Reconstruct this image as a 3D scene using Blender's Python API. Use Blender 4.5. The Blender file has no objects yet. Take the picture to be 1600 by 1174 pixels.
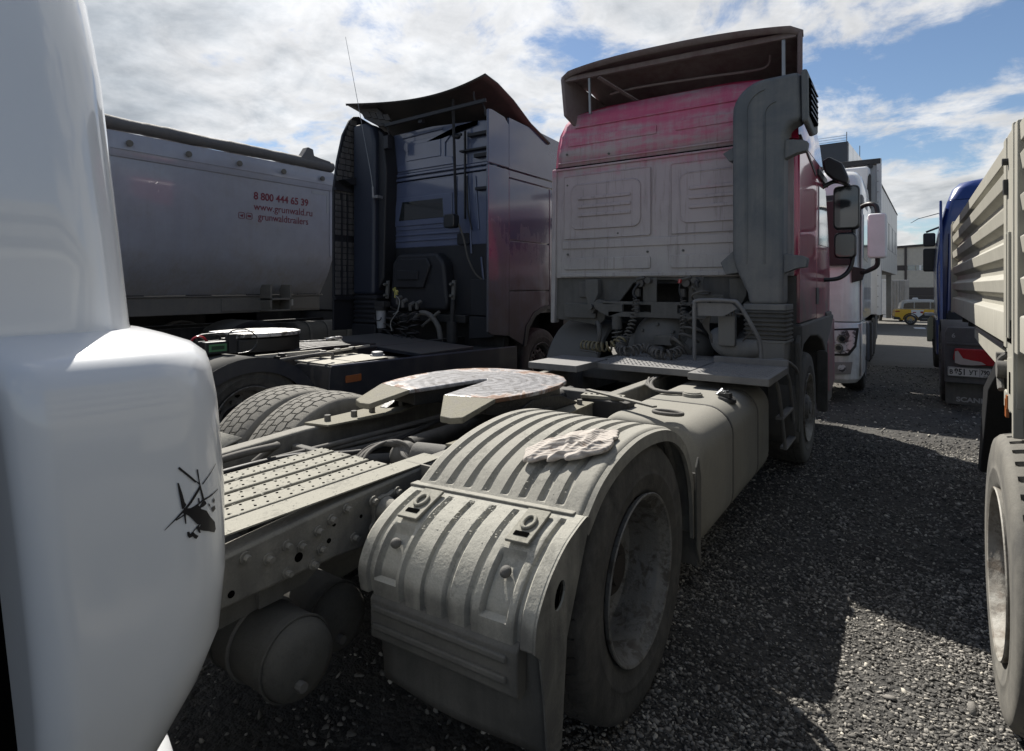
import bpy, math, random
import numpy as np
from mathutils import Vector, Matrix, noise
random.seed(7)
scene = bpy.context.scene
R = math.radians
pi = math.pi

# ---------------------------------------------------------------- camera
cam_data = bpy.data.cameras.new("camera")
cam = bpy.data.objects.new("camera", cam_data)
scene.collection.objects.link(cam)
cam.location = (0, 0, 1.57)
cam.rotation_euler = (R(90), 0, math.atan(625 / 905))
cam_data.sensor_width = 36
cam_data.lens = 905 / 1600 * 36
cam_data.shift_y = -(587 - 448) / 1600
cam_data.clip_start = 0.05
cam_data.clip_end = 2000
scene.camera = cam

# ---------------------------------------------------------------- light
SUN = Vector((-0.745, 0.495, 1.0)).normalized()          # direction towards the sun
sun_el = math.asin(SUN.z)
sun_az = math.atan2(SUN.x, SUN.y)
sd = bpy.data.lights.new("sun", 'SUN')
sd.energy = 5.0
sd.angle = R(0.53)
sd.color = (1.0, 0.95, 0.87)
so = bpy.data.objects.new("sun", sd)
scene.collection.objects.link(so)
so.rotation_euler = SUN.to_track_quat('Z', 'Y').to_euler()
scene.view_settings.view_transform = 'Standard'
scene.view_settings.look = 'None'
scene.view_settings.exposure = 0.80
scene.view_settings.gamma = 1.0
scene.view_settings.use_curve_mapping = False


class N:
    """tiny node-tree writer"""
    def __init__(s, nt):
        s.nt = nt

    def new(s, typ, ins=None, **props):
        n = s.nt.nodes.new(typ)
        for k, v in props.items():
            setattr(n, k, v)
        for k, v in (ins or {}).items():
            s.put(n.inputs[k], v)
        return n

    def put(s, sock, v):
        if isinstance(v, bpy.types.NodeSocket):
            s.nt.links.new(v, sock)
        elif isinstance(v, tuple) and len(v) == 3 and sock.type == 'RGBA':
            sock.default_value = (*v, 1)
        else:
            sock.default_value = v

    def math(s, op, a, b=None, c=None, clamp=False):
        n = s.new('ShaderNodeMath', operation=op, use_clamp=clamp)
        s.put(n.inputs[0], a)
        if b is not None: s.put(n.inputs[1], b)
        if c is not None: s.put(n.inputs[2], c)
        return n.outputs[0]

    def mix(s, f, a, b, blend='MIX'):
        n = s.new('ShaderNodeMix', data_type='RGBA', blend_type=blend)
        s.put(n.inputs[0], f); s.put(n.inputs[6], a); s.put(n.inputs[7], b)
        return n.outputs[2]

    def ramp(s, v, a, b, lo=0.0, hi=1.0):
        n = s.new('ShaderNodeMapRange', {0: v, 1: a, 2: b, 3: lo, 4: hi}, interpolation_type='SMOOTHSTEP')
        return n.outputs[0]

    def noise(s, vec, scale, detail=5, rough=.55, dist=0.0):
        n = s.new('ShaderNodeTexNoise', {'Scale': scale, 'Detail': detail, 'Roughness': rough, 'Distortion': dist})
        if vec is not None: s.put(n.inputs['Vector'], vec)
        return n.outputs['Fac']


# ---------------------------------------------------------------- sky with clouds
world = bpy.data.worlds.new("World")
scene.world = world
world.use_nodes = True
nt = world.node_tree
nt.nodes.clear()
g = N(nt)
tc = g.new('ShaderNodeTexCoord')
vec = tc.outputs['Generated']
sky = g.new('ShaderNodeTexSky', sky_type='NISHITA', sun_disc=False)
sky.sun_elevation = sun_el
sky.sun_rotation = sun_az
sky.air_density = 1.0
sky.dust_density = 0.3
sky.ozone_density = 3.0
sep = g.new('ShaderNodeSeparateXYZ', {0: vec})
zz = g.math('MAXIMUM', sep.outputs[2], 0.0)
den = g.math('ADD', zz, 0.22)
px = g.math('DIVIDE', sep.outputs[0], den)
py = g.math('DIVIDE', sep.outputs[1], den)
cp = g.new('ShaderNodeCombineXYZ', {0: px, 1: py, 2: 0.37}).outputs[0]
n1 = g.noise(cp, 1.15, 9, .58, .25)
n2 = g.noise(cp, 3.1, 8, .62, .35)
n3 = g.noise(cp, 0.55, 3, .5, .0)
dens = g.math('ADD', g.math('MULTIPLY', n1, .54), g.math('MULTIPLY', n2, .34))
dens = g.math('ADD', dens, g.math('MULTIPLY', n3, .22))
# the cloud field thins out away from the sun
sdv = g.new('ShaderNodeVectorMath', {0: vec, 1: tuple(SUN)}, operation='DOT_PRODUCT').outputs['Value']
right = g.new('ShaderNodeVectorMath', {0: vec, 1: (0.80, 0.60, 0.0)}, operation='DOT_PRODUCT').outputs['Value']
dens = g.math('SUBTRACT', dens, g.math('MULTIPLY', g.ramp(right, -0.05, 0.85), .052))
behind = g.new('ShaderNodeVectorMath', {0: vec, 1: (0.62, -0.78, 0.0)}, operation='DOT_PRODUCT').outputs['Value']
dens = g.math('SUBTRACT', dens, g.math('MULTIPLY', g.ramp(behind, -0.15, 0.6), .11))
dens = g.math('ADD', dens, g.math('MULTIPLY', g.ramp(zz, 0.34, 0.05), .085))
mask = g.ramp(dens, 0.488, 0.560)
thick = g.ramp(dens, 0.53, 0.72)
glow = g.math('POWER', g.math('MAXIMUM', sdv, 0.0), 5.0)
glow2 = g.math('POWER', g.math('MAXIMUM', sdv, 0.0), 24.0)
base_l = g.math('ADD', 0.46, g.math('MULTIPLY', glow, .13))
base_l = g.math('ADD', base_l, g.math('MULTIPLY', glow2, .45))
shade = g.math('SUBTRACT', 1.0, g.math('MULTIPLY', thick, .45))
puff = g.noise(cp, 6.0, 6, .6, .4)
shade = g.math('MULTIPLY', shade, g.math('ADD', .58, g.math('MULTIPLY', puff, .82)))
lum = g.math('MULTIPLY', base_l, shade)
cloudcol = g.mix(thick, (1.0, 1.0, 1.0), (0.86, 0.93, 1.0))
bgs = g.new('ShaderNodeBackground', {'Color': sky.outputs[0], 'Strength': 0.060})
bgc = g.new('ShaderNodeBackground', {'Color': cloudcol, 'Strength': lum})
mx = g.new('ShaderNodeMixShader', {0: g.math('MULTIPLY', mask, .93), 1: bgs.outputs[0], 2: bgc.outputs[0]})
wo = g.new('ShaderNodeOutputWorld', {0: mx.outputs[0]})


# ---------------------------------------------------------------- materials
MATS = {}
ALB = .74


def mat(name, col, rough=.5, metal=0.0, coat=0.0, dust=0.0, dcol=(.20, .185, .16), dscale=3.0, up=0.0,
        bump=.15, bscale=60.0, var=.12, spec=.5, col2=None, c2scale=4.0, c2lo=.5, c2hi=.62, lowdust=None, emit=None, coatr=.06, flakes=0.0):
    """painted / bare surface, road dust laid over it (more on faces that look up)"""
    if name in MATS: return MATS[name]
    if not emit:
        col = tuple(x * ALB for x in col); dcol = tuple(x * ALB for x in dcol)
        if col2 is not None: col2 = tuple(x * ALB for x in col2)
    m = bpy.data.materials.new(name); m.use_nodes = True
    nt = m.node_tree; nt.nodes.clear(); g = N(nt)
    pos = g.new('ShaderNodeNewGeometry')
    P = pos.outputs['Position']
    v = g.noise(P, 5.0, 4)
    c = g.mix(g.math('MULTIPLY', v, 1.0), tuple(x * (1 - var * 1.4) for x in col), tuple(min(1, x * (1 + var)) for x in col))
    if col2 is not None:
        k = g.ramp(g.noise(P, c2scale, 8, .65, .4), c2lo, c2hi)
        c = g.mix(k, c, col2)
    rgh = rough
    if dust > 0 or lowdust:
        dn = g.noise(P, dscale, 9, .68, .5)
        sz = g.new('ShaderNodeSeparateXYZ', {0: pos.outputs['Normal']}).outputs[2]
        f = g.math('ADD', g.math('MULTIPLY', dn, .9), dust - .62)
        if up: f = g.math('ADD', f, g.math('MULTIPLY', g.math('MAXIMUM', sz, 0.0), up))
        if lowdust:                                  # road spray: heavier towards the ground
            pz = g.new('ShaderNodeSeparateXYZ', {0: P}).outputs[2]
            f = g.math('ADD', f, g.ramp(pz, lowdust[0], lowdust[1], lowdust[2], 0.0))
        # rain streaks
        mp = g.new('ShaderNodeMapping', {0: P}); mp.inputs['Scale'].default_value = (22, 22, 1.3)
        f = g.math('ADD', f, g.math('MULTIPLY', g.math('SUBTRACT', g.noise(mp.outputs[0], 1.0, 4), .5), .35))
        f = g.ramp(f, 0.0, 0.62)
        grain = g.noise(P, 160.0, 3)
        dc = g.mix(grain, tuple(x * .8 for x in dcol), tuple(x * 1.2 for x in dcol))
        c = g.mix(f, c, dc)
        rgh = g.math('ADD', rough, g.math('MULTIPLY', f, max(0.0, .88 - rough)))
        if coat: coat_in = g.math('MULTIPLY', coat, g.math('SUBTRACT', 1.0, f))
        else: coat_in = 0.0
        met = g.math('MULTIPLY', metal, g.math('SUBTRACT', 1.0, f)) if metal else 0.0
    else:
        coat_in = coat; met = metal
    if flakes:
        fk = g.ramp(g.math('ADD', g.math('MULTIPLY', g.noise(P, 60, 6, .7, .6), .55), g.math('MULTIPLY', g.noise(P, 7, 5), .62)), .615, .67)
        c = g.mix(g.math('MULTIPLY', fk, flakes), c, tuple(x * .45 for x in dcol))
    b = g.new('ShaderNodeBsdfPrincipled', {'Base Color': c, 'Roughness': rgh, 'Metallic': met, 'Coat Weight': coat_in,
                                          'Coat Roughness': coatr, 'Specular IOR Level': spec})
    if bump:
        h = g.noise(P, bscale, 5, .6)
        h2 = g.noise(P, bscale * 6, 2, .5)
        hh = g.math('ADD', h, g.math('MULTIPLY', h2, .3))
        bp = g.new('ShaderNodeBump', {'Strength': bump, 'Distance': .004, 'Height': hh})
        nt.links.new(bp.outputs[0], b.inputs['Normal'])
    if emit:
        b.inputs['Emission Color'].default_value = (*emit[0], 1); b.inputs['Emission Strength'].default_value = emit[1]
    g.new('ShaderNodeOutputMaterial', {0: b.outputs[0]})
    MATS[name] = m
    return m


DUST = (.15, .146, .135)
DK = (.115, .11, .10)
chassis = mat('dusty_chassis', (.06, .057, .052), .8, dust=.62, dcol=DUST, up=.5, bump=.5, bscale=40)
chassis_dark = mat('dark_chassis', (.018, .018, .019), .7, dust=.25, dcol=DK, up=.25, bump=.4, bscale=40)
greasy = mat('greasy_black_metal', (.012, .012, .012), .45, dust=.18, dcol=(.07, .063, .052), bump=.8, bscale=55)
fender_mat = mat('dusty_grey_plastic', (.095, .094, .09), .8, dust=.44, dcol=(.33, .32, .28), up=.75, bump=.55, bscale=30, flakes=.4)
cover_mat = mat('caked_grey_plastic', (.095, .094, .09), .85, dust=.38, dcol=(.41, .40, .35), up=.85, bump=.7, bscale=26, flakes=.4)
flap_mat = mat('dusty_rubber_flap', (.055, .055, .053), .85, dust=.5, dcol=(.155, .15, .135), bump=.4, bscale=25)
tank_mat = mat('dusty_tank', (.15, .145, .13), .7, dust=.66, dcol=(.27, .26, .225), up=.35, bump=.3, bscale=25)
airtank_mat = mat('dusty_air_tank', (.07, .07, .066), .8, dust=.5, dcol=(.095, .092, .08), bump=.5, bscale=40, flakes=.3)
rubber = mat('tyre_rubber', (.028, .028, .029), .8, dust=.44, dcol=(.13, .125, .115), dscale=9, bump=.8, bscale=28, flakes=.4)
rubber_light = mat('tyre_rubber_weathered', (.04, .041, .043), .8, dust=.55, dcol=(.15, .145, .13), dscale=4, bump=.35, bscale=35)
tread_light = mat('tread_rubber_dusty', (.05, .05, .048), .9, dust=.70, dcol=(.21, .20, .175), dscale=7, bump=.5, bscale=60, col2=(.15, .10, .07), c2lo=.62, c2hi=.75)
rim_mat = mat('dirty_steel_rim', (.24, .24, .24), .5, metal=.4, dust=.45, dcol=(.17, .165, .15), dscale=9, bump=.9, bscale=60, col2=(.07, .06, .052), c2scale=18, c2lo=.48, c2hi=.6, flakes=.5)
rim_dark = mat('brown_hub', (.02, .015, .013), .8, dust=.15, dcol=(.05, .042, .036), bump=.5)
rim_light = mat('painted_steel_rim', (.42, .41, .37), .5, dust=.5, dcol=(.22, .20, .17), dscale=7, bump=.6, col2=(.14, .10, .07), c2scale=10, c2lo=.5, c2hi=.62, flakes=.5)
red_side = mat('red_gloss_paint', (.50, .014, .08), .3, coat=.9, dust=.16, dcol=(.2, .17, .16), lowdust=(1.1, 2.2, .45), bump=0)
black_plastic = mat('black_plastic', (.02, .021, .023), .45, dust=.15, dcol=DK, bump=.2)
duct_mat = mat('dusty_duct_plastic', (.10, .115, .13), .7, dust=.36, dcol=(.25, .245, .23), dscale=2, lowdust=(1.0, 2.4, .3), bump=.3, bscale=20)
glass = mat('dark_window_glass', (.02, .025, .028), .05, coat=.6, bump=0, var=0, spec=.8)
glass_pale = mat('pale_reflecting_glass', (.25, .30, .32), .08, coat=.6, bump=0, var=0, spec=.8)
mirror_mat = mat('mirror_back_plastic', (.014, .015, .017), .35, dust=.1, dcol=DK, bump=.1)
navy = mat('navy_gloss_paint', (.055, .068, .13), .22, coat=.8, dust=.10, dcol=(.095, .09, .088), lowdust=(.8, 2.9, .6), bump=0)
navy_dull = mat('navy_dull_wall', (.10, .125, .215), .28, coat=.8, dust=.10, dcol=(.07, .07, .072), lowdust=(.8, 2.6, .32), bump=.04)
navy_spoiler = mat('dark_spoiler', (.03, .028, .028), .6, dust=.4, dcol=(.10, .085, .075), bump=.3)
navy_black = mat('navy_black_plastic', (.014, .015, .020), .6, dust=.2, dcol=(.06, .06, .06), bump=.25)
skirt_mat = mat('dark_skirt_panel', (.02, .023, .034), .45, coat=.3, dust=.3, dcol=(.08, .078, .072), up=.8, bump=.1)
trailer_mat = mat('grey_trailer_paint', (.40, .41, .47), .33, coat=.5, dust=.25, dcol=(.33, .31, .29), lowdust=(1.0, 2.4, .45), bump=.06, bscale=8)
trailer_low = mat('dusty_trailer_underside', (.12, .115, .11), .7, dust=.6, dcol=(.19, .175, .15), bump=.3)
tarp_mat = mat('rolled_tarp', (.12, .12, .13), .7, dust=.5, dcol=(.17, .16, .15), bump=.8, bscale=18)
white_gloss = mat('white_gloss_paint', (.90, .92, .94), .30, coat=.75, bump=0, var=.03, dust=.04, dcol=(.45, .44, .42), dscale=2, coatr=.07)
white_crisp = mat('white_clear_coat_paint', (.90, .92, .94), .2, coat=1.0, bump=0, var=.03, dust=.04, dcol=(.45, .44, .42), dscale=2, coatr=.02)
white_paint = mat('white_truck_paint', (.95, .95, .94), .3, coat=.7, dust=.15, dcol=(.4, .39, .36), lowdust=(.2, 2.0, .3), bump=0)
white_plain = mat('white_sheet_metal', (.95, .96, .97), .45, dust=.15, dcol=(.45, .44, .42), bump=.05)
grey_metal = mat('bare_grey_metal', (.35, .35, .35), .38, metal=.8, dust=.25, dcol=(.22, .21, .19), bump=.2)
bed_mat = mat('greige_bed_paint', (.43, .415, .355), .55, dust=.34, dcol=(.33, .315, .27), dscale=2.2, bump=.15, bscale=14)
blue_paint = mat('blue_cab_paint', (.008, .035, .20), .3, coat=.6, dust=.14, dcol=(.12, .12, .12), lowdust=(.3, 2.0, .25), bump=0)
red_plastic = mat('red_lamp_plastic', (.38, .012, .02), .25, coat=.5, dust=.12, bump=0)
amber = mat('amber_lamp', (.40, .12, .03), .35, dust=.25, dcol=(.15, .12, .1), bump=0)
dark_hole = mat('dark_hole', (.004, .004, .004), 1.0, bump=0, var=0, spec=0)
black_ink = mat('black_print', (.012, .012, .016), .35, bump=0, var=0)
hose_dark = mat('black_hose', (.018, .018, .019), .55, dust=.3, dcol=(.11, .10, .09), bump=0)
hose_grey = mat('dusty_hose', (.06, .058, .055), .7, dust=.5, dcol=(.16, .15, .135), bump=0)
hose_yellow = mat('yellowish_hose', (.22, .18, .07), .6, dust=.45, dcol=(.2, .185, .15), bump=0)
bolt_mat = mat('dusty_bolt_steel', (.09, .085, .08), .7, dust=.6, dcol=DUST, bump=.3, bscale=120)

# red cab rear wall: dust film in bands, washed off in places
m = bpy.data.materials.new('dust_filmed_red_paint'); m.use_nodes = True
nt = m.node_tree; nt.nodes.clear(); g = N(nt)
pos = g.new('ShaderNodeNewGeometry'); Pn = pos.outputs['Position']
pz = g.new('ShaderNodeSeparateXYZ', {0: Pn}).outputs[2]
mp = g.new('ShaderNodeMapping', {0: Pn}); mp.inputs['Scale'].default_value = (.9, .9, 5.5)
nb = g.noise(mp.outputs[0], 1.6, 6, .6, .3)
mp2 = g.new('ShaderNodeMapping', {0: Pn}); mp2.inputs['Scale'].default_value = (14, 14, 1.0)
ns = g.noise(mp2.outputs[0], 1.0, 5, .6)
nf = g.noise(Pn, 90, 4)
wash = g.math('ADD', g.ramp(pz, 2.35, 3.15, 0.0, .33), g.math('MULTIPLY', nb, .75))
wash = g.math('ADD', wash, g.math('MULTIPLY', g.math('SUBTRACT', ns, .5), .35))
wash = g.math('ADD', wash, g.math('MULTIPLY', g.math('SUBTRACT', nf, .5), .12))
wash = g.ramp(wash, .50, .84)
dustc = g.mix(g.noise(Pn, 4, 5), (.32, .265, .28), (.39, .335, .345))
dustc = g.mix(g.ramp(pz, 1.6, 2.6), g.mix(nf, (.34, .32, .305), (.41, .39, .37)), dustc)
colr = g.mix(g.math('MULTIPLY', wash, .82), dustc, (.33, .035, .095))
blot = g.ramp(g.noise(Pn, 1.3, 9, .72, .1), .42, .68)
dustc = g.mix(g.math('MULTIPLY', blot, .32), dustc, (.16, .14, .135))
run = g.ramp(g.noise(mp2.outputs[0], 1.8, 6, .7), .52, .68)
dustc = g.mix(g.math('MULTIPLY', run, .42), dustc, (.13, .11, .105))
colr = g.mix(g.math('MULTIPLY', wash, .85), dustc, (.44, .05, .145))
bp = g.new('ShaderNodeBump', {'Strength': .35, 'Distance': .004, 'Height': g.math('ADD', nf, g.math('MULTIPLY', g.noise(Pn, 3.0, 3), 2.5))})
b = g.new('ShaderNodeBsdfPrincipled', {'Base Color': colr, 'Roughness': .72, 'Normal': bp.outputs[0]})
g.new('ShaderNodeOutputMaterial', {0: b.outputs[0]})
red_back = m

# greased, worn coupling plate
m = bpy.data.materials.new('greased_coupling_steel'); m.use_nodes = True
nt = m.node_tree; nt.nodes.clear(); g = N(nt)
pos = g.new('ShaderNodeNewGeometry'); Pn = pos.outputs['Position']
dv = g.new('ShaderNodeVectorMath', {0: Pn, 1: (-1.99, 2.55, 1.04)}, operation='SUBTRACT').outputs[0]
dl = g.new('ShaderNodeVectorMath', {0: dv}, operation='LENGTH').outputs['Value']
wv = g.new('ShaderNodeTexWave', {'Vector': dv, 'Scale': 5.0, 'Distortion': 9.0, 'Detail': 9.0, 'Detail Scale': 1.2, 'Detail Roughness': .75}, wave_type='RINGS', rings_direction='Z')
rust = g.math('ADD', dl, g.math('MULTIPLY', g.math('SUBTRACT', g.noise(Pn, 5, 7, .65, .7), .5), .75))
rust = g.ramp(rust, .41, .50)
streak = g.ramp(wv.outputs['Fac'], .25, .75)
cc = g.mix(g.math('MULTIPLY', streak, g.noise(Pn, 30, 4)), (.30, .30, .31), (.52, .52, .535))
cc = g.mix(g.math('MULTIPLY', g.ramp(g.noise(Pn, 14, 9, .78, 1.6), .50, .62), .7), cc, (.11, .10, .085))
cc = g.mix(rust, cc, g.mix(g.noise(Pn, 14, 6), (.055, .042, .034), (.20, .09, .04)))
rr = g.math('ADD', .30, g.math('MULTIPLY', rust, .45))
bp = g.new('ShaderNodeBump', {'Strength': .35, 'Distance': .003, 'Height': g.math('ADD', g.math('MULTIPLY', wv.outputs['Fac'], .5), g.noise(Pn, 80, 4))})
b = g.new('ShaderNodeBsdfPrincipled', {'Base Color': cc, 'Roughness': rr, 'Metallic': g.math('MULTIPLY', g.math('SUBTRACT', 1.0, rust), .45), 'Normal': bp.outputs[0]})
g.new('ShaderNodeOutputMaterial', {0: b.outputs[0]})
coupling_mat = m
ramp_mat = mat('dusty_ramp_steel', (.12, .11, .09), .7, dust=.6, dcol=(.24, .225, .17), dscale=20, bump=.7, bscale=90)


# ---------------------------------------------------------------- mesh builder
class B:
    def __init__(s):
        s.v = []; s.f = []

    def add(s, vs, fs):
        o = len(s.v)
        s.v += [tuple(p) for p in vs]
        s.f += [tuple(i + o for i in f) for f in fs]
        return s

    def box(s, x0, x1, y0, y1, z0, z1):
        return s.hexa([(x0, y0, z0), (x1, y0, z0), (x1, y1, z0), (x0, y1, z0), (x0, y0, z1), (x1, y0, z1), (x1, y1, z1), (x0, y1, z1)])

    def hexa(s, p):
        return s.add(p, [(3, 2, 1, 0), (4, 5, 6, 7), (0, 1, 5, 4), (1, 2, 6, 5), (2, 3, 7, 6), (3, 0, 4, 7)])

    def bar(s, a, b, w, h, up=(0, 0, 1)):
        a = Vector(a); b = Vector(b); d = (b - a).normalized(); u = Vector(up)
        sx = d.cross(u)
        if sx.length < 1e-4: sx = d.cross(Vector((1, 0, 0)))
        sx.normalize(); uz = sx.cross(d).normalized()
        q = []
        for e in (a, b):
            for i, j in ((-1, -1), (1, -1), (1, 1), (-1, 1)):
                q.append(e + sx * (i * w / 2) + uz * (j * h / 2))
        return s.add(q, [(3, 2, 1, 0), (4, 5, 6, 7), (0, 1, 5, 4), (1, 2, 6, 5), (2, 3, 7, 6), (3, 0, 4, 7)])

    def prism(s, poly, axis, a, b):
        """poly: 2-D points; axis x -> (y,z), y -> (x,z), z -> (x,y)"""
        mk = {'x': lambda p, t: (t, p[0], p[1]), 'y': lambda p, t: (p[0], t, p[1]), 'z': lambda p, t: (p[0], p[1], t)}[axis]
        n = len(poly)
        vs = [mk(p, a) for p in poly] + [mk(p, b) for p in poly]
        fs = [tuple(range(n))[::-1], tuple(range(n, 2 * n))]
        fs += [(i, (i + 1) % n, n + (i + 1) % n, n + i) for i in range(n)]
        return s.add(vs, fs)

    def loft(s, rings, closed=True, caps=True, wrap=False):
        n = len(rings[0]); m_ = len(rings)
        vs = [p for r in rings for p in r]
        fs = []
        rr = m_ if wrap else m_ - 1
        for i in range(rr):
            for j in range(n if closed else n - 1):
                a = i * n + j; b_ = i * n + (j + 1) % n; i2 = (i + 1) % m_
                fs.append((a, b_, i2 * n + (j + 1) % n, i2 * n + j))
        if caps and closed and not wrap:
            fs.append(tuple(range(n))[::-1]); fs.append(tuple(range((m_ - 1) * n, m_ * n)))
        return s.add(vs, fs)

    def cyl(s, a, b, r0, r1=None, n=20, caps=True):
        r1 = r0 if r1 is None else r1
        a = Vector(a); b = Vector(b); d = (b - a).normalized()
        u = d.orthogonal().normalized(); w = d.cross(u)
        rg = [[e + u * (r * math.cos(2 * pi * k / n)) + w * (r * math.sin(2 * pi * k / n)) for k in range(n)] for e, r in ((a, r0), (b, r1))]
        return s.loft(rg, caps=caps)

    def tube(s, pts, r, n=8, closed=False, caps=True):
        pts = [Vector(p) for p in pts]; rings = []; u = None; L = len(pts)
        for i, p in enumerate(pts):
            if closed: d = pts[(i + 1) % L] - pts[i - 1]
            else: d = pts[min(i + 1, L - 1)] - pts[max(i - 1, 0)]
            d.normalize()
            if u is None: u = d.orthogonal().normalized()
            u = (u - d * u.dot(d)).normalized(); w = d.cross(u)
            rad = r[i] if isinstance(r, (list, tuple)) else r
            rings.append([p + u * (rad * math.cos(2 * pi * k / n)) + w * (rad * math.sin(2 * pi * k / n)) for k in range(n)])
        return s.loft(rings, caps=caps and not closed, wrap=closed)

    def lathe(s, c, axis, prof, n=48, closed=False):
        """prof: (axial, radius)"""
        c = Vector(c); d = Vector(axis).normalized(); u = d.orthogonal().normalized(); w = d.cross(u)
        rings = [[c + d * a + u * (r * math.cos(2 * pi * k / n)) + w * (r * math.sin(2 * pi * k / n)) for k in range(n)] for a, r in prof]
        return s.loft(rings, caps=False, wrap=closed)

    def ball(s, c, r, n=12, sc=(1, 1, 1)):
        rings = []
        for i in range(1, n):
            t = pi * i / n
            rings.append([(c[0] + r * sc[0] * math.sin(t) * math.cos(2 * pi * k / (2 * n)), c[1] + r * sc[1] * math.sin(t) * math.sin(2 * pi * k / (2 * n)), c[2] + r * sc[2] * math.cos(t)) for k in range(2 * n)])
        return s.loft(rings)


def rrect(x0, x1, y0, y1, r, n=5):
    """rounded rectangle outline; r one radius or four (x0y0, x1y0, x1y1, x0y1)"""
    if not isinstance(r, (list, tuple)): r = [r] * 4
    out = []
    for (cx, cy, a0, rr) in ((x0 + r[0], y0 + r[0], pi, r[0]), (x1 - r[1], y0 + r[1], 1.5 * pi, r[1]), (x1 - r[2], y1 - r[2], 0, r[2]), (x0 + r[3], y1 - r[3], .5 * pi, r[3])):
        for k in range(n + 1):
            a = a0 + k / n * pi / 2
            out.append((cx + rr * math.cos(a), cy + rr * math.sin(a)))
    return out


def catmull(pts, per=6):
    pts = [Vector(p) for p in pts]; out = []
    for i in range(len(pts) - 1):
        p0 = pts[max(i - 1, 0)]; p1 = pts[i]; p2 = pts[i + 1]; p3 = pts[min(i + 2, len(pts) - 1)]
        for k in range(per):
            t = k / per
            out.append(.5 * ((2 * p1) + (p2 - p0) * t + (2 * p0 - 5 * p1 + 4 * p2 - p3) * t * t + (3 * p1 - p0 - 3 * p2 + p3) * t ** 3))
    out.append(pts[-1])
    return out


col = scene.collection


def thing(name, label, cat, loc=(0, 0, 0), group=None):
    o = bpy.data.objects.new(name, None); col.objects.link(o)
    o.location = loc; o.empty_display_size = .2
    o['label'] = label; o['category'] = cat
    if group: o['group'] = group
    return o


def wloc(o):
    v = Vector((0, 0, 0))
    while o is not None:
        v = v + o.location; o = o.parent
    return v


DEFORM = None


def part(name, b, m, parent=None, bevel=0.0, smooth=35, solid=0.0, label=None, kind=None, seg=2, solid_off=-1):
    """b is written in world coordinates; the object sits at its parent's origin"""
    if name in SPLIT:
        q = islands(b)
        if len(q) > 1:
            for k in q: o = part('\0' + SPLIT[name], k, m, parent, bevel, smooth, solid, label, kind, seg, solid_off)
            return o
    name = name.lstrip('\0')
    if DEFORM is not None: b.v = [DEFORM(p) for p in b.v]
    o0 = wloc(parent) if parent is not None else Vector((0, 0, 0))
    me = bpy.data.meshes.new(name)
    me.from_pydata([(p[0] - o0.x, p[1] - o0.y, p[2] - o0.z) for p in b.v], [], b.f)
    me.validate()
    me.materials.append(m)
    o = bpy.data.objects.new(name, me); col.objects.link(o)
    if parent is not None: o.parent = parent
    bmfix(me)
    if smooth and not bevel:
        me.shade_smooth(); me.set_sharp_from_angle(angle=R(smooth))
    if solid:
        md = o.modifiers.new('solid', 'SOLIDIFY'); md.thickness = solid; md.offset = solid_off
    if bevel:
        me.shade_smooth(); me.set_sharp_from_angle(angle=R(smooth))
        md = o.modifiers.new('bevel', 'BEVEL'); md.width = bevel; md.segments = seg; md.limit_method = 'ANGLE'; md.angle_limit = R(32); md.harden_normals = True
    if label: o['label'] = label
    if kind: o['kind'] = kind
    return o


SPLIT = {'bellows_clamp': 'bellows_clamp', 'frame_holes': 'frame_hole', 'cross_member': 'cross_member', 'wall_plugs': 'wall_plug', 'ladder_rails': 'ladder_rail',
         'stiffener_plate': 'stiffener_plate', 'lower_cladding': 'lower_cladding', 'frame_rail': 'frame_rail', 'door_emblem': 'door_emblem', 'icon_print': 'icon_print',
         'reflective_tape': 'reflective_tape', 'mirror_arm': 'mirror_arm', 'rear_bulkhead': 'rear_bulkhead', 'deflector_hook': 'deflector_hook', 'duct_bracket': 'duct_bracket',
         'frame_plate': 'frame_plate', 'deflector_bracket': 'deflector_bracket', 'catwalk_edge': 'catwalk_edge', 'pale_rod': 'pale_rod', 'pale_cable': 'pale_cable', 'side_hinge': 'side_hinge', 'drop_latch': 'drop_latch', 'filter_head': 'filter_head', 'pocket_bracket': 'pocket_bracket'}


def islands(b):
    par = list(range(len(b.v)))
    def fd(i):
        while par[i] != i:
            par[i] = par[par[i]]; i = par[i]
        return i
    for f in b.f:
        r0 = fd(f[0])
        for i in f[1:]: par[fd(i)] = r0
    grp = {}
    for f in b.f: grp.setdefault(fd(f[0]), []).append(f)
    out = []
    for fs in grp.values():
        ids = sorted({i for f in fs for i in f}); mp = {i: k for k, i in enumerate(ids)}
        q = B(); q.v = [b.v[i] for i in ids]; q.f = [tuple(mp[i] for i in f) for f in fs]; out.append(q)
    return out


def bmfix(me):
    import bmesh
    bm = bmesh.new(); bm.from_mesh(me)
    bmesh.ops.recalc_face_normals(bm, faces=bm.faces)
    bm.to_mesh(me); bm.free()


def instance(src, name, parent, offset):
    o = src.copy(); o.name = name; col.objects.link(o); o.parent = parent
    o.location = Vector(offset)
    return o


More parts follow.
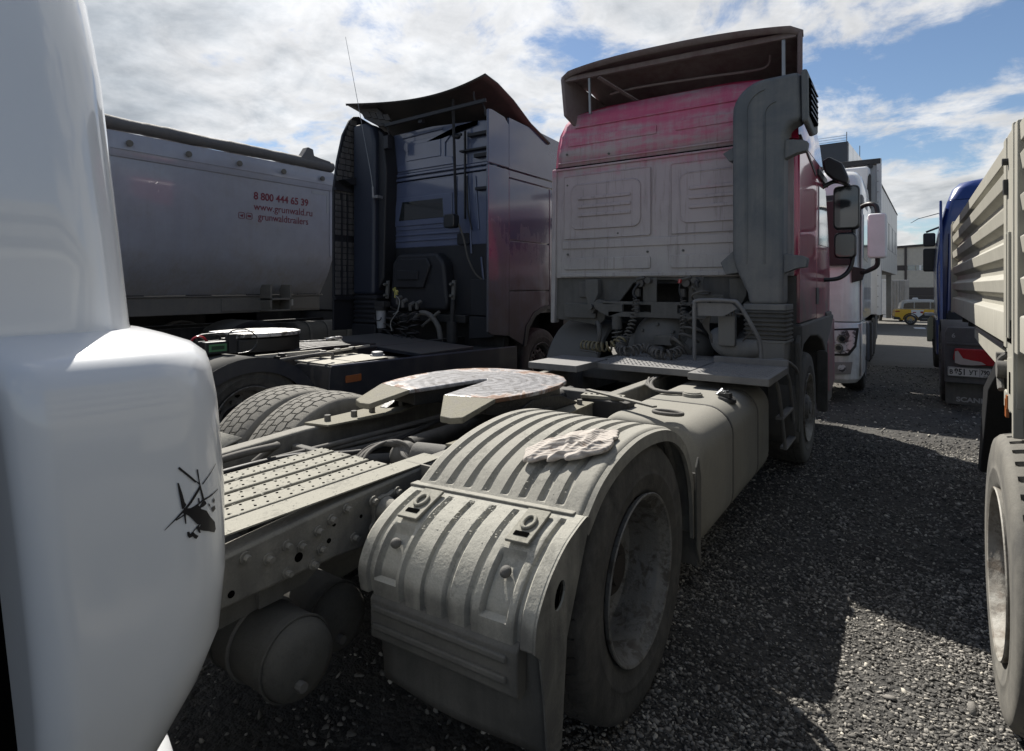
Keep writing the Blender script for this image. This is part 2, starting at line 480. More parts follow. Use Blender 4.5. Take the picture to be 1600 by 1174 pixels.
def text_part(name, body, m, parent, origin, xdir, ydir, size, depth=.002, align='LEFT', width=1.0, bold=0.0):
    cu = bpy.data.curves.new(name, 'FONT'); cu.body = body; cu.size = size; cu.extrude = depth; cu.align_x = align; cu.offset = bold
    tmp = bpy.data.objects.new('tmp', cu); col.objects.link(tmp)
    me = bpy.data.meshes.new_from_object(tmp)
    bpy.data.objects.remove(tmp)
    xd = Vector(xdir).normalized(); yd = Vector(ydir).normalized(); zd = xd.cross(yd)
    o0 = wloc(parent); og = Vector(origin) - o0
    M = Matrix(((xd.x * width, yd.x, zd.x, og.x), (xd.y * width, yd.y, zd.y, og.y), (xd.z * width, yd.z, zd.z, og.z), (0, 0, 0, 1)))
    me.transform(M); me.materials.clear(); me.materials.append(m); me.name = name
    o = bpy.data.objects.new(name, me); col.objects.link(o); o.parent = parent
    return o


def helix(path, r, turns_per_m, per=14):
    """coil round a path (list of points)"""
    pts = catmull(path, 10); out = []; u = None; ang = 0
    dense = []
    for i in range(len(pts) - 1):
        L = (pts[i + 1] - pts[i]).length
        k = max(1, int(L * turns_per_m * per))
        for j in range(k): dense.append(pts[i].lerp(pts[i + 1], j / k))
    for i, p in enumerate(dense):
        d = (dense[min(i + 1, len(dense) - 1)] - dense[max(0, i - 1)]).normalized()
        if u is None: u = d.orthogonal().normalized()
        u = (u - d * u.dot(d)).normalized(); w = d.cross(u)
        ang += 2 * pi / per
        rr = r(i / len(dense)) if callable(r) else r
        out.append(p + u * rr * math.cos(ang) + w * rr * math.sin(ang))
    return out


# ---------------------------------------------------------------- wheels
def tyre_mesh(name, Rr, W, pattern, na=300, nt_=36):
    """tyre of revolution about X with cut tread, outer face at x=0, body towards -x"""
    vs = []; fs = []
    bead = .292
    side = [(-.018, bead - .004), (-.004, bead + .012), (.004, bead + .03), (.010, bead + .07), (.0125, bead + .075), (.0125, bead + .082), (.010, bead + .087), (.012, (bead + Rr) / 2), (.009, Rr - .055), (.004, Rr - .030), (-.004, Rr - .022)]
    rows = []
    for a, r in side: rows.append((a, r, None))
    for k in range(nt_ + 1):
        t = k / nt_
        rows.append((-.010 - t * (W - .02), Rr - .010 * abs(2 * t - 1) ** 4 - .006 * abs(2 * t - 1) ** 2, t))
    for a, r in reversed(side): rows.append((-W - a, r, None))
    for (a, r, t) in rows:
        for j in range(na):
            th = 2 * pi * j / na
            rr = r
            if t is not None: rr -= pattern(t, th)
            vs.append((a, rr * math.sin(th), rr * math.cos(th)))
    n = na
    for i in range(len(rows) - 1):
        for j in range(n):
            fs.append((i * n + j, i * n + (j + 1) % n, (i + 1) * n + (j + 1) % n, (i + 1) * n + j))
    me = bpy.data.meshes.new(name); me.from_pydata(vs, [], fs); bmfix(me); me.shade_smooth(); me.set_sharp_from_angle(angle=R(50))
    return me


def road_tread(t, th):
    d = 0.0
    ph = th * 26 / pi
    for i, gx in enumerate((.20, .40, .60, .80)):
        z = (ph + i * .37) % 1.0
        off = .016 * (4 * abs(z - .5) - 1)
        if abs(t - gx - off) < .013: d = .008
    k = (ph + int(t * 5) * .37 + t * .9) % 1.0
    if .03 < t < .97 and k < .07: d = max(d, .006)
    return d


def lug_tread(t, th):
    d = 0.0
    e = min(t, 1 - t)
    k = (th * 22 / pi + (0.5 if t > .5 else 0) + e * .8) % 1.0
    if .03 < e < .22 and k < .26: d = .014
    if abs(t - .5) < .02: d = .01
    return d


TYRE_R = .495
tyre_me = tyre_mesh('road_tyre', TYRE_R, .285, road_tread, 1040, 80)
tyre_me2 = tyre_mesh('lug_tyre', .515, .30, lug_tread, 352, 40)
tyre_lo = tyre_mesh('plain_tyre', TYRE_R, .285, lambda t, th: .008 if any(abs(t - q) < .03 for q in (.2, .5, .8)) else 0.0, 72, 22)


def rim_b(deep=True):
    b = B()
    prof = [(-.004, .296), (.012, .302), (.016, .298), (.012, .290), (-.002, .284), (-.02, .268), (-.03, .262), (-.10, .258), (-.150, .25)]
    if deep: prof += [(-.168, .235), (-.178, .20), (-.170, .165), (-.168, .14)]
    else: prof += [(-.10, .24), (-.055, .21), (-.045, .17), (-.06, .135)]
    b.lathe((0, 0, 0), (1, 0, 0), prof, 64)
    return b


def hub_b(deep=True):
    b = B()
    z0 = -.168 if deep else -.058
    b.lathe((0, 0, 0), (1, 0, 0), [(z0, .135), (z0 + .01, .125), (z0 + .03, .112), (z0 + .055, .105), (z0 + .07, .09), (z0 + .072, .06), (z0 + .085, .055), (z0 + .085, .001)], 32)
    return b


def nut_b(deep, k, n=10, rr=.168):
    b = B(); z0 = -.172 if deep else -.05
    a = 2 * pi * k / n
    b.cyl((z0 - .005, rr * math.cos(a), rr * math.sin(a)), (z0 + .026, rr * math.cos(a), rr * math.sin(a)), .0165, .015, n=6)
    return b


def wheel(parent, X, Y, Z, deep, tm, tmat, rmat=None, name='wheel', flip=1, nuts=True, hubm=None):
    """outer face at X, looks along +X when flip is 1"""
    w = bpy.data.objects.new(name, None); col.objects.link(w); w.parent = parent
    w.location = Vector((X, Y, Z)) - wloc(parent)
    if flip < 0: w.rotation_euler = (0, 0, pi)
    t = bpy.data.objects.new('tyre', tm); col.objects.link(t); t.parent = w
    if not tm.materials: tm.materials.append(tmat)
    t.material_slots[0].link = 'OBJECT'; t.material_slots[0].material = tmat
    key = 'rim%d' % deep
    def ob(nm, bb, m_):
        me = bpy.data.meshes.get(nm + key)
        if me is None:
            me = bpy.data.meshes.new(nm + key); me.from_pydata(bb().v, [], bb().f); bmfix(me); me.shade_smooth(); me.set_sharp_from_angle(angle=R(30)); me.materials.append(m_)
        o = bpy.data.objects.new(nm, me); col.objects.link(o); o.parent = w
        o.material_slots[0].link = 'OBJECT'; o.material_slots[0].material = m_
        return o
    if rmat is not None:
        ob('rim', lambda: rim_b(deep), rmat)
        ob('hub', lambda: hub_b(deep), hubm or rim_dark)
        if nuts:
            for k in range(10):
                me = bpy.data.meshes.get('nut%d_%d' % (deep, k))
                if me is None:
                    q = nut_b(deep, k)
                    me = bpy.data.meshes.new('nut%d_%d' % (deep, k)); me.from_pydata(q.v, [], q.f); bmfix(me); me.materials.append(bolt_mat)
                o = bpy.data.objects.new('wheel_nut', me); col.objects.link(o); o.parent = w
            for k in range(10):
                me = bpy.data.meshes.get('hole%d_%d' % (deep, k))
                if me is None:
                    a = 2 * pi * (k + .5) / 10; q = B(); rr_h = .212 if deep else .20; zz_h = -.178 if deep else -.052
                    q.cyl((zz_h, rr_h * math.cos(a), rr_h * math.sin(a)), (zz_h + .004, rr_h * math.cos(a), rr_h * math.sin(a)), .022, n=14)
                    me = bpy.data.meshes.new('hole%d_%d' % (deep, k)); me.from_pydata(q.v, [], q.f); bmfix(me); me.materials.append(dark_hole)
                o = bpy.data.objects.new('hand_hole', me); col.objects.link(o); o.parent = w
    return w
# ================================================================ ground
def gz(x, y):
    """terrain: level by the trucks, falling gently away beyond"""
    s = y
    z = 0.0
    if s > 11: z = -min((s - 11) * .027, 1.25) * min(1.0, (s - 11) / 6)
    return z


m = bpy.data.materials.new('gravel_ground'); m.use_nodes = True
nt = m.node_tree; nt.nodes.clear(); g = N(nt)
Pn = g.new('ShaderNodeNewGeometry').outputs['Position']
vo = g.new('ShaderNodeTexVoronoi', {'Vector': Pn, 'Scale': 38.0, 'Randomness': 1.0}, feature='F1')
vo2 = g.new('ShaderNodeTexVoronoi', {'Vector': Pn, 'Scale': 95.0}, feature='F1')
big = g.noise(Pn, .5, 6, .6, .6)
tone = g.new('ShaderNodeSeparateColor', {0: vo.outputs['Color']}).outputs[0]
c = g.mix(tone, (.014, .0135, .013), (.06, .057, .052))
c = g.mix(g.ramp(g.noise(Pn, 2.2, 8, .7, .3), .42, .66), c, (.055, .052, .046))
c = g.mix(g.ramp(big, .5, .68), c, (.06, .06, .058))
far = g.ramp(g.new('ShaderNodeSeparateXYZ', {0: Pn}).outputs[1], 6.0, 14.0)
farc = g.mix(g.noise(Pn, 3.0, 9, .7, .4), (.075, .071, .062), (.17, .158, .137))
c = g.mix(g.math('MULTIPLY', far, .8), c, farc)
hgt = g.math('ADD', g.math('MULTIPLY', vo.outputs['Distance'], -1.0), g.math('MULTIPLY', vo2.outputs['Distance'], -.4))
bp = g.new('ShaderNodeBump', {'Strength': .9, 'Distance': .015, 'Height': hgt})
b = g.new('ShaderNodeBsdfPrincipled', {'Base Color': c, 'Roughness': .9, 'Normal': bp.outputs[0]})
g.new('ShaderNodeOutputMaterial', {0: b.outputs[0]})
ground_mat = m

xs = np.unique(np.concatenate([np.arange(-14, 8, .12), np.linspace(-300, -14, 40), np.linspace(8, 300, 40)]))
ys = np.unique(np.concatenate([np.arange(-3, 16, .12), np.linspace(16, 60, 80), np.linspace(60, 500, 40), np.linspace(-150, -3, 20)]))
vs = []
for y in ys:
    for x in xs:
        z = gz(x, y)
        if -14 < x < 8 and -3 < y < 20:
            z += .016 * (noise.noise((x * .9, y * .9, 0)) + .5 * noise.noise((x * 2.7, y * 2.7, 3)))
        vs.append((x, y, z))
nx = len(xs)
fs = [(j * nx + i, j * nx + i + 1, (j + 1) * nx + i + 1, (j + 1) * nx + i) for j in range(len(ys) - 1) for i in range(nx - 1)]
gb = B(); gb.v = vs; gb.f = fs
go = part('ground', gb, ground_mat, smooth=60); go['kind'] = 'structure'

# loose crushed stone lying on the yard
rng = np.random.default_rng(3)
ico_v = []
t_ = (1 + 5 ** .5) / 2
for a in (-1, 1):
    for b_ in (-t_, t_):
        ico_v += [(a, b_, 0), (0, a, b_), (b_, 0, a)]
ico_v = np.array(ico_v) / math.sqrt(1 + t_ * t_)
import bmesh
bm = bmesh.new()
for p in ico_v: bm.verts.new(p)
bmesh.ops.convex_hull(bm, input=bm.verts)
bm.verts.ensure_lookup_table(); bm.verts.index_update()
ico_f = np.array([[v.index for v in f.verts] for f in bm.faces]); ico_v = np.array([v.co for v in bm.verts]); bm.free()


def stones(name, n, region, smin, smax, power, label_kind='stuff'):
    x = rng.uniform(region[0], region[1], n); y = rng.uniform(region[2], region[3], n)
    keep = np.array([noise.noise((a * 1.3, b * 1.3, 2)) * .5 + noise.noise((a * 4, b * 4, 5)) * .25 for a, b in zip(x, y)]) + rng.uniform(-.5, .35, n) < .12
    x = x[keep]; y = y[keep]; n = len(x)
    s = smin + (smax - smin) * rng.random(n) ** power
    ax = rng.normal(size=(n, 3)); ax /= np.linalg.norm(ax, axis=1)[:, None]
    an = rng.uniform(0, 2 * pi, n)
    K = np.zeros((n, 3, 3)); K[:, 0, 1] = -ax[:, 2]; K[:, 0, 2] = ax[:, 1]; K[:, 1, 0] = ax[:, 2]; K[:, 1, 2] = -ax[:, 0]; K[:, 2, 0] = -ax[:, 1]; K[:, 2, 1] = ax[:, 0]
    Rm = np.eye(3)[None] + np.sin(an)[:, None, None] * K + (1 - np.cos(an))[:, None, None] * (K @ K)
    sc = np.stack([rng.uniform(.75, 1.35, n), rng.uniform(.45, .9, n), rng.uniform(.3, .65, n)], 1)
    V = ico_v[None] * rng.uniform(.62, 1.22, (n, 12, 1)) * sc[:, None, :]
    V = np.einsum('nij,nkj->nki', Rm, V) * s[:, None, None]
    V[:, :, 2] *= .8
    zb = np.array([gz(a, b) + .016 * (noise.noise((a * .9, b * .9, 0)) + .5 * noise.noise((a * 2.7, b * 2.7, 3))) for a, b in zip(x, y)])
    V[:, :, 0] += x[:, None]; V[:, :, 1] += y[:, None]; V[:, :, 2] += (zb + s * .18)[:, None]
    F_ = (ico_f[None] + (np.arange(n) * 12)[:, None, None]).reshape(-1, 3)
    me = bpy.data.meshes.new(name)
    me.vertices.add(n * 12); me.vertices.foreach_set('co', V.reshape(-1))
    me.loops.add(len(F_) * 3); me.loops.foreach_set('vertex_index', F_.reshape(-1).astype(np.int32))
    me.polygons.add(len(F_)); me.polygons.foreach_set('loop_start', np.arange(0, len(F_) * 3, 3, dtype=np.int32))
    me.update(calc_edges=True)
    at = me.attributes.new('tone', 'FLOAT', 'FACE')
    at.data.foreach_set('value', np.repeat(rng.random(n) ** 1.5, len(ico_f)).astype(np.float32))
    o = bpy.data.objects.new(name, me); col.objects.link(o); o['kind'] = 'stuff'
    return o


m = bpy.data.materials.new('crushed_stone'); m.use_nodes = True
nt = m.node_tree; nt.nodes.clear(); g = N(nt)
Pn = g.new('ShaderNodeNewGeometry').outputs['Position']
at = g.new('ShaderNodeAttribute', attribute_name='tone').outputs['Fac']
c = g.mix(at, (.036, .035, .033), (.33, .312, .28))
c = g.mix(g.ramp(at, .90, .95), c, (.46, .43, .37))
c = g.mix(g.ramp(g.noise(Pn, 1.1, 5, .6, .5), .52, .68), c, g.mix(.5, c, (.03, .03, .03)))
bp = g.new('ShaderNodeBump', {'Strength': .5, 'Distance': .003, 'Height': g.noise(Pn, 260, 3)})
b = g.new('ShaderNodeBsdfPrincipled', {'Base Color': c, 'Roughness': .85, 'Normal': bp.outputs[0]})
g.new('ShaderNodeOutputMaterial', {0: b.outputs[0]})
stone_mat = m
for (nm, n, reg, a, b_, pw) in (
        ('gravel', 70000, (-1.1, 1.0, 1.3, 3.9), .0035, .0145, 2.3),
        ('gravel', 36000, (-1.3, 1.6, 3.9, 7.2), .0045, .017, 2.3),
        ('gravel', 9000, (-1.6, 2.2, 7.2, 14), .008, .024, 2.0),
        ('gravel', 5000, (-4.2, -1.1, .8, 3.6), .006, .020, 1.8),
        ('gravel', 130, (-1.2, 1.2, 1.5, 9), .018, .028, 1.0)):
    o = stones(nm, n, reg, a, b_, pw); o.data.materials.append(stone_mat)
    o['label'] = 'grey crushed stone lying loose over the yard'; o['category'] = 'gravel'
# ================================================================ red tractor truck
T = thing('tractor_truck', 'dusty red tractor truck without trailer, roof spoiler raised, worn coupling plate behind the cab', 'truck', (-1.95, 2.04, 0))
CX_ = -1.95

# ---- cab shell : rings up the height
def cab_ring(z, hx, y0, y1, rf, rb=.05, cx=-1.93):
    return [(p[0], p[1], z) for p in rrect(cx - hx, cx + hx, y0, y1, [rb, rb, rf, rf], 6)]
b = B()
cab_levels = [(1.66, 1.165, 5.25, 7.52, .30), (1.9, 1.17, 5.25, 7.54, .32), (2.3, 1.17, 5.25, 7.45, .34), (2.79, 1.165, 5.25, 7.25, .38)]
b.loft([cab_ring(*l) for l in cab_levels])
body = part('cab_body', b, red_side, T, bevel=.012)
b = B()
b.loft([cab_ring(*l, cx=-1.93) for l in [(2.797, 1.16, 5.254, 7.245, .38, .05), (3.0, 1.15, 5.27, 7.12, .4, .05), (3.15, 1.135, 5.29, 6.98, .42, .06), (3.27, 1.095, 5.31, 6.85, .45, .09), (3.35, 1.03, 5.33, 6.7, .5, .16), (3.39, .88, 5.36, 6.5, .5, .3)]])
part('cab_roof', b, red_side, T, smooth=50)
# rear wall skin in the dust-filmed paint, standing 3 mm proud
def skin(nm, pts, y=5.25, t=.004, m_=red_back, bev=.0):
    b = B(); b.prism(pts, 'y', y - t, y - .0005)
    return part(nm, b, m_, T, bevel=bev)
skin('rear_wall', [(-3.07, 1.66), (-.80, 1.66), (-.80, 2.785), (-3.07, 2.785)])
b = B()
rows = []
for (z, hx, y) in ((2.80, 1.11, 5.252), (3.0, 1.10, 5.266), (3.13, 1.085, 5.284), (3.25, 1.045, 5.303), (3.335, .98, 5.322)):
    rows.append([(-1.93 + hx * k / 12, y - .004, z + (.035 * (1 - (k / 12) ** 2) * (z - 2.80) / .5)) for k in range(-12, 13)])
b.loft(rows, closed=False, caps=False)
part('upper_rear_wall', b, red_back, T, smooth=40, solid=.008, solid_off=1)
# corner flanges left and right
b = B(); b.prism([(-3.12, 1.19), (-3.075, 1.19), (-3.06, 1.66), (-3.045, 2.79), (-3.10, 2.79)], 'y', 5.225, 5.34)
part('corner_flange', b, red_back, T, bevel=.012)

def press(x0, x1, z0, z1, t, r=.03, y=5.246, nm='pressed_panel'):
    b = B(); t *= 1.9; b.prism(rrect(x0, x1, z0, z1, r, 5), 'y', y - t, y)
    return part(nm, b, red_back, T, bevel=min(.007, t * .5), seg=2)
# window-shaped pressings
for (x0, x1) in ((-2.96, -2.03), (-1.83, -1.06)):
    press(x0, x1, 2.06, 2.70, .007, .02)
    press(x0 + .09, x1 - .10, 2.155, 2.60, .007, .07, y=5.234)
    for (rr_, rad_) in ((rrect(x0, x1, 2.06, 2.70, .02), .005), (rrect(x0 + .09, x1 - .10, 2.155, 2.60, .07), .008)):
        b = B(); b.tube([(p[0], 5.232 if rad_ < .006 else 5.224, p[1]) for p in rr_], rad_, 6, closed=True); part('pressed_bead', b, red_back, T, smooth=60)
    for zz_ in (2.46, 2.375, 2.29):
        press(x0 + .17, x1 - .19, zz_ - .016, zz_ + .016, .009, .012, y=5.223, nm='pressed_rib')
press(-2.98, -1.06, 1.955, 2.035, .007, .015)
for (x0, x1) in ((-2.96, -2.03), (-1.84, -1.06)):
    press(x0, x1, 1.74, 1.86, .008, .02)
press(-3.0, -.95, 1.668, 1.705, .012, .006, nm='lower_seam_strip')
press(-3.06, -.90, 2.768, 2.788, .010, .004, nm='roof_seam_strip')
b = B(); b.box(-3.06, -.88, 5.236, 5.25, 2.789, 2.801); part('seam_shade_strip', b, dark_hole, T)  # black strip laid along the roof seam as its painted shade
press(-3.03, -.95, 2.835, 2.85, .008, .005, nm='pressed_rib')
for (x0, x1, z0, z1) in ((-2.93, -1.98, 3.01, 3.095), (-1.8, -1.06, 3.01, 3.095)):
    b = B(); b.prism(rrect(x0, x1, z0, z1, .012), 'y', 5.252, 5.268)
    part('pressed_panel', b, red_back, T, bevel=.005)
b = B(); b.prism(rrect(-2.86, -1.0, 3.195, 3.215, .005), 'y', 5.272, 5.29)
part('pressed_rib', b, red_back, T, bevel=.004)
b = B()
for (x, z) in ((-2.93, 2.93), (-2.46, 2.88), (-2.92, 2.61), (-2.36, 2.09), (-2.92, 1.90), (-2.06, 1.90), (-1.72, 1.90), (-2.6, 1.686), (-2.52, 1.686), (-2.35, 1.686), (-1.5, 1.686), (-1.2, 1.686), (-2.0, 1.686)):
    b.cyl((x, 5.245, z), (x, 5.232, z), .011, n=8)
part('wall_plugs', b, bolt_mat, T)

# lower rear structure with arch
b = B()
arch = [(-3.08, 1.66), (-3.08, 1.23), (-2.86, 1.21), (-2.58, 1.18), (-2.52, 1.24), (-2.5, 1.36), (-2.47, 1.38), (-2.36, 1.42), (-2.28, 1.52), (-2.22, 1.60), (-2.1, 1.63), (-1.82, 1.63), (-1.72, 1.60), (-1.64, 1.5), (-1.56, 1.38), (-1.3, 1.34), (-.95, 1.25), (-.78, 1.25), (-.78, 1.66)]
b.prism(arch, 'y', 5.27, 5.31)
part('lower_rear_panel', b, chassis, T, bevel=.01)
b = B(); b.prism(rrect(-2.96, -2.60, 1.25, 1.40, .02), 'y', 5.235, 5.27); b.prism(rrect(-2.8, -2.62, 1.46, 1.62, .02), 'y', 5.25, 5.27)
part('stiffener_plate', b, chassis, T, bevel=.008)
b = B(); b.box(-3.0, -.85, 5.9, 6.0, .9, 1.66); part('engine_bulkhead', b, chassis_dark, T)
b = B(); b.box(-3.05, -.85, 5.32, 7.45, 1.60, 1.658); part('cab_floor', b, chassis_dark, T)
# cab latch brackets (left + right)
def latch(x):
    b = B(); b.prism([(x - .07, 1.64), (x + .07, 1.64), (x + .075, 1.50), (x + .035, 1.42), (x + .04, 1.34), (x + .01, 1.30), (x - .03, 1.33), (x - .05, 1.44), (x - .07, 1.5)], 'y', 5.14, 5.22)
    part('cab_latch_bracket', b, chassis, T, bevel=.008)
    b = B(); b.cyl((x, 5.10, 1.37), (x, 5.24, 1.37), .028, n=14); b.cyl((x + .09, 5.13, 1.39), (x + .09, 5.2, 1.39), .055, n=16)
    part('latch_pin', b, bolt_mat, T, smooth=30)
latch(-2.60); latch(-1.22)
# perforated cross beam built from solid strips round the slots
b = B()
yb0, yb1 = 5.02, 5.06
b.box(-2.42, -1.36, yb0, yb1, 1.405, 1.43); b.box(-2.36, -1.36, yb0, yb1, 1.29, 1.335)
segs = [(-2.52, -2.22), (-2.10, -2.06), (-1.94, -1.70), (-1.56, -1.36)]
for (a, c_) in segs[1:]: b.box(a, c_, yb0, yb1, 1.335, 1.405)
b.prism([(-2.52, 1.42), (-2.22, 1.405), (-2.22, 1.335), (-2.36, 1.29), (-2.46, 1.33)], 'y', yb0, yb1)
b.box(-2.52, -1.3, yb1, yb1 + .06, 1.42, 1.43)
part('cross_beam', b, chassis, T)
b = B()
for (x0, x1, y) in ((-1.50, -1.30, 5.0),): b.prism(rrect(x0, x1, 1.26, 1.50, .02), 'y', y, y + .02)
part('beam_end_plate', b, chassis, T, bevel=.004)
# connection boards under the cab edge
for x in (-2.02, -1.60):
    b = B(); b.prism(rrect(x - .01, x + .12, 1.43, 1.65, .005), 'y', 5.05, 5.065); part('connector_board', b, chassis, T, bevel=.003)
    b = B()
    b.cyl((x - .02, 5.0, 1.60), (x - .02, 5.07, 1.60), .035, n=12); b.cyl((x + .06, 4.98, 1.625), (x + .06, 5.07, 1.625), .028, n=12)
    b.box(x - .07, x - .03, 5.0, 5.05, 1.48, 1.55); b.cyl((x - .05, 5.0, 1.63), (x + .03, 5.0, 1.655), .015, n=8)
    part('air_coupling', b, hose_grey, T, smooth=30)
b = B(); b.cyl((-1.67, 4.985, 1.60), (-1.66, 4.985, 1.635), .016, n=10); part('air_coupling_cap', b, red_plastic, T)
b = B()
b.bar((-2.05, 5.12, 1.32), (-1.66, 5.2, 1.27), .045, .045); b.bar((-1.66, 5.2, 1.27), (-1.38, 5.15, 1.34), .04, .04)
part('stabiliser_bar', b, chassis, T, bevel=.008)
# cab air spring strut left
b = B(); b.cyl((-2.29, 5.06, 1.30), (-2.29, 5.06, 1.17), .048, n=18); part('shock_absorber', b, chassis, T)
b = B(); b.tube(helix([(-2.29, 5.06, 1.17), (-2.29, 5.06, .98)], .045, 28, 14), .008, 6); part('strut_spring', b, bolt_mat, T, smooth=60)
b = B(); b.cyl((-2.29, 5.06, 1.17), (-2.29, 5.06, .98), .026, n=12); part('strut_rod', b, chassis_dark, T)
# gearbox / engine rear housing
b = B()
prof = [(0, .001), (0, .10), (.03, .17), (.10, .25), (.22, .31), (.45, .34)]
b.lathe((-1.88, 4.98, 1.03), (0, 1, 0), prof, 28)
b.ball((-2.16, 5.2, .98), .15, 9); b.ball((-1.6, 5.2, 1.0), .16, 9)
b.cyl((-1.88, 4.9, 1.03), (-1.88, 5.0, 1.03), .07, n=16)
for k in range(8): b.cyl((-1.88 + .2 * math.cos(k * pi / 4), 5.0, 1.03 + .2 * math.sin(k * pi / 4)), (-1.88 + .2 * math.cos(k * pi / 4), 5.05, 1.03 + .2 * math.sin(k * pi / 4)), .014, n=6)
part('gearbox_housing', b, chassis, T, smooth=40)
b = B(); b.box(-1.86, -1.70, 4.88, 4.98, 1.06, 1.14); b.cyl((-1.80, 4.86, 1.02), (-1.80, 4.98, 1.02), .03, n=10); b.cyl((-1.83, 4.9, 1.14), (-1.70, 4.9, 1.145), .014, n=8)
part('gear_actuator', b, chassis, T, bevel=.006)
# left front mudguard
def guard(x0, x1, yc, zc, rad, a0, a1, m_, nm, th=.012, bev=0.004, rz=None):
    b = B(); rz = rz or rad
    rows = []
    for k in range(17):
        a = R(a0 + (a1 - a0) * k / 16)
        rows.append([(x0, yc + (rad - .02) * math.cos(a), zc + (rz - .02) * math.sin(a)), (x0 + .025, yc + rad * math.cos(a), zc + rz * math.sin(a)), (x1 - .025, yc + rad * math.cos(a), zc + rz * math.sin(a)), (x1, yc + (rad - .02) * math.cos(a), zc + (rz - .02) * math.sin(a))])
    b.loft(rows, closed=False, caps=False)
    return part(nm, b, m_, T, solid=th)
guard(-3.12, -2.52, 5.72, .55, .66, 62, 196, chassis, 'front_mudguard')
guard(-1.28, -.74, 5.72, .55, .68, 110, 200, chassis, 'front_mudguard')
b = B(); b.tube(catmull([(-2.52, 5.1, 1.22), (-2.45, 5.0, 1.2), (-2.42, 4.95, 1.1), (-2.47, 4.98, .96)]), .022, 10); part('coolant_hose', b, hose_grey, T, smooth=60)

# exhaust-side intake: bellows, box and duct
b = B()
b.prism(rrect(-1.16, -.80, .98, 1.15, .02), 'y', 4.85, 5.2)
part('air_filter_box', b, duct_mat, T, bevel=.02)
b = B(); rings = []
for k in range(29):
    z = 1.15 + .24 * k / 28
    o_ = .012 if k % 4 in (1, 2) else 0
    rings.append([(p[0], p[1], z) for p in rrect(-1.10 - o_, -.80 + o_, 4.86 - o_, 5.16 + o_, .03, 4)])
b.loft(rings); part('rubber_bellows', b, flap_mat, T, smooth=20)
b = B(); b.prism(rrect(-1.11, -.79, 4.85, 5.17, .03), 'z', 1.385, 1.43); b.prism(rrect(-1.115, -.785, 4.845, 5.175, .03), 'z', 1.13, 1.15); part('bellows_clamp', b, duct_mat, T, bevel=.004)
# main duct: outline in the rear plane (x,z), thick in y, bending towards the right at the top
out = [(-1.08, 1.42), (-1.10, 1.52), (-1.19, 1.72), (-1.215, 1.82), (-1.215, 2.95)]
for k in range(1, 9):
    a = pi - k / 8 * pi / 2
    out.append((-.955 + .26 * math.cos(a), 2.98 + .25 * math.sin(a)))
out += [(-.72, 3.235), (-.70, 3.20), (-.70, 2.86), (-.78, 2.84), (-.815, 2.78), (-.825, 2.6), (-.83, 1.8), (-.83, 1.42)]
b = B(); b.prism(out, 'y', 4.93, 5.17); part('intake_duct', b, duct_mat, T, bevel=.05, seg=4)
def duct_rib(x, ztop, r_):
    pts = [(x, 4.928, 1.75), (x, 4.928, 2.3), (x, 4.928, ztop - r_)]
    for k in range(1, 6):
        a = pi - k / 5 * pi / 2 * .9
        pts.append((x + r_ + r_ * math.cos(a), 4.928, ztop - r_ + r_ * math.sin(a)))
    b = B(); b.tube(pts, .007, 6); part('duct_rib', b, duct_mat, T, smooth=60)
duct_rib(-1.10, 3.14, .16); duct_rib(-.965, 3.03, .10)
# grille mouth, faces right/forward
b = B(); b.prism([(4.90, 3.235), (5.30, 3.22), (5.50, 3.10), (5.52, 2.86), (5.30, 2.80), (4.93, 2.84)], 'x', -.70, -.655); part('intake_mouth', b, duct_mat, T, bevel=.02)
b = B(); b.prism([(4.98, 3.18), (5.28, 3.17), (5.42, 3.07), (5.44, 2.91), (5.28, 2.87), (5.0, 2.90)], 'x', -.66, -.645); part('intake_grille', b, dark_hole, T)
for k in range(6):
    b = B(); z = 2.915 + k * .045; b.box(-.652, -.638, 5.0, 5.40, z, z + .010); part('grille_slat', b, black_ink, T)
for z in (1.76, 2.66):
    b = B()
    b.prism([(-1.30, z + .02), (-1.20, z + .07), (-1.19, z - .05), (-1.25, z - .05)] if z > 2 else [(-1.32, z + .01), (-1.20, z + .12), (-1.12, z - .07), (-1.28, z - .09)], 'y', 4.98, 5.22); part('duct_bracket', b, duct_mat, T, bevel=.006)
    b = B()
    b.prism([(-.84, z + .07), (-.70, z + .05), (-.66, z + .03), (-.67, z - .04), (-.74, z - .05), (-.84, z - .09)], 'y', 4.97, 5.06); part('duct_bracket', b, duct_mat, T, bevel=.008)
b = B(); b.tube(catmull([(-1.02, 4.9, 1.08), (-1.16, 4.85, 1.06), (-1.26, 4.85, 1.10), (-1.32, 4.95, 1.16)]), .085, 16); part('intake_elbow', b, duct_mat, T, smooth=60)

# roof spoiler (deflector) : curved hollow wing open to the rear
b = B(); rows = []
for k in range(0, 25):
    t = k / 24; x = -2.92 + t * (2.92 - .71)
    arch_ = .035 * (1 - (2 * t - 1) ** 2)
    zt = 3.72 - .07 * t + arch_
    edge = max(0, abs(2 * t - 1) - .9) / .1
    zt -= .04 * edge ** 2
    yb_ = 5.00 + .10 * abs(2 * t - 1) ** 3
    tp = lambda x, q: -1.77 + (x + 1.77) * (1 - .26 * max(0, q) / 1.75)
    rows.append([(tp(x, q), yb_ + q, zt + h) for q, h in ((.02, -.05), (0, 0), (.10, .02), (.5, -.02), (1.0, -.23), (1.5, -.42), (1.75, -.58))])
b.loft(rows, closed=False, caps=False)
part('roof_spoiler', b, navy_spoiler if False else mat('spoiler_dusty_underside', (.10, .03, .035), .6, dust=.6, dcol=(.24, .20, .20), bump=.2, bscale=20), T, solid=.03, smooth=40)
sp = MATS['spoiler_dusty_underside']
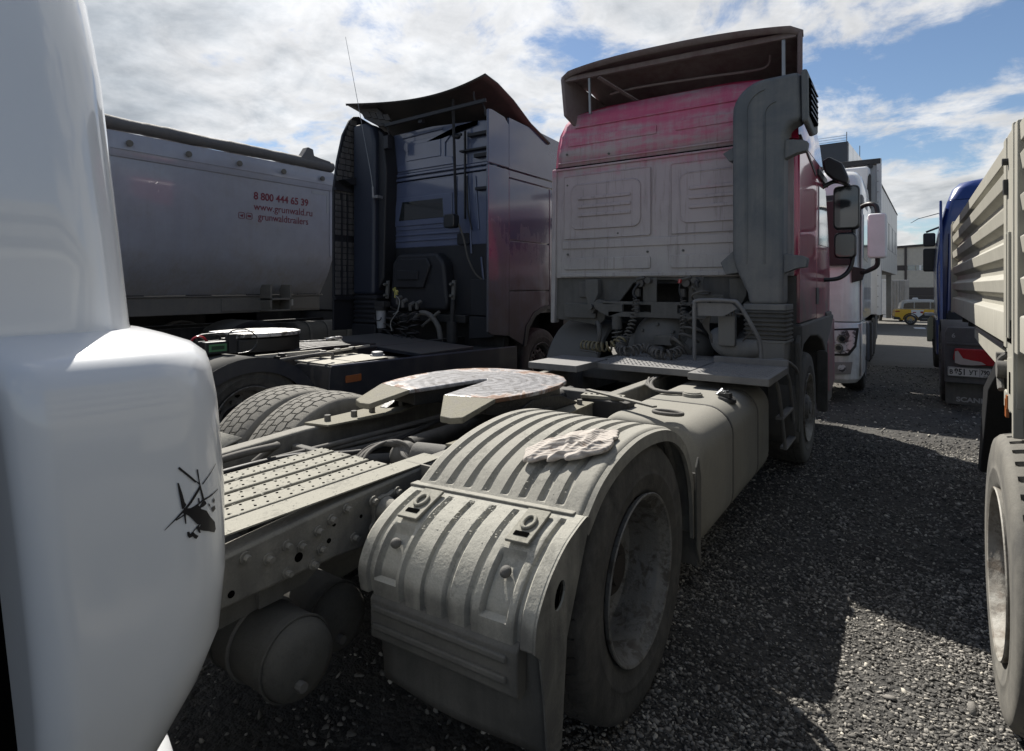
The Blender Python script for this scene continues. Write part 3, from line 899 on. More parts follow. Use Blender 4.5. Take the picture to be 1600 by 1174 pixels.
for (x0, x1, xs_) in ((-2.95, -2.91, -1), (-.73, -.69, 1)):
    b = B()
    if xs_ < 0: b.prism([(5.09, 3.67), (5.17, 3.71), (5.95, 3.52), (6.7, 3.05), (5.6, 3.02), (5.35, 3.20), (5.14, 3.30)], 'x', x0, x1)
    else: b.prism([(5.10, 3.62), (5.2, 3.64), (5.95, 3.47), (6.7, 3.02), (5.6, 3.02), (5.35, 3.12), (5.15, 3.22)], 'x', x0, x1)
    b.v = [(-1.77 + (p[0] + 1.77) * (1 - .26 * max(0, p[1] - 4.95) / 1.75), p[1], p[2]) for p in b.v]
    part('spoiler_side', b, sp, T, bevel=.015)
b = B(); b.bar((-2.89, 5.14, 3.66), (-.76, 5.14, 3.60), .05, .05); part('spoiler_lip', b, sp, T, bevel=.008)
b = B()
b.tube(catmull([(-2.52, 5.4, 3.52), (-2.2, 5.4, 3.53), (-1.6, 5.4, 3.50), (-1.15, 5.4, 3.47), (-1.03, 5.4, 3.49), (-1.0, 5.35, 3.56)]), .012, 8); part('spoiler_stiffener', b, sp, T)
b = B(); b.bar((-2.62, 5.14, 3.64), (-2.62, 5.16, 3.28), .022, .022); part('spoiler_stay', b, grey_metal, T)
b = B(); b.bar((-.86, 5.14, 3.62), (-.86, 5.15, 3.20), .026, .026); part('spoiler_stay', b, grey_metal, T)
b = B(); b.bar((-2.50, 5.1, 3.60), (-2.2, 5.55, 3.38), .045, .012); part('spoiler_stay', b, sp, T)

# side of the cab (right): door seams, window, lower skirt, arch
XR = -.765
def rbox(nm, m_, pts, x0=XR - .02, x1=XR + .006, bev=.004, **k):
    b = B(); b.prism(pts, 'x', x0, x1); return part(nm, b, m_, T, bevel=bev, **k)
rbox('rear_corner_panel', red_side, [(5.27, 1.27), (5.27, 2.78), (5.72, 2.76), (6.28, 2.60), (6.28, 1.27)])
rbox('door', red_side, [(6.30, 1.24), (6.30, 2.60), (6.95, 2.62), (7.15, 2.2), (7.3, 2.05), (7.38, 1.7), (7.36, 1.24)])
b = B(); b.prism([(6.42, 1.98), (6.42, 2.56), (6.92, 2.58), (7.22, 2.0)], 'x', XR + .004, XR + .014); part('side_window', b, glass_pale, T, bevel=.003)
b = B(); b.prism([(6.36, 2.66), (6.36, 2.72), (7.0, 2.72), (7.1, 2.64)], 'x', XR - .01, XR + .02); part('rain_deflector', b, black_plastic, T, bevel=.004)
b = B(); b.prism(rrect(6.32, 6.42, 1.43, 1.56, .02), 'x', XR, XR + .012); part('door_handle', b, black_plastic, T)
b = B(); b.prism([(5.30, 2.83), (5.32, 2.80), (6.2, 2.62), (6.2, 2.66)], 'x', XR - .03, XR + .012); part('roof_side_trim', b, navy_spoiler, T)
lowgrey = mat('grey_lower_cab_plastic', (.09, .09, .09), .7, dust=.5, dcol=(.17, .16, .145), bump=.2)
rbox('wheel_arch_trim', lowgrey, [(5.22, 1.26), (6.6, 1.26), (7.5, 1.26), (7.52, .92), (7.0, .45), (6.86, .46), (6.80, .9), (6.55, 1.03), (6.2, 1.10), (5.7, 1.13), (5.3, 1.08), (5.22, 1.05)], x0=-.98, x1=-.735, bev=.02)
rbox('front_step_panel', red_side, [(6.9, .98), (7.5, 1.22), (7.55, .5), (7.2, .42), (6.95, .46)], x0=-1.0, x1=-.725, bev=.02)
b = B(); b.loft([[(p[0], p[1], z) for p in rrect(-3.12, -.74, 6.95, 7.62, [.02, .02, .25, .25])] for z in (.32, .40, 1.3)]); part('front_bumper', b, lowgrey, T, bevel=.02)
b = B(); b.prism(rrect(-.98, -.735, .46, 1.12, .03), 'y', 5.08, 5.11); part('front_wheel_flap', b, flap_mat, T, bevel=.006)
b = B(); b.prism([(5.06, .42), (5.12, .40), (5.20, 1.0), (5.14, 1.18), (5.06, 1.12)], 'x', -.765, -.735); part('flap_side', b, flap_mat, T, bevel=.006)
b = B(); b.prism(rrect(-.80, -.70, .30, .92, .03), 'y', 6.62, 6.65); part('front_flap', b, flap_mat, T, bevel=.005)
# door mirror arms + mirror housings (right)
b = B(); b.tube(catmull([(-.77, 6.80, 2.60), (-.66, 6.85, 2.66), (-.55, 6.92, 2.62), (-.50, 6.95, 2.5), (-.50, 6.96, 2.2), (-.50, 6.96, 1.95), (-.53, 6.95, 1.76), (-.62, 6.9, 1.66), (-.76, 6.85, 1.64)]), .022, 10); part('mirror_arm', b, mirror_mat, T, smooth=60)
b = B(); b.prism(rrect(-.68, -.44, 2.16, 2.62, .05), 'y', 6.90, 6.99); part('mirror_housing', b, mirror_mat, T, bevel=.02)
b = B(); b.prism(rrect(-.665, -.455, 2.185, 2.6, .04), 'y', 6.893, 6.899); part('mirror_glass', b, glass, T)
b = B(); b.prism(rrect(-.67, -.47, 1.86, 2.13, .05), 'y', 6.88, 6.97); part('wide_mirror_housing', b, mirror_mat, T, bevel=.02)
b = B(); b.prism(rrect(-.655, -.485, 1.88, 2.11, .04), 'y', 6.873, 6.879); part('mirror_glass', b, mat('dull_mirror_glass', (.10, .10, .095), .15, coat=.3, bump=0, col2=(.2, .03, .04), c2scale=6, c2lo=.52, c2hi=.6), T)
b = B(); b.prism([(-.76, 2.86), (-.70, 2.90), (-.58, 2.82), (-.52, 2.66), (-.54, 2.60), (-.66, 2.66), (-.74, 2.74)], 'y', 6.70, 6.88); part('kerb_mirror', b, mirror_mat, T, bevel=.02)
b = B(); b.box(-.775, -.75, 6.22, 6.36, 1.40, 1.56); part('hinge_cover', b, black_plastic, T, bevel=.004)

# ---- wheels
wheel(T, -.83, 2.04, TYRE_R, True, tyre_me, rubber, rim_mat)
wheel(T, -1.155, 2.04, TYRE_R, True, tyre_me, rubber)
wheel(T, -3.11, 2.04, TYRE_R, True, tyre_me, tread_light, rim_mat, flip=-1)
wheel(T, -2.785, 2.04, TYRE_R, True, tyre_me, tread_light, flip=-1)
wheel(T, -.765, 5.76, TYRE_R, False, tyre_me, rubber_light, rim_light, hubm=rim_mat)
wheel(T, -3.10, 5.74, TYRE_R, False, tyre_me, rubber, rim_light, flip=-1)
b = B(); b.cyl((-2.85, 2.04, .5), (-1.1, 2.04, .5), .085, n=16); b.ball((-1.97, 2.04, .5), .22, 9); part('rear_axle', b, chassis, T, smooth=50)
b = B(); b.cyl((-2.9, 5.74, .5), (-1.0, 5.74, .5), .06, n=12); part('front_axle', b, chassis_dark, T)

# ---- frame
def rail(x0, x1, nm):
    """C-section: web + flanges, dropping towards the tail"""
    prof = [(.72, .835), (1.2, .872), (1.7, .895), (2.4, .895), (7.0, .895)]
    bot = [(.72, .70), (1.2, .70), (1.6, .66), (2.4, .64), (7.0, .64)]
    b = B(); b.prism(prof + bot[::-1], 'x', x0, x1)
    return part(nm, b, MATS['rail_dust'], T, bevel=.012, seg=2)
mat('rail_dust', (.09, .087, .08), .8, dust=.46, dcol=(.26, .25, .22), up=.9, bump=.6, bscale=45, flakes=.3)
rail(-1.60, -1.52, 'frame_rail'); rail(-2.44, -2.36, 'frame_rail')
def bolts(lst, x0, x1, nm='frame_bolt', r=.018):
    b = B()
    for (y, z) in lst: b.cyl((x0, y, z), (x1, y, z), r, r * .8, n=8); b.cyl((x0, y, z), (x0 + (x1 - x0) * .35, y, z), r * 1.5, n=14)
    for i, (y, z) in enumerate(lst):
        b = B(); b.cyl((x0, y, z), (x1, y, z), r, r * .8, n=8); b.cyl((x0, y, z), (x0 + (x1 - x0) * .35, y, z), r * 1.5, n=12)
        part(nm, b, MATS['rail_dust'], T, smooth=30)
bolts([(.90, .82), (.97, .79), (1.03, .805), (1.08, .785), (1.14, .81), (1.19, .83), (1.25, .845), (1.15, .75), (1.03, .725), (1.28, .74), (1.12, .715)], -1.522, -1.497, r=.011)
b = B()
for (y, z, r_) in ((1.07, .755, .014), (1.18, .765, .008), (1.20, .81, .007), (.86, .735, .01), (1.31, .80, .006)): b.cyl((-1.524, y, z), (-1.5185, y, z), r_, n=14)
part('frame_holes', b, dark_hole, T)
# perforated deck plate over the tail
deckm = mat('dusty_pale_deck', (.16, .15, .13), .75, dust=.55, dcol=(.31, .30, .255), dscale=5, up=.45, bump=.5, bscale=50, flakes=.4)
b = B(); b.prism([(-2.05, .74), (-1.615, .74), (-1.615, 1.50), (-1.68, 1.57), (-2.03, 1.57), (-2.05, 1.52)], 'z', .866, .874); part('deck_plate', b, chassis, T, bevel=.003)
for (xa, xb) in ((-2.045, -1.965), (-1.945, -1.86), (-1.84, -1.755), (-1.735, -1.65)):
    b = B(); b.prism([(xa, .742), (xb, .742), (xb, 1.555), (xa, 1.555)], 'z', .8735, .893); part('deck_tread', b, deckm, T, bevel=.006)
b = B()
for xa in (-2.025, -1.985, -1.925, -1.88, -1.82, -1.775, -1.715, -1.67):
    for k in range(19):
        y = .77 + k * .042 + (.02 if int(xa * 1000) % 2 else 0)
        b.cyl((xa, y, .8925), (xa, y, .8945), .0045, n=8)
part('deck_perforations', b, dark_hole, T, kind='stuff')
b = B(); b.box(-1.62, -1.525, .72, 1.72, .8945, .8995); part('rail_top_flange', b, deckm, T)
# lateral fender bracket with flange + pipe into the fender
b = B()
star = []
for k in range(16):
    a = 2 * pi * k / 16; r_ = .075 if k % 4 == 2 else .048
    star.append((1.40 + r_ * math.cos(a), .80 + r_ * math.sin(a)))
b.prism(star, 'x', -1.52, -1.50); b.cyl((-1.50, 1.40, .80), (-1.45, 1.40, .80), .045, .03, n=16); b.cyl((-1.45, 1.40, .80), (-1.10, 1.44, .79), .028, n=14)
part('fender_bracket', b, MATS['rail_dust'], T, bevel=.004)
bolts([(1.345, .845), (1.455, .845), (1.345, .755), (1.455, .755)], -1.50, -1.48, 'bracket_bolt', .012)
b = B(); b.box(-1.52, -1.40, 1.70, 1.715, .80, .90); b.cyl((-1.42, 1.75, .85), (-1.30, 1.8, .85), .035, n=14); b.cyl((-1.44, 1.66, .84), (-1.44, 1.70, .84), .02, n=6)
part('bump_bracket', b, MATS['rail_dust'], T, smooth=30)
b = B(); b.box(-1.60, -1.36, 1.60, 1.61, .84, .90); part('bracket_plate', b, MATS['rail_dust'], T)
# tail cross member and towing hook piece
b = B(); b.box(-2.36, -1.60, .74, .80, .66, .86); b.box(-2.36, -1.60, 1.62, 1.66, .68, .84); part('cross_member', b, chassis, T, bevel=.008)
for y in (3.45, 4.5):
    b = B(); b.box(-2.36, -1.60, y, y + .10, .78, .87); part('cross_member', b, chassis, T, bevel=.01)
b = B(); b.bar((-1.93, .86, .90), (-1.90, .93, .955), .022, .012); b.bar((-1.91, .90, .90), (-1.83, .99, .905), .05, .01); part('lamp_bracket', b, mat('rusty_bracket', (.10, .045, .03), .8, dust=.3, dcol=(.2, .15, .12), bump=.5), T, bevel=.002)
b = B()
b.prism([(.72, .70), (1.3, .70), (1.15, .62), (.72, .60)], 'x', -1.62, -1.60); part('tank_bracket', b, chassis, T)
# air tanks
def airtank(x1, y, z, r_):
    b = B(); b.lathe((x1, y, z), (1, 0, 0), [(-1.0, .001), (-1.0, r_ * .6), (-.96, r_ * .9), (-.90, r_), (-.10, r_), (-.095, r_ * 1.01), (-.09, r_), (-.050, r_ * .97), (-.022, r_ * .88), (-.008, r_ * .6), (0, .001)], 32)
    tk = part('air_tank', b, airtank_mat, T, smooth=50)
    for xw in (.06, .32):
        b = B(); b.tube([(x1 - xw, y + (r_ + .002) * math.cos(t), z + (r_ + .002) * math.sin(t)) for t in [k * 2 * pi / 28 for k in range(28)]], .004, 5, closed=True); part('weld_seam', b, airtank_mat, T)
    b = B(); b.cyl((x1 - .01, y - .03, z - .04), (x1 + .018, y - .03, z - .04), .014, n=8); part('drain_plug', b, bolt_mat, T)
airtank(-1.40, 1.02, .50, .112); airtank(-1.58, 1.30, .43, .112)
b = B(); b.tube([( -1.62, 1.02 + .116 * math.cos(t), .50 + .116 * math.sin(t)) for t in [k * 2 * pi / 24 for k in range(25)]], .006, 6); b.box(-1.64, -1.58, .98, 1.06, .62, .70)
part('tank_strap', b, chassis, T)
b = B(); b.box(-2.36, -1.60, 1.60, 2.45, .60, .635); part('sun_block_plate', b, chassis_dark, T, bevel=.01)  # added plate between the rails, keeps sun off the ground below
b = B(); b.box(-2.56, -2.28, 1.47, 1.49, .33, .66); part('sun_block_web', b, chassis_dark, T)  # added panel, stops the sun slipping in behind the left tyre
# suspension: air springs, links, prop shaft joint, cables inside the frame
b = B(); b.cyl((-2.25, 1.70, .74), (-1.72, 2.5, .70), .04, n=12); b.cyl((-1.98, 2.0, .80), (-1.98, 3.6, .82), .05, n=14); part('prop_shaft', b, chassis_dark, T, smooth=40)
b = B(); b.cyl((-1.86, 1.92, .80), (-1.70, 1.96, .80), .062, n=18); b.cyl((-1.72, 1.90, .80), (-1.64, 1.93, .81), .035, n=12); b.ball((-1.95, 1.94, .78), .07, 8); b.bar((-1.68, 1.96, .80), (-1.3, 2.2, .80), .06, .05)
part('suspension_link', b, chassis, T, bevel=.006)
for (x, y) in ((-2.55, 1.75), (-1.42, 2.45), (-2.52, 2.45)):
    b = B(); b.lathe((x, y, .58), (0, 0, 1), [(0, .08), (.03, .12), (.08, .13), (.11, .115), (.14, .13), (.2, .12), (.22, .08)], 24); part('air_spring', b, rubber, T, smooth=50)
def cable(nm, pts, r_, m_): 
    b = B(); b.tube(catmull(pts, 8), r_, 8); part(nm, b, m_, T, smooth=60)
rnd = random.Random(5)
for k in range(7):
    cable('air_line', [(-2.28 + rnd.uniform(-.02, .02), .9 + rnd.uniform(0, .1), .80 + rnd.uniform(-.03, .03)), (-2.27 + rnd.uniform(-.03, .03), 1.5, .82 + rnd.uniform(-.03, .02)), (-2.2 + rnd.uniform(-.05, .03), 1.95, .80 + rnd.uniform(-.03, .03)), (-2.15, 2.5, .84 + rnd.uniform(-.03, .03)), (-2.2, 3.3, .84)], rnd.uniform(.006, .014), rnd.choice([hose_dark, hose_grey]))
for k in range(9):
    a = rnd.uniform(-.03, .03)
    cable('looped_cable', [(-2.02 + a, 1.70, .74), (-2.06 + a * 2, 1.78, .80 + a), (-2.02 + a, 1.86 + a, .845 + a * .3), (-1.93 + a, 1.90, .84 + a * .5), (-1.86, 1.88 + a, .80), (-1.80, 1.95, .74)], .008, hose_grey)
cable('air_pipe', [(-2.26, 1.0, .86), (-2.22, 1.25, .895), (-2.20, 1.42, .90), (-2.26, 1.47, .88), (-2.30, 1.4, .82)], .016, hose_grey)
# left side bracket plate with the coupling mounting
b = B(); b.prism([(-2.44, 1.75), (-2.30, 1.78), (-2.24, 2.20), (-2.30, 2.42), (-2.46, 2.42)], 'z', .897, .907); part('mounting_plate', b, ramp_mat, T, bevel=.002)
b = B(); b.prism([(-1.62, 1.85), (-1.50, 1.9), (-1.46, 2.3), (-1.50, 3.0), (-1.62, 3.0)], 'z', .897, .907); part('mounting_plate', b, ramp_mat, T, bevel=.002)
for (x, y) in ((-2.38, 1.84), (-2.34, 2.30), (-2.4, 2.37), (-1.55, 1.96), (-1.54, 2.9), (-2.35, 1.98), (-2.35, 2.1)):
    b = B(); b.cyl((x, y, .906), (x, y, .935), .016, n=6); part('plate_bolt', b, bolt_mat, T)
# coupling pedestals and beam
b = B()
for s_ in (-1, 1):
    b.prism([(2.2, .907), (2.95, .907), (2.75, .98), (2.60, 1.0), (2.45, 1.0), (2.32, .96)], 'x', -1.99 + s_ * .39 - .03, -1.99 + s_ * .39 + .03)
b.box(-2.42, -1.56, 2.48, 2.62, .905, .94)
part('coupling_pedestal', b, greasy, T, bevel=.008)

# ---- fifth wheel plate : half outlines, level part and the two sloping horns
cx5 = -1.99
def mir(p): return [(cx5 + x, y) for x, y in p]
right_half = [(0, 2.63), (.025, 2.60), (.05, 2.48), (.085, 2.28), (.115, 2.13), (.385, 2.19), (.43, 2.35), (.45, 2.52), (.44, 2.70), (.40, 2.84), (.32, 2.95), (.20, 3.02), (0, 3.05)]
zt = 1.045
def fan(top, bottom, half, s_):
    b = B(); pts = [(cx5 + s_ * x, y) for x, y in half]
    b.prism(pts, 'z', bottom, top); return b
b = fan(zt, zt - .022, right_half, 1); b2 = fan(zt, zt - .022, right_half, -1)
full = [(cx5 + x, y) for x, y in right_half[:-1]] + [(cx5 - x, y) for x, y in right_half[::-1][0:-1]]
b = B(); b.prism(full, 'z', zt - .022, zt)
part('coupling_plate', b, coupling_mat, T, bevel=.006)
for s_ in (-1, 1):
    p_top = [(.115, 2.13, zt), (.385, 2.19, zt), (.355, 1.985, .992), (.30, 1.965, .985), (.235, 1.97, .985)]
    lo = [(x, y, z - (.022 if i < 2 else .03)) for i, (x, y, z) in enumerate(p_top)]
    vs = [(cx5 + s_ * x, y, z) for x, y, z in p_top] + [(cx5 + s_ * x, y, z) for x, y, z in lo]
    b = B(); b.add(vs, [(0, 1, 2, 3, 4), (9, 8, 7, 6, 5)] + [(i, (i + 1) % 5, 5 + (i + 1) % 5, 5 + i) for i in range(5)])
    part('coupling_horn', b, ramp_mat, T, bevel=.005)
# skirt of the casting below the plate
b = B()
ins = [(.06, 2.60), (.10, 2.30), (.14, 2.19), (.24, 2.18), (.33, 2.19), (.37, 2.24), (.41, 2.4), (.42, 2.62), (.38, 2.8), (.26, 2.96), (.06, 2.99)]
for s_ in (-1, 1):
    q = [(cx5 + s_ * x, y) for x, y in ins]
    n_ = len(q)
    lowz = [.96, .95, .95, .965, .965, .95, .94, .94, .94, .95, .96]
    b.add([(p[0], p[1], zt - .023) for p in q] + [(p[0], p[1], lowz[i]) for i, p in enumerate(q)], [tuple(range(n_)), tuple(range(2 * n_ - 1, n_ - 1, -1))] + [(i, (i + 1) % n_, n_ + (i + 1) % n_, n_ + i) for i in range(n_)])
part('coupling_casting', b, greasy, T, bevel=.004)
b = B(); b.cyl((cx5, 2.66, .98), (cx5, 2.66, 1.02), .10, n=20); b.box(cx5 - .08, cx5 + .08, 2.7, 2.95, .95, 1.0); part('coupling_jaw', b, greasy, T, bevel=.004)
# release handle : long rod with an oval loop over the tank
b = B(); b.bar((-1.62, 3.15, .945), (-1.10, 2.90, .945), .03, .010); part('release_rod', b, MATS['rail_dust'], T)
loop = [(-1.02 + .075 * math.cos(t) - .0 * math.sin(t), 2.87 + .040 * math.sin(t), .93) for t in [k * 2 * pi / 20 for k in range(20)]]
b = B(); b.tube(loop, .010, 8, closed=True); part('release_handle', b, hose_grey, T, smooth=60)
b = B(); b.bar((-1.60, 3.05, .93), (-1.36, 3.10, .93), .09, .02); part('rod_guide', b, deckm, T, bevel=.004)
for k in range(7):
    b = B(); b.cyl((-1.58 + k * .034, 3.055 + k * .006, .938), (-1.58 + k * .034, 3.055 + k * .006, .9435), .008, n=8); part('guide_hole', b, black_ink, T)
b = B(); b.box(-1.60, -1.30, 3.02, 3.12, .70, .92); part('valve_bracket', b, chassis_dark, T, bevel=.01)

# ---- catwalk behind the cab
catm = mat('grey_tread_plate', (.16, .16, .165), .55, metal=.3, dust=.5, dcol=(.26, .255, .245), bump=.2)
for (x0, x1, y0, y1, z) in ((-2.42, -2.0, 3.72, 4.25, .995), (-2.05, -1.27, 4.05, 4.95, .985), (-1.26, -.74, 3.93, 4.60, .985)):
    b = B(); b.prism(rrect(x0, x1, y0, y1, .01), 'z', z - .05, z); part('catwalk_plate', b, catm, T, bevel=.006)
b = B()
for (x0, x1, y0, y1, z) in ((-2.03, -1.29, 4.07, 4.93, .985), (-1.24, -.76, 3.95, 4.58, .985)):
    i = 0; y = y0 + .02
    while y < y1 - .01:
        x = x0 + .02 + (i % 2) * .016; j = 0
        while x < x1 - .01:
            s_ = 1 if (i + j) % 2 else -1
            b.add([(x - .011, y - s_ * .004, z), (x, y + .003, z), (x + .011, y + s_ * .004, z), (x, y - .003, z), (x, y, z + .004)], [(0, 1, 4), (1, 2, 4), (2, 3, 4), (3, 0, 4)])
            x += .032; j += 1
        y += .03; i += 1
part('tread_pattern', b, catm, T, kind='stuff', smooth=0)
b = B(); b.box(-1.27, -.74, 4.60, 4.63, .93, 1.03); part('catwalk_edge', b, catm, T, bevel=.004)
b = B(); b.tube(catmull([(-.98, 4.62, 1.0), (-.80, 4.7, 1.02), (-.74, 4.85, .96), (-.74, 5.0, .9)]), .014, 8); part('catwalk_tube', b, catm, T, smooth=60)
# hoop rail
b = B(); b.tube(catmull([(-1.42, 4.60, .99), (-1.42, 4.60, 1.3), (-1.42, 4.60, 1.42), (-1.39, 4.60, 1.46), (-1.15, 4.60, 1.46), (-1.08, 4.60, 1.43), (-.98, 4.62, 1.25), (-.94, 4.64, 1.15), (-.93, 4.65, 1.0)], 5), .015, 10); part('hoop_rail', b, catm, T, smooth=60)
b = B(); b.prism([(-1.40, 1.44), (-1.14, 1.44), (-1.10, 1.40), (-1.2, 1.34), (-1.4, 1.34)], 'y', 4.62, 4.63); part('hoop_gusset', b, catm, T)
b = B(); b.prism(rrect(-1.27, -1.14, 1.10, 1.36, .015), 'y', 4.72, 4.78); part('valve_box', b, mat('grey_valve_box', (.2, .2, .19), .6, dust=.5, dcol=(.2, .19, .17)), T, bevel=.008)
for k in range(7):
    x = -1.26 + k * .02
    cable('valve_cable', [(x, 4.70, 1.34), (x - .02, 4.66, 1.40), (-1.30 - k * .008, 4.66, 1.38 - k * .01), (-1.33 - k * .006, 4.68, 1.25), (-1.31, 4.7, 1.12 + k * .01)], .006, hose_grey)
cable('valve_cable', [(-1.15, 4.74, 1.36), (-1.06, 4.74, 1.34), (-1.02, 4.76, 1.24), (-1.10, 4.8, 1.14)], .007, hose_grey)

# ---- coiled hoses
def coil(nm, path, rad, tpm, th, m_):
    b = B(); b.tube(helix(path, rad, tpm, 14), th, 6, caps=True); part(nm, b, m_, T, smooth=60)
coil('coiled_hose', [(-2.06, 4.97, 1.46), (-2.05, 4.93, 1.38), (-2.07, 4.9, 1.25), (-2.10, 4.84, 1.12), (-2.08, 4.75, 1.05)], .028, 30, .0065, hose_grey)
coil('coiled_hose', [(-1.63, 4.97, 1.46), (-1.62, 4.93, 1.35), (-1.61, 4.9, 1.2), (-1.62, 4.86, 1.10)], .022, 34, .0055, hose_grey)
coil('coiled_hose', [(-1.47, 4.95, 1.56), (-1.46, 4.9, 1.45), (-1.46, 4.85, 1.3), (-1.50, 4.80, 1.18), (-1.55, 4.74, 1.08)], lambda t: .072 + .01 * t, 15, .009, hose_grey)
coil('coiled_hose', [(-2.47, 4.72, 1.035), (-2.30, 4.66, 1.035), (-2.16, 4.68, 1.05), (-2.10, 4.76, 1.10)], .040, 24, .010, hose_yellow)
coil('coiled_hose', [(-2.12, 4.80, 1.10), (-2.06, 4.62, 1.03), (-1.96, 4.55, 1.025), (-1.86, 4.66, 1.05), (-1.76, 4.62, 1.03), (-1.68, 4.5, 1.025), (-1.58, 4.5, 1.03), (-1.54, 4.62, 1.05)], .036, 26, .009, hose_grey)
for k in range(3):
    cable('air_line', [(-1.56, 4.8, 1.02 + k * .02), (-1.62 - k * .01, 4.7, 1.1), (-1.60, 4.62, 1.14 + k * .01), (-1.52, 4.6, 1.10), (-1.50, 4.68, 1.02)], .007, hose_grey)
cable('hose_tail', [(-2.04, 5.0, 1.6), (-2.08, 4.98, 1.55), (-2.09, 4.97, 1.50), (-2.06, 4.97, 1.46)], .012, hose_dark)
cable('hose_tail', [(-1.66, 4.98, 1.60), (-1.665, 4.97, 1.53), (-1.64, 4.97, 1.46)], .007, hose_dark)
cable('hose_tail', [(-1.50, 4.98, 1.62), (-1.51, 4.95, 1.6), (-1.50, 4.95, 1.56)], .018, hose_dark)
cable('hose_tail', [(-2.50, 4.72, 1.02), (-2.45, 4.64, 1.0), (-2.3, 4.6, .995), (-2.25, 4.55, .99)], .009, hose_grey)
# cables over the rail to the tank
for k in range(6):
    e = lambda: rnd.uniform(-.012, .012)
    cable('tank_cable', [(-1.55 + e(), 3.95 + .05 * k, .91), (-1.49 + e(), 3.78 + e() + k * .02, .905 + e() * .3), (-1.42 + e(), 3.68 + e(), .90), (-1.35 + e(), 3.60 + e(), .903), (-1.28 + e(), 3.58 + e(), .90), (-1.18, 3.62 + e(), .898)], .010, hose_grey)

# ---- fuel tank
b = B(); prof = rrect(-1.40, -.83, .25, .885, [.14, .16, .15, .10], 7)
def inset(p, k): 
    cxm, czm = -1.115, .567
    return [(cxm + (x - cxm) * (1 - k), czm + (z - czm) * (1 - k)) for x, z in p]
rings = []
for (y, k) in ((2.86, .10), (2.868, .055), (2.885, .025), (2.91, .008), (2.95, 0), (3.38, 0), (3.385, .006), (3.415, .006), (3.42, 0), (4.02, 0), (4.025, .006), (4.055, .006), (4.06, 0), (4.35, 0), (4.39, .008), (4.42, .03), (4.44, .10)):
    rings.append([(x, y, z) for x, z in inset(prof, k)])
b.loft(rings); part('fuel_tank', b, tank_mat, T, smooth=40)
for y in (3.40, 4.04):
    b = B(); pr = inset(prof, -.004); pr2 = inset(prof, .003)
    b.loft([[(x, y - .011, z) for x, z in pr2], [(x, y - .009, z) for x, z in pr], [(x, y + .009, z) for x, z in pr], [(x, y + .011, z) for x, z in pr2]]); part('tank_strap', b, flap_mat, T, smooth=30)
b = B(); b.lathe((-1.13, 3.62, .882), (0, 0, 1), [(0, .062), (.022, .060), (.024, .052), (.030, .050), (.034, .02), (.034, .001)], 24); part('filler_cap', b, tank_mat, T, smooth=35)
b = B(); b.lathe((-.93, 3.66, .872), (.15, 0, 1), [(0, .055), (.02, .052), (.024, .03), (.024, .001)], 20); b.bar((-.97, 3.66, .90), (-.90, 3.63, .91), .03, .03); part('filler_neck', b, black_plastic, T, smooth=35)
b = B(); b.bar((-1.0, 3.70, .905), (-.93, 3.67, .925), .035, .018); b.bar((-.99, 3.66, .90), (-.96, 3.69, .935), .02, .02); part('lock_lever', b, mat('bright_steel', (.6, .6, .6), .25, metal=.9, bump=.2), T, bevel=.003)
# ladder
b = B()
for (ya, yb_) in ((4.36, 4.70), (4.80, 5.10)):
    b.tube(catmull([(-.86, ya - .02, .95), (-.80, ya, .93), (-.775, ya + .05, .86), (-.775, ya + .20, .62), (-.775, yb_, .36)], 5), .014, 8)
part('ladder_rails', b, catm, T, smooth=60)
for (z, ya, yb_) in ((.62, 4.52, 4.96), (.37, 4.68, 5.10)):
    b = B(); b.bar((-.785, ya, z), (-.785, yb_, z), .05, .022); part('ladder_rung', b, catm, T, bevel=.004)
b = B(); b.box(-1.35, -.95, 4.7, 5.0, .3, .85); part('battery_box', b, chassis_dark, T, bevel=.02)

def yaw_flare(p):
    x, y, z = p
    if y > 2.0 or x < -1.6: return p
    f = min(1, (2.0 - y) / .5); u = (x + 1.42) / .6
    return (x, y + f * (.03 + .05 * min(1, max(0, (z - .6) / .2))) * u, z)
DEFORM = yaw_flare
# ---- rear fender (right): ribbed arch, lip, rear cover, plate, flap
fm = fender_mat
arc = catmull([(0, 1.455, .865), (0, 1.60, .955), (0, 1.80, 1.012), (0, 2.05, 1.032), (0, 2.30, .998), (0, 2.48, .905), (0, 2.58, .77), (0, 2.625, .62), (0, 2.64, .45)], 14)
x0f, x1f = -1.42, -.82
rib_x = [-1.375, -1.305, -1.235, -1.165, -1.095, -1.03, -.965, -.90]
nxr = 121
b = B(); rows = []
for i, p in enumerate(arc):
    nrm = Vector((0, -(arc[min(i + 1, len(arc) - 1)] - arc[max(i - 1, 0)]).z, (arc[min(i + 1, len(arc) - 1)] - arc[max(i - 1, 0)]).y)).normalized()
    s_ = i / (len(arc) - 1)
    env = min(1, max(0, (s_ - .045) / .008)) * min(1, max(0, (.80 - s_) / .01))
    row = []
    for k in range(nxr):
        x = x0f + (x1f - x0f) * k / (nxr - 1); d = 0
        for rx in rib_x:
            e = abs(x - rx)
            d = max(d, min(1, max(0, (.0125 - e) / .005)))
        edge = max(0, (x - (x1f - .02)) / .02)
        off = -.013 * d * env - .012 * edge ** 2
        row.append((x, p.y + nrm.y * off, p.z + nrm.z * off))
    rows.append(row)
b.loft(rows, closed=False, caps=False)
part('rear_fender', b, fm, T, solid=.006, smooth=28)
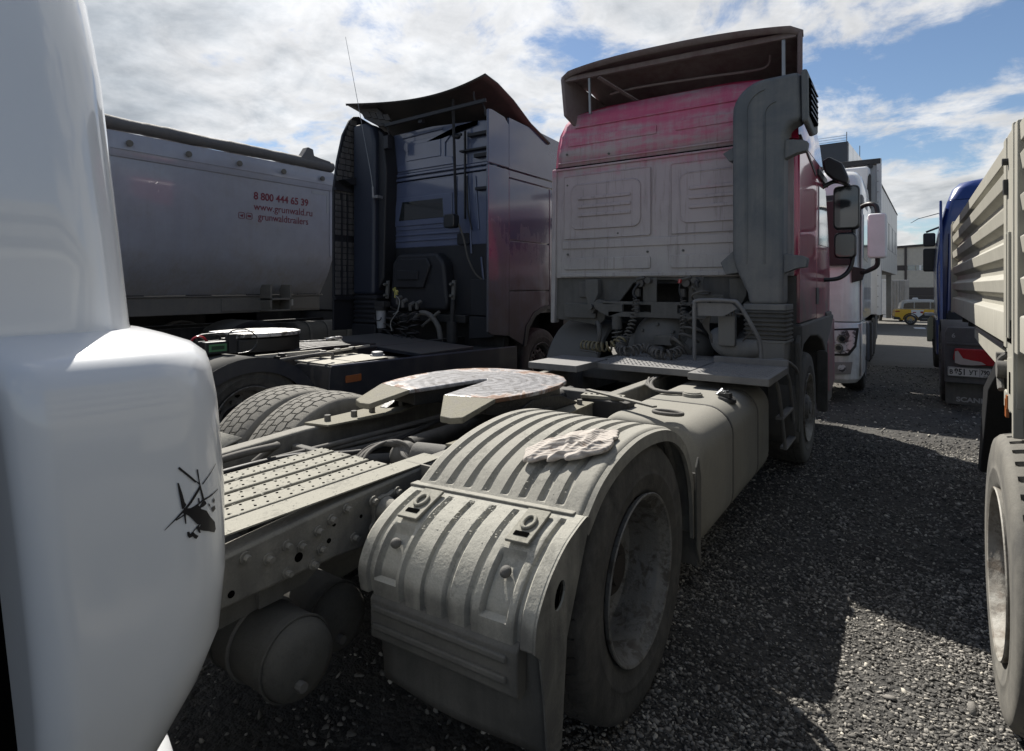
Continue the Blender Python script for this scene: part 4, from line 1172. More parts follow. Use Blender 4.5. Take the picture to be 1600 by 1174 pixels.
# outer lip band, standing in the vertical plane
b = B(); A = []; Bq = []
for i, p in enumerate(arc):
    nrm = Vector((0, -(arc[min(i + 1, len(arc) - 1)] - arc[max(i - 1, 0)]).z, (arc[min(i + 1, len(arc) - 1)] - arc[max(i - 1, 0)]).y)).normalized()
    A.append(p + nrm * -.008); Bq.append(p - nrm * .055)
pts = A + Bq[::-1]
rows = [[(-.822, a.y, a.z), (-.806, a.y - 0, a.z - .004), (-.802, c.y, c.z), (-.818, c.y, c.z)] for a, c in zip(A, Bq)]
b.loft(rows); part('fender_lip', b, fm, T, smooth=40)
# front end flap of the arch
b = B(); b.prism([(-1.40, .30), (-.80, .30), (-.80, .72), (-1.40, .72)], 'y', 2.64, 2.652); part('front_fender_flap', b, flap_mat, T, bevel=.003)
b = B(); b.prism([(2.60, .40), (2.66, .30), (2.665, .70), (2.63, .80), (2.60, .76)], 'x', -.80, -.79); part('front_flap_side', b, flap_mat, T, bevel=.003)
# rear cover
cov = catmull([(0, 1.475, .880), (0, 1.42, .866), (0, 1.345, .838), (0, 1.275, .790), (0, 1.235, .730), (0, 1.222, .680), (0, 1.232, .615)], 10)
x0c, x1c = -1.43, -.808
cr = [-1.385, -1.255, -1.175, -1.095, -1.015, -.86]
b = B(); rows = []; Lc = len(cov)
for i, p in enumerate(cov):
    tg = cov[min(i + 1, Lc - 1)] - cov[max(i - 1, 0)]
    nrm = Vector((0, tg.z, -tg.y)).normalized()
    if nrm.y > 0: nrm = -nrm
    s_ = i / (Lc - 1)
    env = min(1, max(0, (s_ - .10) / .02))
    row = []
    for k in range(131):
        x = x0c + (x1c - x0c) * k / 130; d = 0
        for rx in cr:
            d = max(d, min(1, max(0, (.011 - abs(x - rx)) / .005)))
        off = -.013 * d * env
        for wx in (-1.32, -.935):                      # the two pockets under the clips
            if abs(x - wx) < .042 and .42 < s_ < .86: off = min(off, -.020 * min(1, (s_ - .42) / .04) * min(1, (.042 - abs(x - wx)) / .006))
        row.append((x, p.y + nrm.y * off, p.z + nrm.z * off))
    rows.append(row)
b.loft(rows, closed=False, caps=False); part('fender_rear_cover', b, cover_mat, T, solid=.007, smooth=28)
b = B(); b.prism([(-1.44, 1.462), (-.84, 1.462), (-.84, 1.50), (-1.44, 1.50)], 'z', .874, .886); part('cover_seam_ridge', b, fm, T, bevel=.004)
# cover side wall with the oval hole
outer = [(p.y, p.z) for p in cov]
side_poly = outer + [(1.262, .59), (1.285, .45), (1.30, .31), (1.335, .275), (1.375, .29), (1.385, .40), (1.405, .58), (1.45, .74), (1.50, .87)]
hole_c = (1.335, .715)
ho = [(hole_c[0] + .028 * math.cos(t), hole_c[1] + .038 * math.sin(t)) for t in [k * 2 * pi / 20 for k in range(20)]]
import bmesh as _bm
bm = _bm.new()
def loop_(pts, x):
    vv = [bm.verts.new((x, p[0], p[1])) for p in pts]
    return [bm.edges.new((vv[i], vv[(i + 1) % len(vv)])) for i in range(len(vv))]
es = loop_(side_poly, x1c) + loop_(ho, x1c)
_bm.ops.triangle_fill(bm, edges=es, use_beauty=True)
b = B(); bm.verts.index_update(); b.v = [tuple(v.co) for v in bm.verts]; b.f = [tuple(v.index for v in f.verts) for f in bm.faces]; bm.free()
part('cover_side', b, cover_mat, T, solid=.006, solid_off=1, smooth=0)
b = B(); b.box(-.85, -.825, 1.29, 1.38, .665, .765); part('hole_backing', b, dark_hole, T)
# side wall strip hanging towards the ground beside the tyre
# clips
for wx in (-1.32, -.935):
    n0 = cov[6]; n1 = cov[24]
    dirv = (n1 - n0).normalized(); nr = Vector((0, dirv.z, -dirv.y)); nr = nr if nr.z > 0 else -nr
    a = n0 + nr * .012; c = n1 + nr * .016
    b = B(); b.bar((wx, a.y, a.z), (wx, c.y, c.z), .075, .010, up=tuple(nr)); cl = part('clip_plate', b, deckm, T, bevel=.003)
    mid = a.lerp(c, .62)
    ringp = [(wx + .024 * math.cos(t), (mid + dirv * .030 * math.sin(t) + nr * .010).y, (mid + dirv * .030 * math.sin(t) + nr * .010).z) for t in [k * 2 * pi / 16 for k in range(16)]]
    mid = a.lerp(c, .45)
    ringp = [(wx + .017 * math.cos(t), (mid + dirv * .026 * math.sin(t) + nr * .010).y, (mid + dirv * .026 * math.sin(t) + nr * .010).z) for t in [k * 2 * pi / 16 for k in range(16)]]
    b = B(); b.tube(ringp, .006, 8, closed=True); part('clip_ring', b, deckm, T, smooth=60)
    sl = a.lerp(c, .78) + nr * .006
    b = B(); b.bar((wx - .022, sl.y, sl.z), (wx + .022, sl.y, sl.z), .016, .003, up=tuple(nr)); part('clip_slot', b, dark_hole, T)
    b = B(); p = cov[33]; b.ball((wx, p.y + .004, p.z), .016, 8); part('clip_stud', b, bolt_mat, T)
# plate below the cover
b = B(); b.prism([(1.245, .628), (1.222, .61), (1.225, .49), (1.25, .47), (1.27, .49), (1.27, .62)], 'x', -1.38, -.85); part('light_plate', b, flap_mat, T, bevel=.006)
for z in (.585, .53):
    b = B(); b.bar((-1.365, 1.222, z), (-.88, 1.222, z), .016, .020); part('plate_ridge', b, flap_mat, T, bevel=.006)
# mud flap
b = B(); rows = []
for k in range(14):
    t = k / 13; z = .66 - t * .36
    rows.append([(-1.41 + u * (.600) / 10, 1.275 + .03 * t + .010 * math.sin(u * .6 + t * 2) * t, z - .012 * u / 10 * t) for u in range(11)])
b.loft(rows, closed=False, caps=False); part('mud_flap', b, flap_mat, T, solid=.012, smooth=50)

DEFORM = None
# left rear cover and added flap (the left arch itself is missing, its tyres lie bare)
b = B(); b.loft([[(x, p.y, p.z) for x in (-3.12, -2.52)] for p in cov], closed=False, caps=False); part('fender_rear_cover', b, fm, T, solid=.01, smooth=40)
b = B(); b.box(-3.10, -2.50, 1.30, 1.312, .28, .80); part('mud_flap', b, flap_mat, T)  # unseen left flap, added to shade the ground under the frame
b = B(); b.box(-3.10, -2.43, 1.45, 1.46, .30, .86); part('sun_block_panel', b, flap_mat, T)  # added panel below the cover, blocks sun to the ground inboard
b = B(); b.box(-2.52, -2.44, 1.3, 1.42, .74, .80); part('fender_bracket', b, chassis, T)
b = B(); b.prism(rrect(-2.34, -1.62, .34, .62, .02), 'y', .70, .73); part('sun_block_board', b, chassis_dark, T, bevel=.006)  # added board under the tail to keep the ground there dark

# dried mud crumbs lying on the deck, rail and fender
rc = random.Random(11); b = B()
def crumb(x, y, z, r_):
    if y < 2.0 and x > -1.45: y = yaw_flare((x, y, z))[1]
    q = [(x + r_ * rc.uniform(.6, 1.2) * math.cos(a), y + r_ * rc.uniform(.6, 1.2) * math.sin(a), z) for a in (0, 1.26, 2.5, 3.77, 5.0)]
    b.add(q + [(x, y, z + r_ * rc.uniform(.3, .5))], [(i, (i + 1) % 5, 5) for i in range(5)])
for k in range(260):
    x = rc.uniform(-2.04, -1.53); crumb(x, rc.uniform(.76, 1.55), .8935 if x < -1.65 else .8998, rc.uniform(.0015, .005))
for k in range(300):
    i_ = rc.randrange(4, 60); p = arc[i_]; crumb(rc.uniform(-1.41, -.84), p.y, p.z - .001, rc.uniform(.0012, .004))
for k in range(420):
    i_ = rc.randrange(1, 26); p = cov[i_]; crumb(rc.triangular(-1.42, -.87, -1.2), p.y, p.z - .001, rc.uniform(.0012, .005))
part('mud_crumbs', b, cover_mat, T, kind='stuff', smooth=0)

# ---- rag on the fender: its own thing
RG = thing('cleaning_rag', 'crumpled off-white striped cloth lying on top of the ribbed rear fender', 'cloth', (-.97, 1.80, 1.01))
ay = [p.y for p in arc]; az = [p.z for p in arc]
def fz(y): return float(np.interp(y, ay[:90], az[:90]))
b = B(); rows = []
nn = 90
outl = lambda a: 1 + .18 * math.sin(2 * a + .6) + .13 * math.sin(3 * a + 2) + .07 * math.sin(5 * a + 1) + .05 * math.sin(9 * a) + .02 * math.sin(17 * a)
ca, sa = math.cos(R(-22)), math.sin(R(-22))
for i in range(nn):
    row = []
    for j in range(nn):
        u = 2 * i / (nn - 1) - 1; v = 2 * j / (nn - 1) - 1
        uu = u * math.sqrt(1 - v * v / 2); vv = v * math.sqrt(1 - u * u / 2)
        k = outl(math.atan2(vv, uu))
        lx_, ly_ = uu * .088 * k, vv * .185 * k
        x = -.965 + ca * lx_ - sa * ly_; y = 1.80 + sa * lx_ + ca * ly_
        rr2_ = uu * uu + vv * vv
        rim_ = max(0, 1 - rr2_) ** .5
        w1 = noise.noise((lx_ * 9, ly_ * 5, 1.3)); w2 = noise.noise((lx_ * 6 + 4, ly_ * 6, 9.3))
        ridge = 1 - min(1, abs(noise.noise(((lx_ + .05 * w2) * 15, (ly_ + .08 * w1) * 5.5, 3.1))) * 3.2)
        ridge2 = 1 - min(1, abs(noise.noise(((lx_ * .7 + ly_ * .7) * 14, (ly_ - lx_) * 7, 6.6))) * 3.5)
        z = fz(y) + .006 + rim_ ** .6 * (.006 + .016 * ridge + .008 * ridge2 + .010 * (w1 + .3)) + rim_ ** .3 * (.0035 * (1 - min(1, abs(noise.noise((lx_ * 34 + 4 * w2, ly_ * 9, 2.2))) * 3)) + .001 * noise.noise((lx_ * 60, ly_ * 45, 1)))
        row.append((x, y, z))
    rows.append(row)
b.loft(rows, closed=False, caps=False)
m = bpy.data.materials.new('ribbed_rag_cloth'); m.use_nodes = True
nt = m.node_tree; nt.nodes.clear(); g = N(nt)
Pn = g.new('ShaderNodeNewGeometry').outputs['Position']
mpp = g.new('ShaderNodeMapping', {0: Pn}); mpp.inputs['Rotation'].default_value = (0, 0, .9)
wv = g.new('ShaderNodeTexWave', {'Vector': mpp.outputs[0], 'Scale': 28.0, 'Distortion': 1.4, 'Detail': 2.0, 'Detail Scale': 3.0})
cc = g.mix(wv.outputs['Fac'], (.30, .265, .235), (.44, .41, .375))
cc = g.mix(g.ramp(g.noise(Pn, 16, 5), .58, .74), cc, (.20, .16, .13))
bp = g.new('ShaderNodeBump', {'Strength': .5, 'Distance': .002, 'Height': wv.outputs['Fac']})
bb = g.new('ShaderNodeBsdfPrincipled', {'Base Color': cc, 'Roughness': .95, 'Normal': bp.outputs[0]})
g.new('ShaderNodeOutputMaterial', {0: bb.outputs[0]})
part('crumpled_cloth', b, m, RG, solid=.004, smooth=80)
# ================================================================ navy tractor truck
V = thing('tractor_truck', 'dark navy blue tractor truck with a curved roof deflector and hoses behind the glossy cab', 'truck', (-5.45, 2.55, 0))
b = B()
def nring(z, hx, y0, y1, rf, rb): return [(p[0], p[1], z) for p in rrect(-5.47 - hx, -5.47 + hx, y0, y1, [rb, rb, rf, rf], 6)]
b.loft([nring(*l) for l in [(1.20, 1.22, 5.92, 8.0, .25, .03), (2.2, 1.235, 5.9, 8.05, .3, .03), (3.05, 1.23, 5.9, 7.85, .34, .03)]]); part('cab_body', b, navy, V, bevel=.01)
b = B(); b.loft([nring(*l) for l in [(3.06, 1.225, 5.905, 7.84, .34, .03), (3.45, 1.215, 5.92, 7.7, .4, .06), (3.62, 1.18, 5.95, 7.55, .42, .12), (3.72, 1.10, 6.0, 7.4, .45, .2), (3.77, .95, 6.1, 7.2, .5, .3)]]); part('cab_roof', b, navy, V, smooth=50)
def vp(nm, poly, y=5.9, t=.012, m_=navy_dull, bev=.008):
    b = B(); b.prism(poly, 'y', y - t, y + .002); return part(nm, b, m_, V, bevel=bev)
vp('rear_wall', [(-6.4, 2.12), (-4.30, 2.12), (-4.28, 3.05), (-6.42, 3.05)], t=.006)
vp('lower_rear_wall', [(-6.4, 1.20), (-4.30, 1.20), (-4.30, 2.115), (-6.4, 2.115)], t=.006, m_=navy_black)
vp('upper_rear_wall', [(-6.42, 3.17), (-4.28, 3.17), (-4.30, 3.62), (-4.5, 3.70), (-5.4, 3.76), (-6.2, 3.74), (-6.42, 3.66)], t=.006)
vp('wall_seam_rib', [(-6.42, 3.06), (-5.5, 3.06), (-5.0, 3.06), (-4.28, 3.06), (-4.28, 3.10), (-6.42, 3.10)], t=.035)
vp('wall_seam_rib', [(-6.42, 3.125), (-4.28, 3.125), (-4.28, 3.16), (-6.42, 3.16)], t=.03)
# stepped pressing of the upper wall
vp('pressed_panel', [(-6.05, 3.20), (-5.0, 3.20), (-5.02, 3.30), (-5.15, 3.32), (-5.15, 3.50), (-4.95, 3.68), (-4.6, 3.70), (-4.6, 3.66), (-4.92, 3.64), (-5.18, 3.62), (-5.9, 3.60), (-5.95, 3.52), (-5.88, 3.46), (-5.92, 3.30), (-6.02, 3.28)], y=5.893, t=.018)
vp('pressed_panel', [(-5.86, 3.33), (-5.22, 3.33), (-5.22, 3.56), (-5.84, 3.55), (-5.80, 3.44)], y=5.874, t=.012)
vp('pressed_rib', [(-5.95, 3.66), (-5.2, 3.69), (-5.2, 3.71), (-5.95, 3.68)], y=5.893, t=.02)
# rear window recess and pane
vp('window_surround', [(-6.2, 2.36), (-4.95, 2.36), (-4.95, 3.03), (-6.08, 3.03)], y=5.893, t=.014)
vp('window_surround', [(-6.12, 2.42), (-5.02, 2.42), (-5.02, 2.82), (-6.05, 2.82)], y=5.878, t=.016)
vp('rear_window', [(-6.0, 2.50), (-5.16, 2.50), (-5.18, 2.76), (-5.93, 2.76)], y=5.862, t=.006, m_=glass)
vp('pressed_rib', [(-6.2, 2.20), (-4.9, 2.20), (-4.9, 2.23), (-6.2, 2.23)], y=5.893, t=.02)
vp('pressed_rib', [(-6.2, 2.28), (-4.9, 2.28), (-4.9, 2.31), (-6.2, 2.31)], y=5.893, t=.02)
for (x0, x1, z0, z1) in ((-4.72, -4.34, 3.50, 3.545), (-4.86, -4.36, 3.32, 3.345), (-4.62, -4.34, 3.22, 3.27), (-4.6, -4.35, 2.80, 2.84)):
    b = B(); b.prism(rrect(x0, x1, z0, z1, .01), 'y', 5.82, 5.90); part('wall_ledge', b, navy_black, V, bevel=.006)
for (x, z0, z1) in ((-4.60, 2.3, 3.0), (-4.72, 2.0, 2.9), (-4.5, 1.5, 1.95)):
    vp('pressed_rib', [(x, z0), (x + .03, z0), (x - .03, z1), (x - .06, z1)], y=5.893, t=.016)
# lower bulge cover
b = B(); b.prism([(-6.02, 1.25), (-5.0, 1.25), (-4.95, 1.35), (-5.02, 1.88), (-5.15, 2.02), (-5.85, 2.02), (-5.98, 1.90)], 'y', 5.70, 5.9); part('engine_cover', b, navy_black, V, bevel=.05, seg=3)
b = B(); b.prism([(-5.9, 1.55), (-5.35, 1.55), (-5.22, 1.85), (-5.28, 1.95), (-5.8, 1.95), (-5.86, 1.85)], 'y', 5.655, 5.71); part('engine_cover_step', b, navy_black, V, bevel=.02)
b = B(); b.prism([(-5.8, 1.66), (-5.42, 1.66), (-5.42, 1.78), (-5.8, 1.80)], 'y', 5.63, 5.66); part('engine_cover_rib', b, navy_black, V, bevel=.01)
b = B(); b.prism(rrect(-4.93, -4.73, 2.12, 2.27, .02), 'y', 5.86, 5.9); part('wall_socket_frame', b, navy_black, V, bevel=.01)
# pole, lamp, cables
b = B(); b.bar((-4.86, 5.70, 3.98), (-4.84, 5.74, 2.45), .028, .028); part('deflector_pole', b, navy_black, V)
b = B(); b.bar((-4.79, 5.86, 3.6), (-4.79, 5.86, 2.45), .022, .022); part('pole_guide', b, navy_black, V)
b = B(); b.ball((-4.82, 5.74, 3.50), .045, 7, (1, 1, .7)); b.bar((-4.9, 5.74, 3.52), (-4.75, 5.74, 3.52), .03, .03); part('pole_clamp', b, navy_black, V)
b = B(); b.prism(rrect(-4.96, -4.78, 2.32, 2.50, .04), 'y', 5.62, 5.74); part('work_lamp', b, black_plastic, V, bevel=.02)
b = B(); b.tube(catmull([(-4.80, 5.72, 2.4), (-4.72, 5.74, 2.2), (-4.68, 5.78, 1.95), (-4.60, 5.82, 1.75), (-4.5, 5.86, 1.65)], 8), .012, 8); part('air_pipe', b, hose_grey, V, smooth=60)
b = B(); b.tube(catmull([(-4.74, 5.84, 3.0), (-4.73, 5.84, 2.6), (-4.66, 5.84, 2.3)], 8), .010, 8); part('air_pipe', b, hose_dark, V, smooth=60)
# side fairings
def sf(nm, pts, x0, x1, m_, **k):
    b = B(); b.prism(pts, 'x', x0, x1); return part(nm, b, m_, V, **k)
sf('side_fairing', [(5.58, 1.02), (5.65, .98), (6.02, .94), (6.02, 3.05), (5.58, 3.05)], -4.235, -4.20, navy, bevel=.012)
sf('upper_side_fairing', [(5.58, 3.07), (6.02, 3.07), (6.02, 3.62), (5.92, 3.70), (5.66, 3.73), (5.58, 3.72)], -4.235, -4.20, navy, bevel=.012)
# side body panels forward of the fairing, with gaps between
for pts in ([(6.035, 3.07), (7.9, 3.07), (7.7, 3.38), (7.45, 3.66), (6.6, 3.70), (6.035, 3.72)], [(6.035, 2.96), (8.0, 2.96), (7.92, 3.05), (6.035, 3.05)]):
    sf('cab_side_panel', pts, -4.245, -4.212, navy, bevel=.006)
sf('cab_side_panel', [(6.035, 2.17), (7.02, 2.17), (7.02, 2.94), (6.035, 2.94)], -4.245, -4.212, navy, bevel=.006)
sf('cab_side_panel', [(6.035, 1.52), (7.02, 1.52), (7.02, 2.155), (6.035, 2.155)], -4.245, -4.212, navy, bevel=.006)
sf('storage_hatch', [(6.035, .94), (6.35, .80), (6.42, 1.05), (6.62, 1.22), (6.9, 1.30), (7.02, 1.31), (7.02, 1.505), (6.035, 1.505)], -4.245, -4.212, navy, bevel=.006)
sf('wheel_arch_lip', [(6.36, .78), (6.43, .78), (6.50, 1.02), (6.66, 1.17), (6.95, 1.25), (7.4, 1.22), (7.4, 1.29), (6.9, 1.31), (6.6, 1.22), (6.41, 1.04)], -4.235, -4.20, navy_black, bevel=.006)
sf('door', [(7.035, 1.25), (8.0, 1.25), (8.05, 2.2), (7.9, 2.94), (7.035, 2.94)], -4.245, -4.212, navy, bevel=.006)
sf('door_window', [(7.13, 2.25), (7.95, 2.22), (7.8, 2.84), (7.13, 2.86)], -4.213, -4.206, glass_pale, bevel=.002)
b = B(); b.prism(rrect(-4.13, -3.93, 2.2, 2.75, .04), 'y', 7.7, 7.8); b.tube([(-4.2, 7.75, 2.80), (-4.0, 7.75, 2.83), (-4.0, 7.75, 2.7)], .02, 8); part('door_mirror', b, mirror_mat, V, bevel=.015)
b = B(); b.tube(catmull([(-4.40, 6.9, 3.70), (-4.38, 6.92, 3.78), (-4.40, 6.93, 3.82)]), .012, 6); part('roof_horn_stub', b, black_plastic, V)
# left fairing : inner face with the moulded block pattern, built as separate cells
lx = -6.72
fprof = [(5.30, .95), (5.30, 2.95), (5.36, 3.35), (5.46, 3.75), (5.58, 3.98), (5.66, 4.06), (5.75, 4.08), (6.1, 4.0), (6.1, .95)]
b = B(); b.prism(fprof, 'x', lx - .04, lx); part('left_side_fairing', b, navy_black, V, bevel=.008)
cellm = mat('grey_fairing_cells', (.06, .06, .068), .7, dust=.5, dcol=(.15, .14, .13), bump=.1)
def cell(y0, y1, z0, z1):
    b = B(); b.prism(rrect(y0, y1, z0, z1, .008, 2), 'x', lx, lx + .016); part('fairing_cell', b, cellm, V)
rr_ = random.Random(2)
z = 1.45
while z < 3.95:
    ymin = 5.32 if z < 2.9 else 5.32 + (z - 2.9) ** 1.5 * .26
    y = ymin
    h = .085
    if not (2.90 < z < 3.02) and not (2.18 < z < 2.25):
        while y < 5.70:
            w = rr_.uniform(.07, .12)
            if y + w > 5.73: w = 5.73 - y
            if w > .03: cell(y + .006, y + w - .006, z + .006, z + h - .006)
            y += w
    z += h
for y in (5.42, 5.52): 
    b = B(); b.bar((lx + .02, y, 1.45), (lx + .02, y, 2.9), .018, .03); part('fairing_rib', b, navy_black, V)
b = B(); b.prism([(5.36, 3.08), (5.66, 3.16), (5.66, 3.06), (5.5, 3.02)], 'x', lx, lx + .15); part('fairing_bracket', b, navy_black, V, bevel=.005)
b = B(); b.box(lx, lx + .05, 5.30, 5.75, 2.93, 2.97); b.box(lx, lx + .05, 5.30, 5.75, 1.38, 1.43); part('fairing_frame', b, navy_black, V)
# intake duct (left)
b = B(); b.prism([(-6.66, 1.45), (-6.22, 1.45), (-6.20, 3.6), (-6.26, 3.82), (-6.4, 3.90), (-6.66, 3.90)], 'y', 5.58, 5.86); part('intake_duct', b, mat('navy_duct_plastic', (.022, .028, .046), .5, dust=.12, dcol=(.06, .06, .065), bump=.15), V, bevel=.05, seg=3)
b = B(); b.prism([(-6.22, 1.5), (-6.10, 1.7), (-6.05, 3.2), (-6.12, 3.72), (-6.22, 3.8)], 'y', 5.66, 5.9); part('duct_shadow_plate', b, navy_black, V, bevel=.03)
b = B(); rings = []
for k in range(25):
    z = 1.05 + .40 * k / 24; o_ = .015 if k % 4 in (1, 2) else 0
    rings.append([(p[0], p[1], z) for p in rrect(-6.66 - o_, -6.20 + o_, 5.60 - o_, 5.86 + o_, .05, 4)])
b.loft(rings); part('rubber_bellows', b, navy_black, V, smooth=20)
b = B(); b.prism(rrect(-6.68, -6.18, .72, 1.04, .03), 'y', 5.58, 5.9); part('air_filter_box', b, navy_black, V, bevel=.02)
# left low cab side below fairing
b = B(); b.box(-6.70, -4.3, 6.05, 6.15, .5, 1.3); b.box(-6.65, -4.28, 7.55, 8.15, .30, 1.25); b.box(-6.2, -4.7, 6.15, 7.55, .6, 1.2); part('rear_bulkhead', b, chassis_dark, V)
vp('lower_side_plate', [(-4.68, 1.20), (-4.26, 1.20), (-4.26, 1.66), (-4.68, 1.66)], y=5.88, t=.05, m_=navy_black)
vp('lower_hanging_plate', [(-4.66, .90), (-4.28, .94), (-4.28, 1.19), (-4.66, 1.19)], y=5.80, t=.02, m_=navy_black)
# roof deflector, concave rear edge
b = B(); rows = []
for k in range(25):
    t = k / 24; x = -6.70 + t * (6.70 - 4.18)
    sag = 4.20 - .36 * t + .27 * t ** 3.2
    if t < .10: sag += .0
    front_z = sag - .46 + (.1 * (1 - (2 * t - 1) ** 2))
    yr = 5.50 + .05 * math.sin(pi * t)
    rows.append([(x, yr, sag - .03), (x, yr - .01, sag), (x, yr + .25, sag - .04), (x, yr + .6, sag - .16), (x, yr + 1.0, sag - .36), (x, yr + 1.5, sag - .52)])
b.loft(rows, closed=False, caps=False); part('roof_deflector', b, navy_spoiler, V, solid=.022, smooth=35)
b = B(); b.prism([(-6.62, 4.165), (-6.25, 4.12), (-5.9, 3.80), (-6.2, 3.83), (-6.5, 3.99)], 'y', 5.66, 5.70); part('deflector_panel', b, navy_spoiler, V, bevel=.01)
for k in range(4):
    b = B(); xx = -6.5 + k * .13; b.prism([(xx, 4.09 - k * .035), (xx + .11, 4.07 - k * .035), (xx + .17, 3.98 - k * .035), (xx + .06, 3.99 - k * .035)], 'y', 5.645, 5.66); part('deflector_cell', b, navy_spoiler, V, bevel=.004)
b = B(); b.bar((-6.0, 5.6, 3.80), (-4.25, 5.6, 3.83), .03, .05); part('deflector_rail', b, navy_black, V, bevel=.008)
b = B(); b.tube(catmull([(-4.42, 5.58, 3.96), (-4.42, 5.6, 3.86), (-4.33, 5.65, 3.80), (-4.30, 5.66, 3.66)]), .010, 6); b.tube(catmull([(-6.08, 5.6, 3.84), (-5.98, 5.62, 3.78), (-5.98, 5.66, 3.6)]), .010, 6); part('deflector_hook', b, navy_black, V)
b = B(); b.box(-6.04, -5.95, 5.6, 5.68, 3.48, 3.66); b.box(-5.40, -5.33, 5.62, 5.68, 3.74, 3.80); part('deflector_bracket', b, navy_black, V, bevel=.005)
# whip aerial
b = B(); b.tube([(-6.13, 5.50, 2.86), (-6.17, 5.50, 3.1), (-6.36, 5.46, 4.0), (-6.59, 5.40, 5.10)], [.008, .006, .004, .0025], 6); part('whip_aerial', b, grey_metal, V, smooth=60)
b = B(); b.cyl((-6.13, 5.5, 2.80), (-6.14, 5.5, 2.95), .016, n=8); b.box(-6.15, -6.05, 5.5, 5.6, 2.79, 2.83); part('aerial_mount', b, grey_metal, V)
# gear behind the cab
b = B(); b.cyl((-6.02, 5.55, 1.0), (-6.03, 5.55, 1.24), .060, .068, n=18); part('filter_bowl', b, mat('pale_filter_bowl', (.42, .43, .45), .45, dust=.35, dcol=(.2, .2, .2)), V, smooth=30)
b = B(); b.cyl((-6.03, 5.55, 1.24), (-6.03, 5.55, 1.29), .085, n=18); b.box(-6.12, -5.92, 5.5, 5.62, 1.29, 1.36); b.cyl((-6.03, 5.55, .94), (-6.03, 5.55, 1.0), .045, n=14); part('filter_head', b, chassis_dark, V, bevel=.004)
b = B(); b.tube([(-6.03 + .07 * math.cos(t), 5.49, 1.15 + .05 * math.sin(t)) for t in [pi + k * pi / 10 for k in range(11)]], .008, 6); part('filter_wire', b, hose_dark, V)
for (x, z0) in ((-6.05, 1.40), (-4.84, 1.40)):
    b = B(); b.bar((x, 5.68, z0), (x, 5.70, z0 + .25), .05, .03); b.cyl((x, 5.62, z0 + .2), (x, 5.68, z0 + .2), .02, n=8); b.cyl((x, 5.62, z0 + .05), (x, 5.68, z0 + .05), .02, n=8); part('latch_strut', b, chassis, V, bevel=.004)
b = B(); b.cyl((-4.84, 5.66, .86), (-4.84, 5.66, 1.12), .07, n=16); b.cyl((-4.84, 5.66, 1.12), (-4.84, 5.68, 1.4), .03, n=10); part('cab_strut', b, chassis_dark, V, smooth=30)
b = B(); b.tube(catmull([(-5.45, 5.6, 1.12), (-5.32, 5.58, 1.22), (-5.15, 5.58, 1.20), (-5.02, 5.6, 1.05), (-4.98, 5.6, .86)]), .035, 8); b.tube(catmull([(-5.3, 5.6, 1.05), (-5.12, 5.58, 1.16), (-5.0, 5.6, 1.25)]), .02, 8); part('cast_bracket', b, chassis, V, smooth=50)
def vcoil(path, rad, tpm, th, m_=hose_dark):
    b = B(); b.tube(helix(path, rad, tpm, 12), th, 5); part('coiled_hose', b, m_, V, smooth=60)
vcoil([(-5.75, 5.55, 1.28), (-5.78, 5.5, 1.1), (-5.85, 5.45, .9)], .075, 14, .011)
vcoil([(-5.55, 5.5, 1.22), (-5.5, 5.45, 1.05), (-5.55, 5.4, .86)], .08, 14, .012)
vcoil([(-5.38, 5.5, 1.25), (-5.3, 5.45, 1.05), (-5.32, 5.4, .86)], .075, 14, .011)
vcoil([(-5.9, 5.4, .88), (-5.7, 5.3, .86), (-5.4, 5.3, .86), (-5.2, 5.35, .86)], .06, 16, .010)
for k, (x, z) in enumerate(((-5.72, 1.40), (-5.62, 1.36), (-5.48, 1.32), (-5.36, 1.34))):
    b = B(); b.cyl((x, 5.55, z), (x + .01, 5.62, z + .03), .03, n=10); b.cyl((x, 5.56, z - .07), (x, 5.56, z + .02), .022, n=10); part('hose_coupling', b, bolt_mat, V, smooth=30)
b = B(); b.ball((-5.73, 5.55, 1.50), .03, 6); b.bar((-5.77, 5.53, 1.54), (-5.69, 5.53, 1.46), .02, .02); b.bar((-5.73, 5.53, 1.42), (-5.74, 5.53, 1.56), .02, .015); part('brass_coupling', b, mat('yellow_coupling', (.55, .50, .15), .4, bump=.1), V)
b = B(); b.tube(catmull([(-5.72, 5.52, 1.45), (-5.64, 5.52, 1.38), (-5.66, 5.5, 1.24), (-5.72, 5.48, 1.20)]), .007, 6); b.tube(catmull([(-5.6, 5.46, 1.25), (-5.7, 5.42, 1.1), (-5.68, 5.42, .98)]), .006, 6); part('pale_cable', b, mat('pale_cable', (.3, .3, .28), .5), V)
b = B(); b.box(-6.3, -4.7, 5.75, 5.85, 1.1, 1.2); part('cross_beam', b, chassis_dark, V, bevel=.01)

# frame
for (x0, x1) in ((-5.95, -5.87), (-5.03, -4.95)):
    b = B(); b.box(x0, x1, 1.1, 7.0, .66, .90); part('frame_rail', b, chassis_dark, V, bevel=.01)
for y in (1.2, 3.6, 4.8):
    b = B(); b.box(-5.87, -5.03, y, y + .1, .74, .88); part('cross_member', b, chassis_dark, V)
wheel(V, -4.24, 2.55, TYRE_R, True, tyre_lo, rubber, rim_mat)
wheel(V, -4.565, 2.55, TYRE_R, True, tyre_lo, rubber)
wheel(V, -6.70, 2.55, TYRE_R, True, tyre_lo, rubber, rim_mat, flip=-1)
wheel(V, -6.375, 2.55, TYRE_R, True, tyre_lo, rubber, flip=-1)
wheel(V, -4.26, 6.88, TYRE_R, False, tyre_lo, rubber, rim_mat)
wheel(V, -6.68, 6.92, TYRE_R, False, tyre_lo, rubber, rim_mat, flip=-1)
b = B(); b.cyl((-6.4, 2.55, .5), (-4.5, 2.55, .5), .08, n=12); part('rear_axle', b, chassis_dark, V)
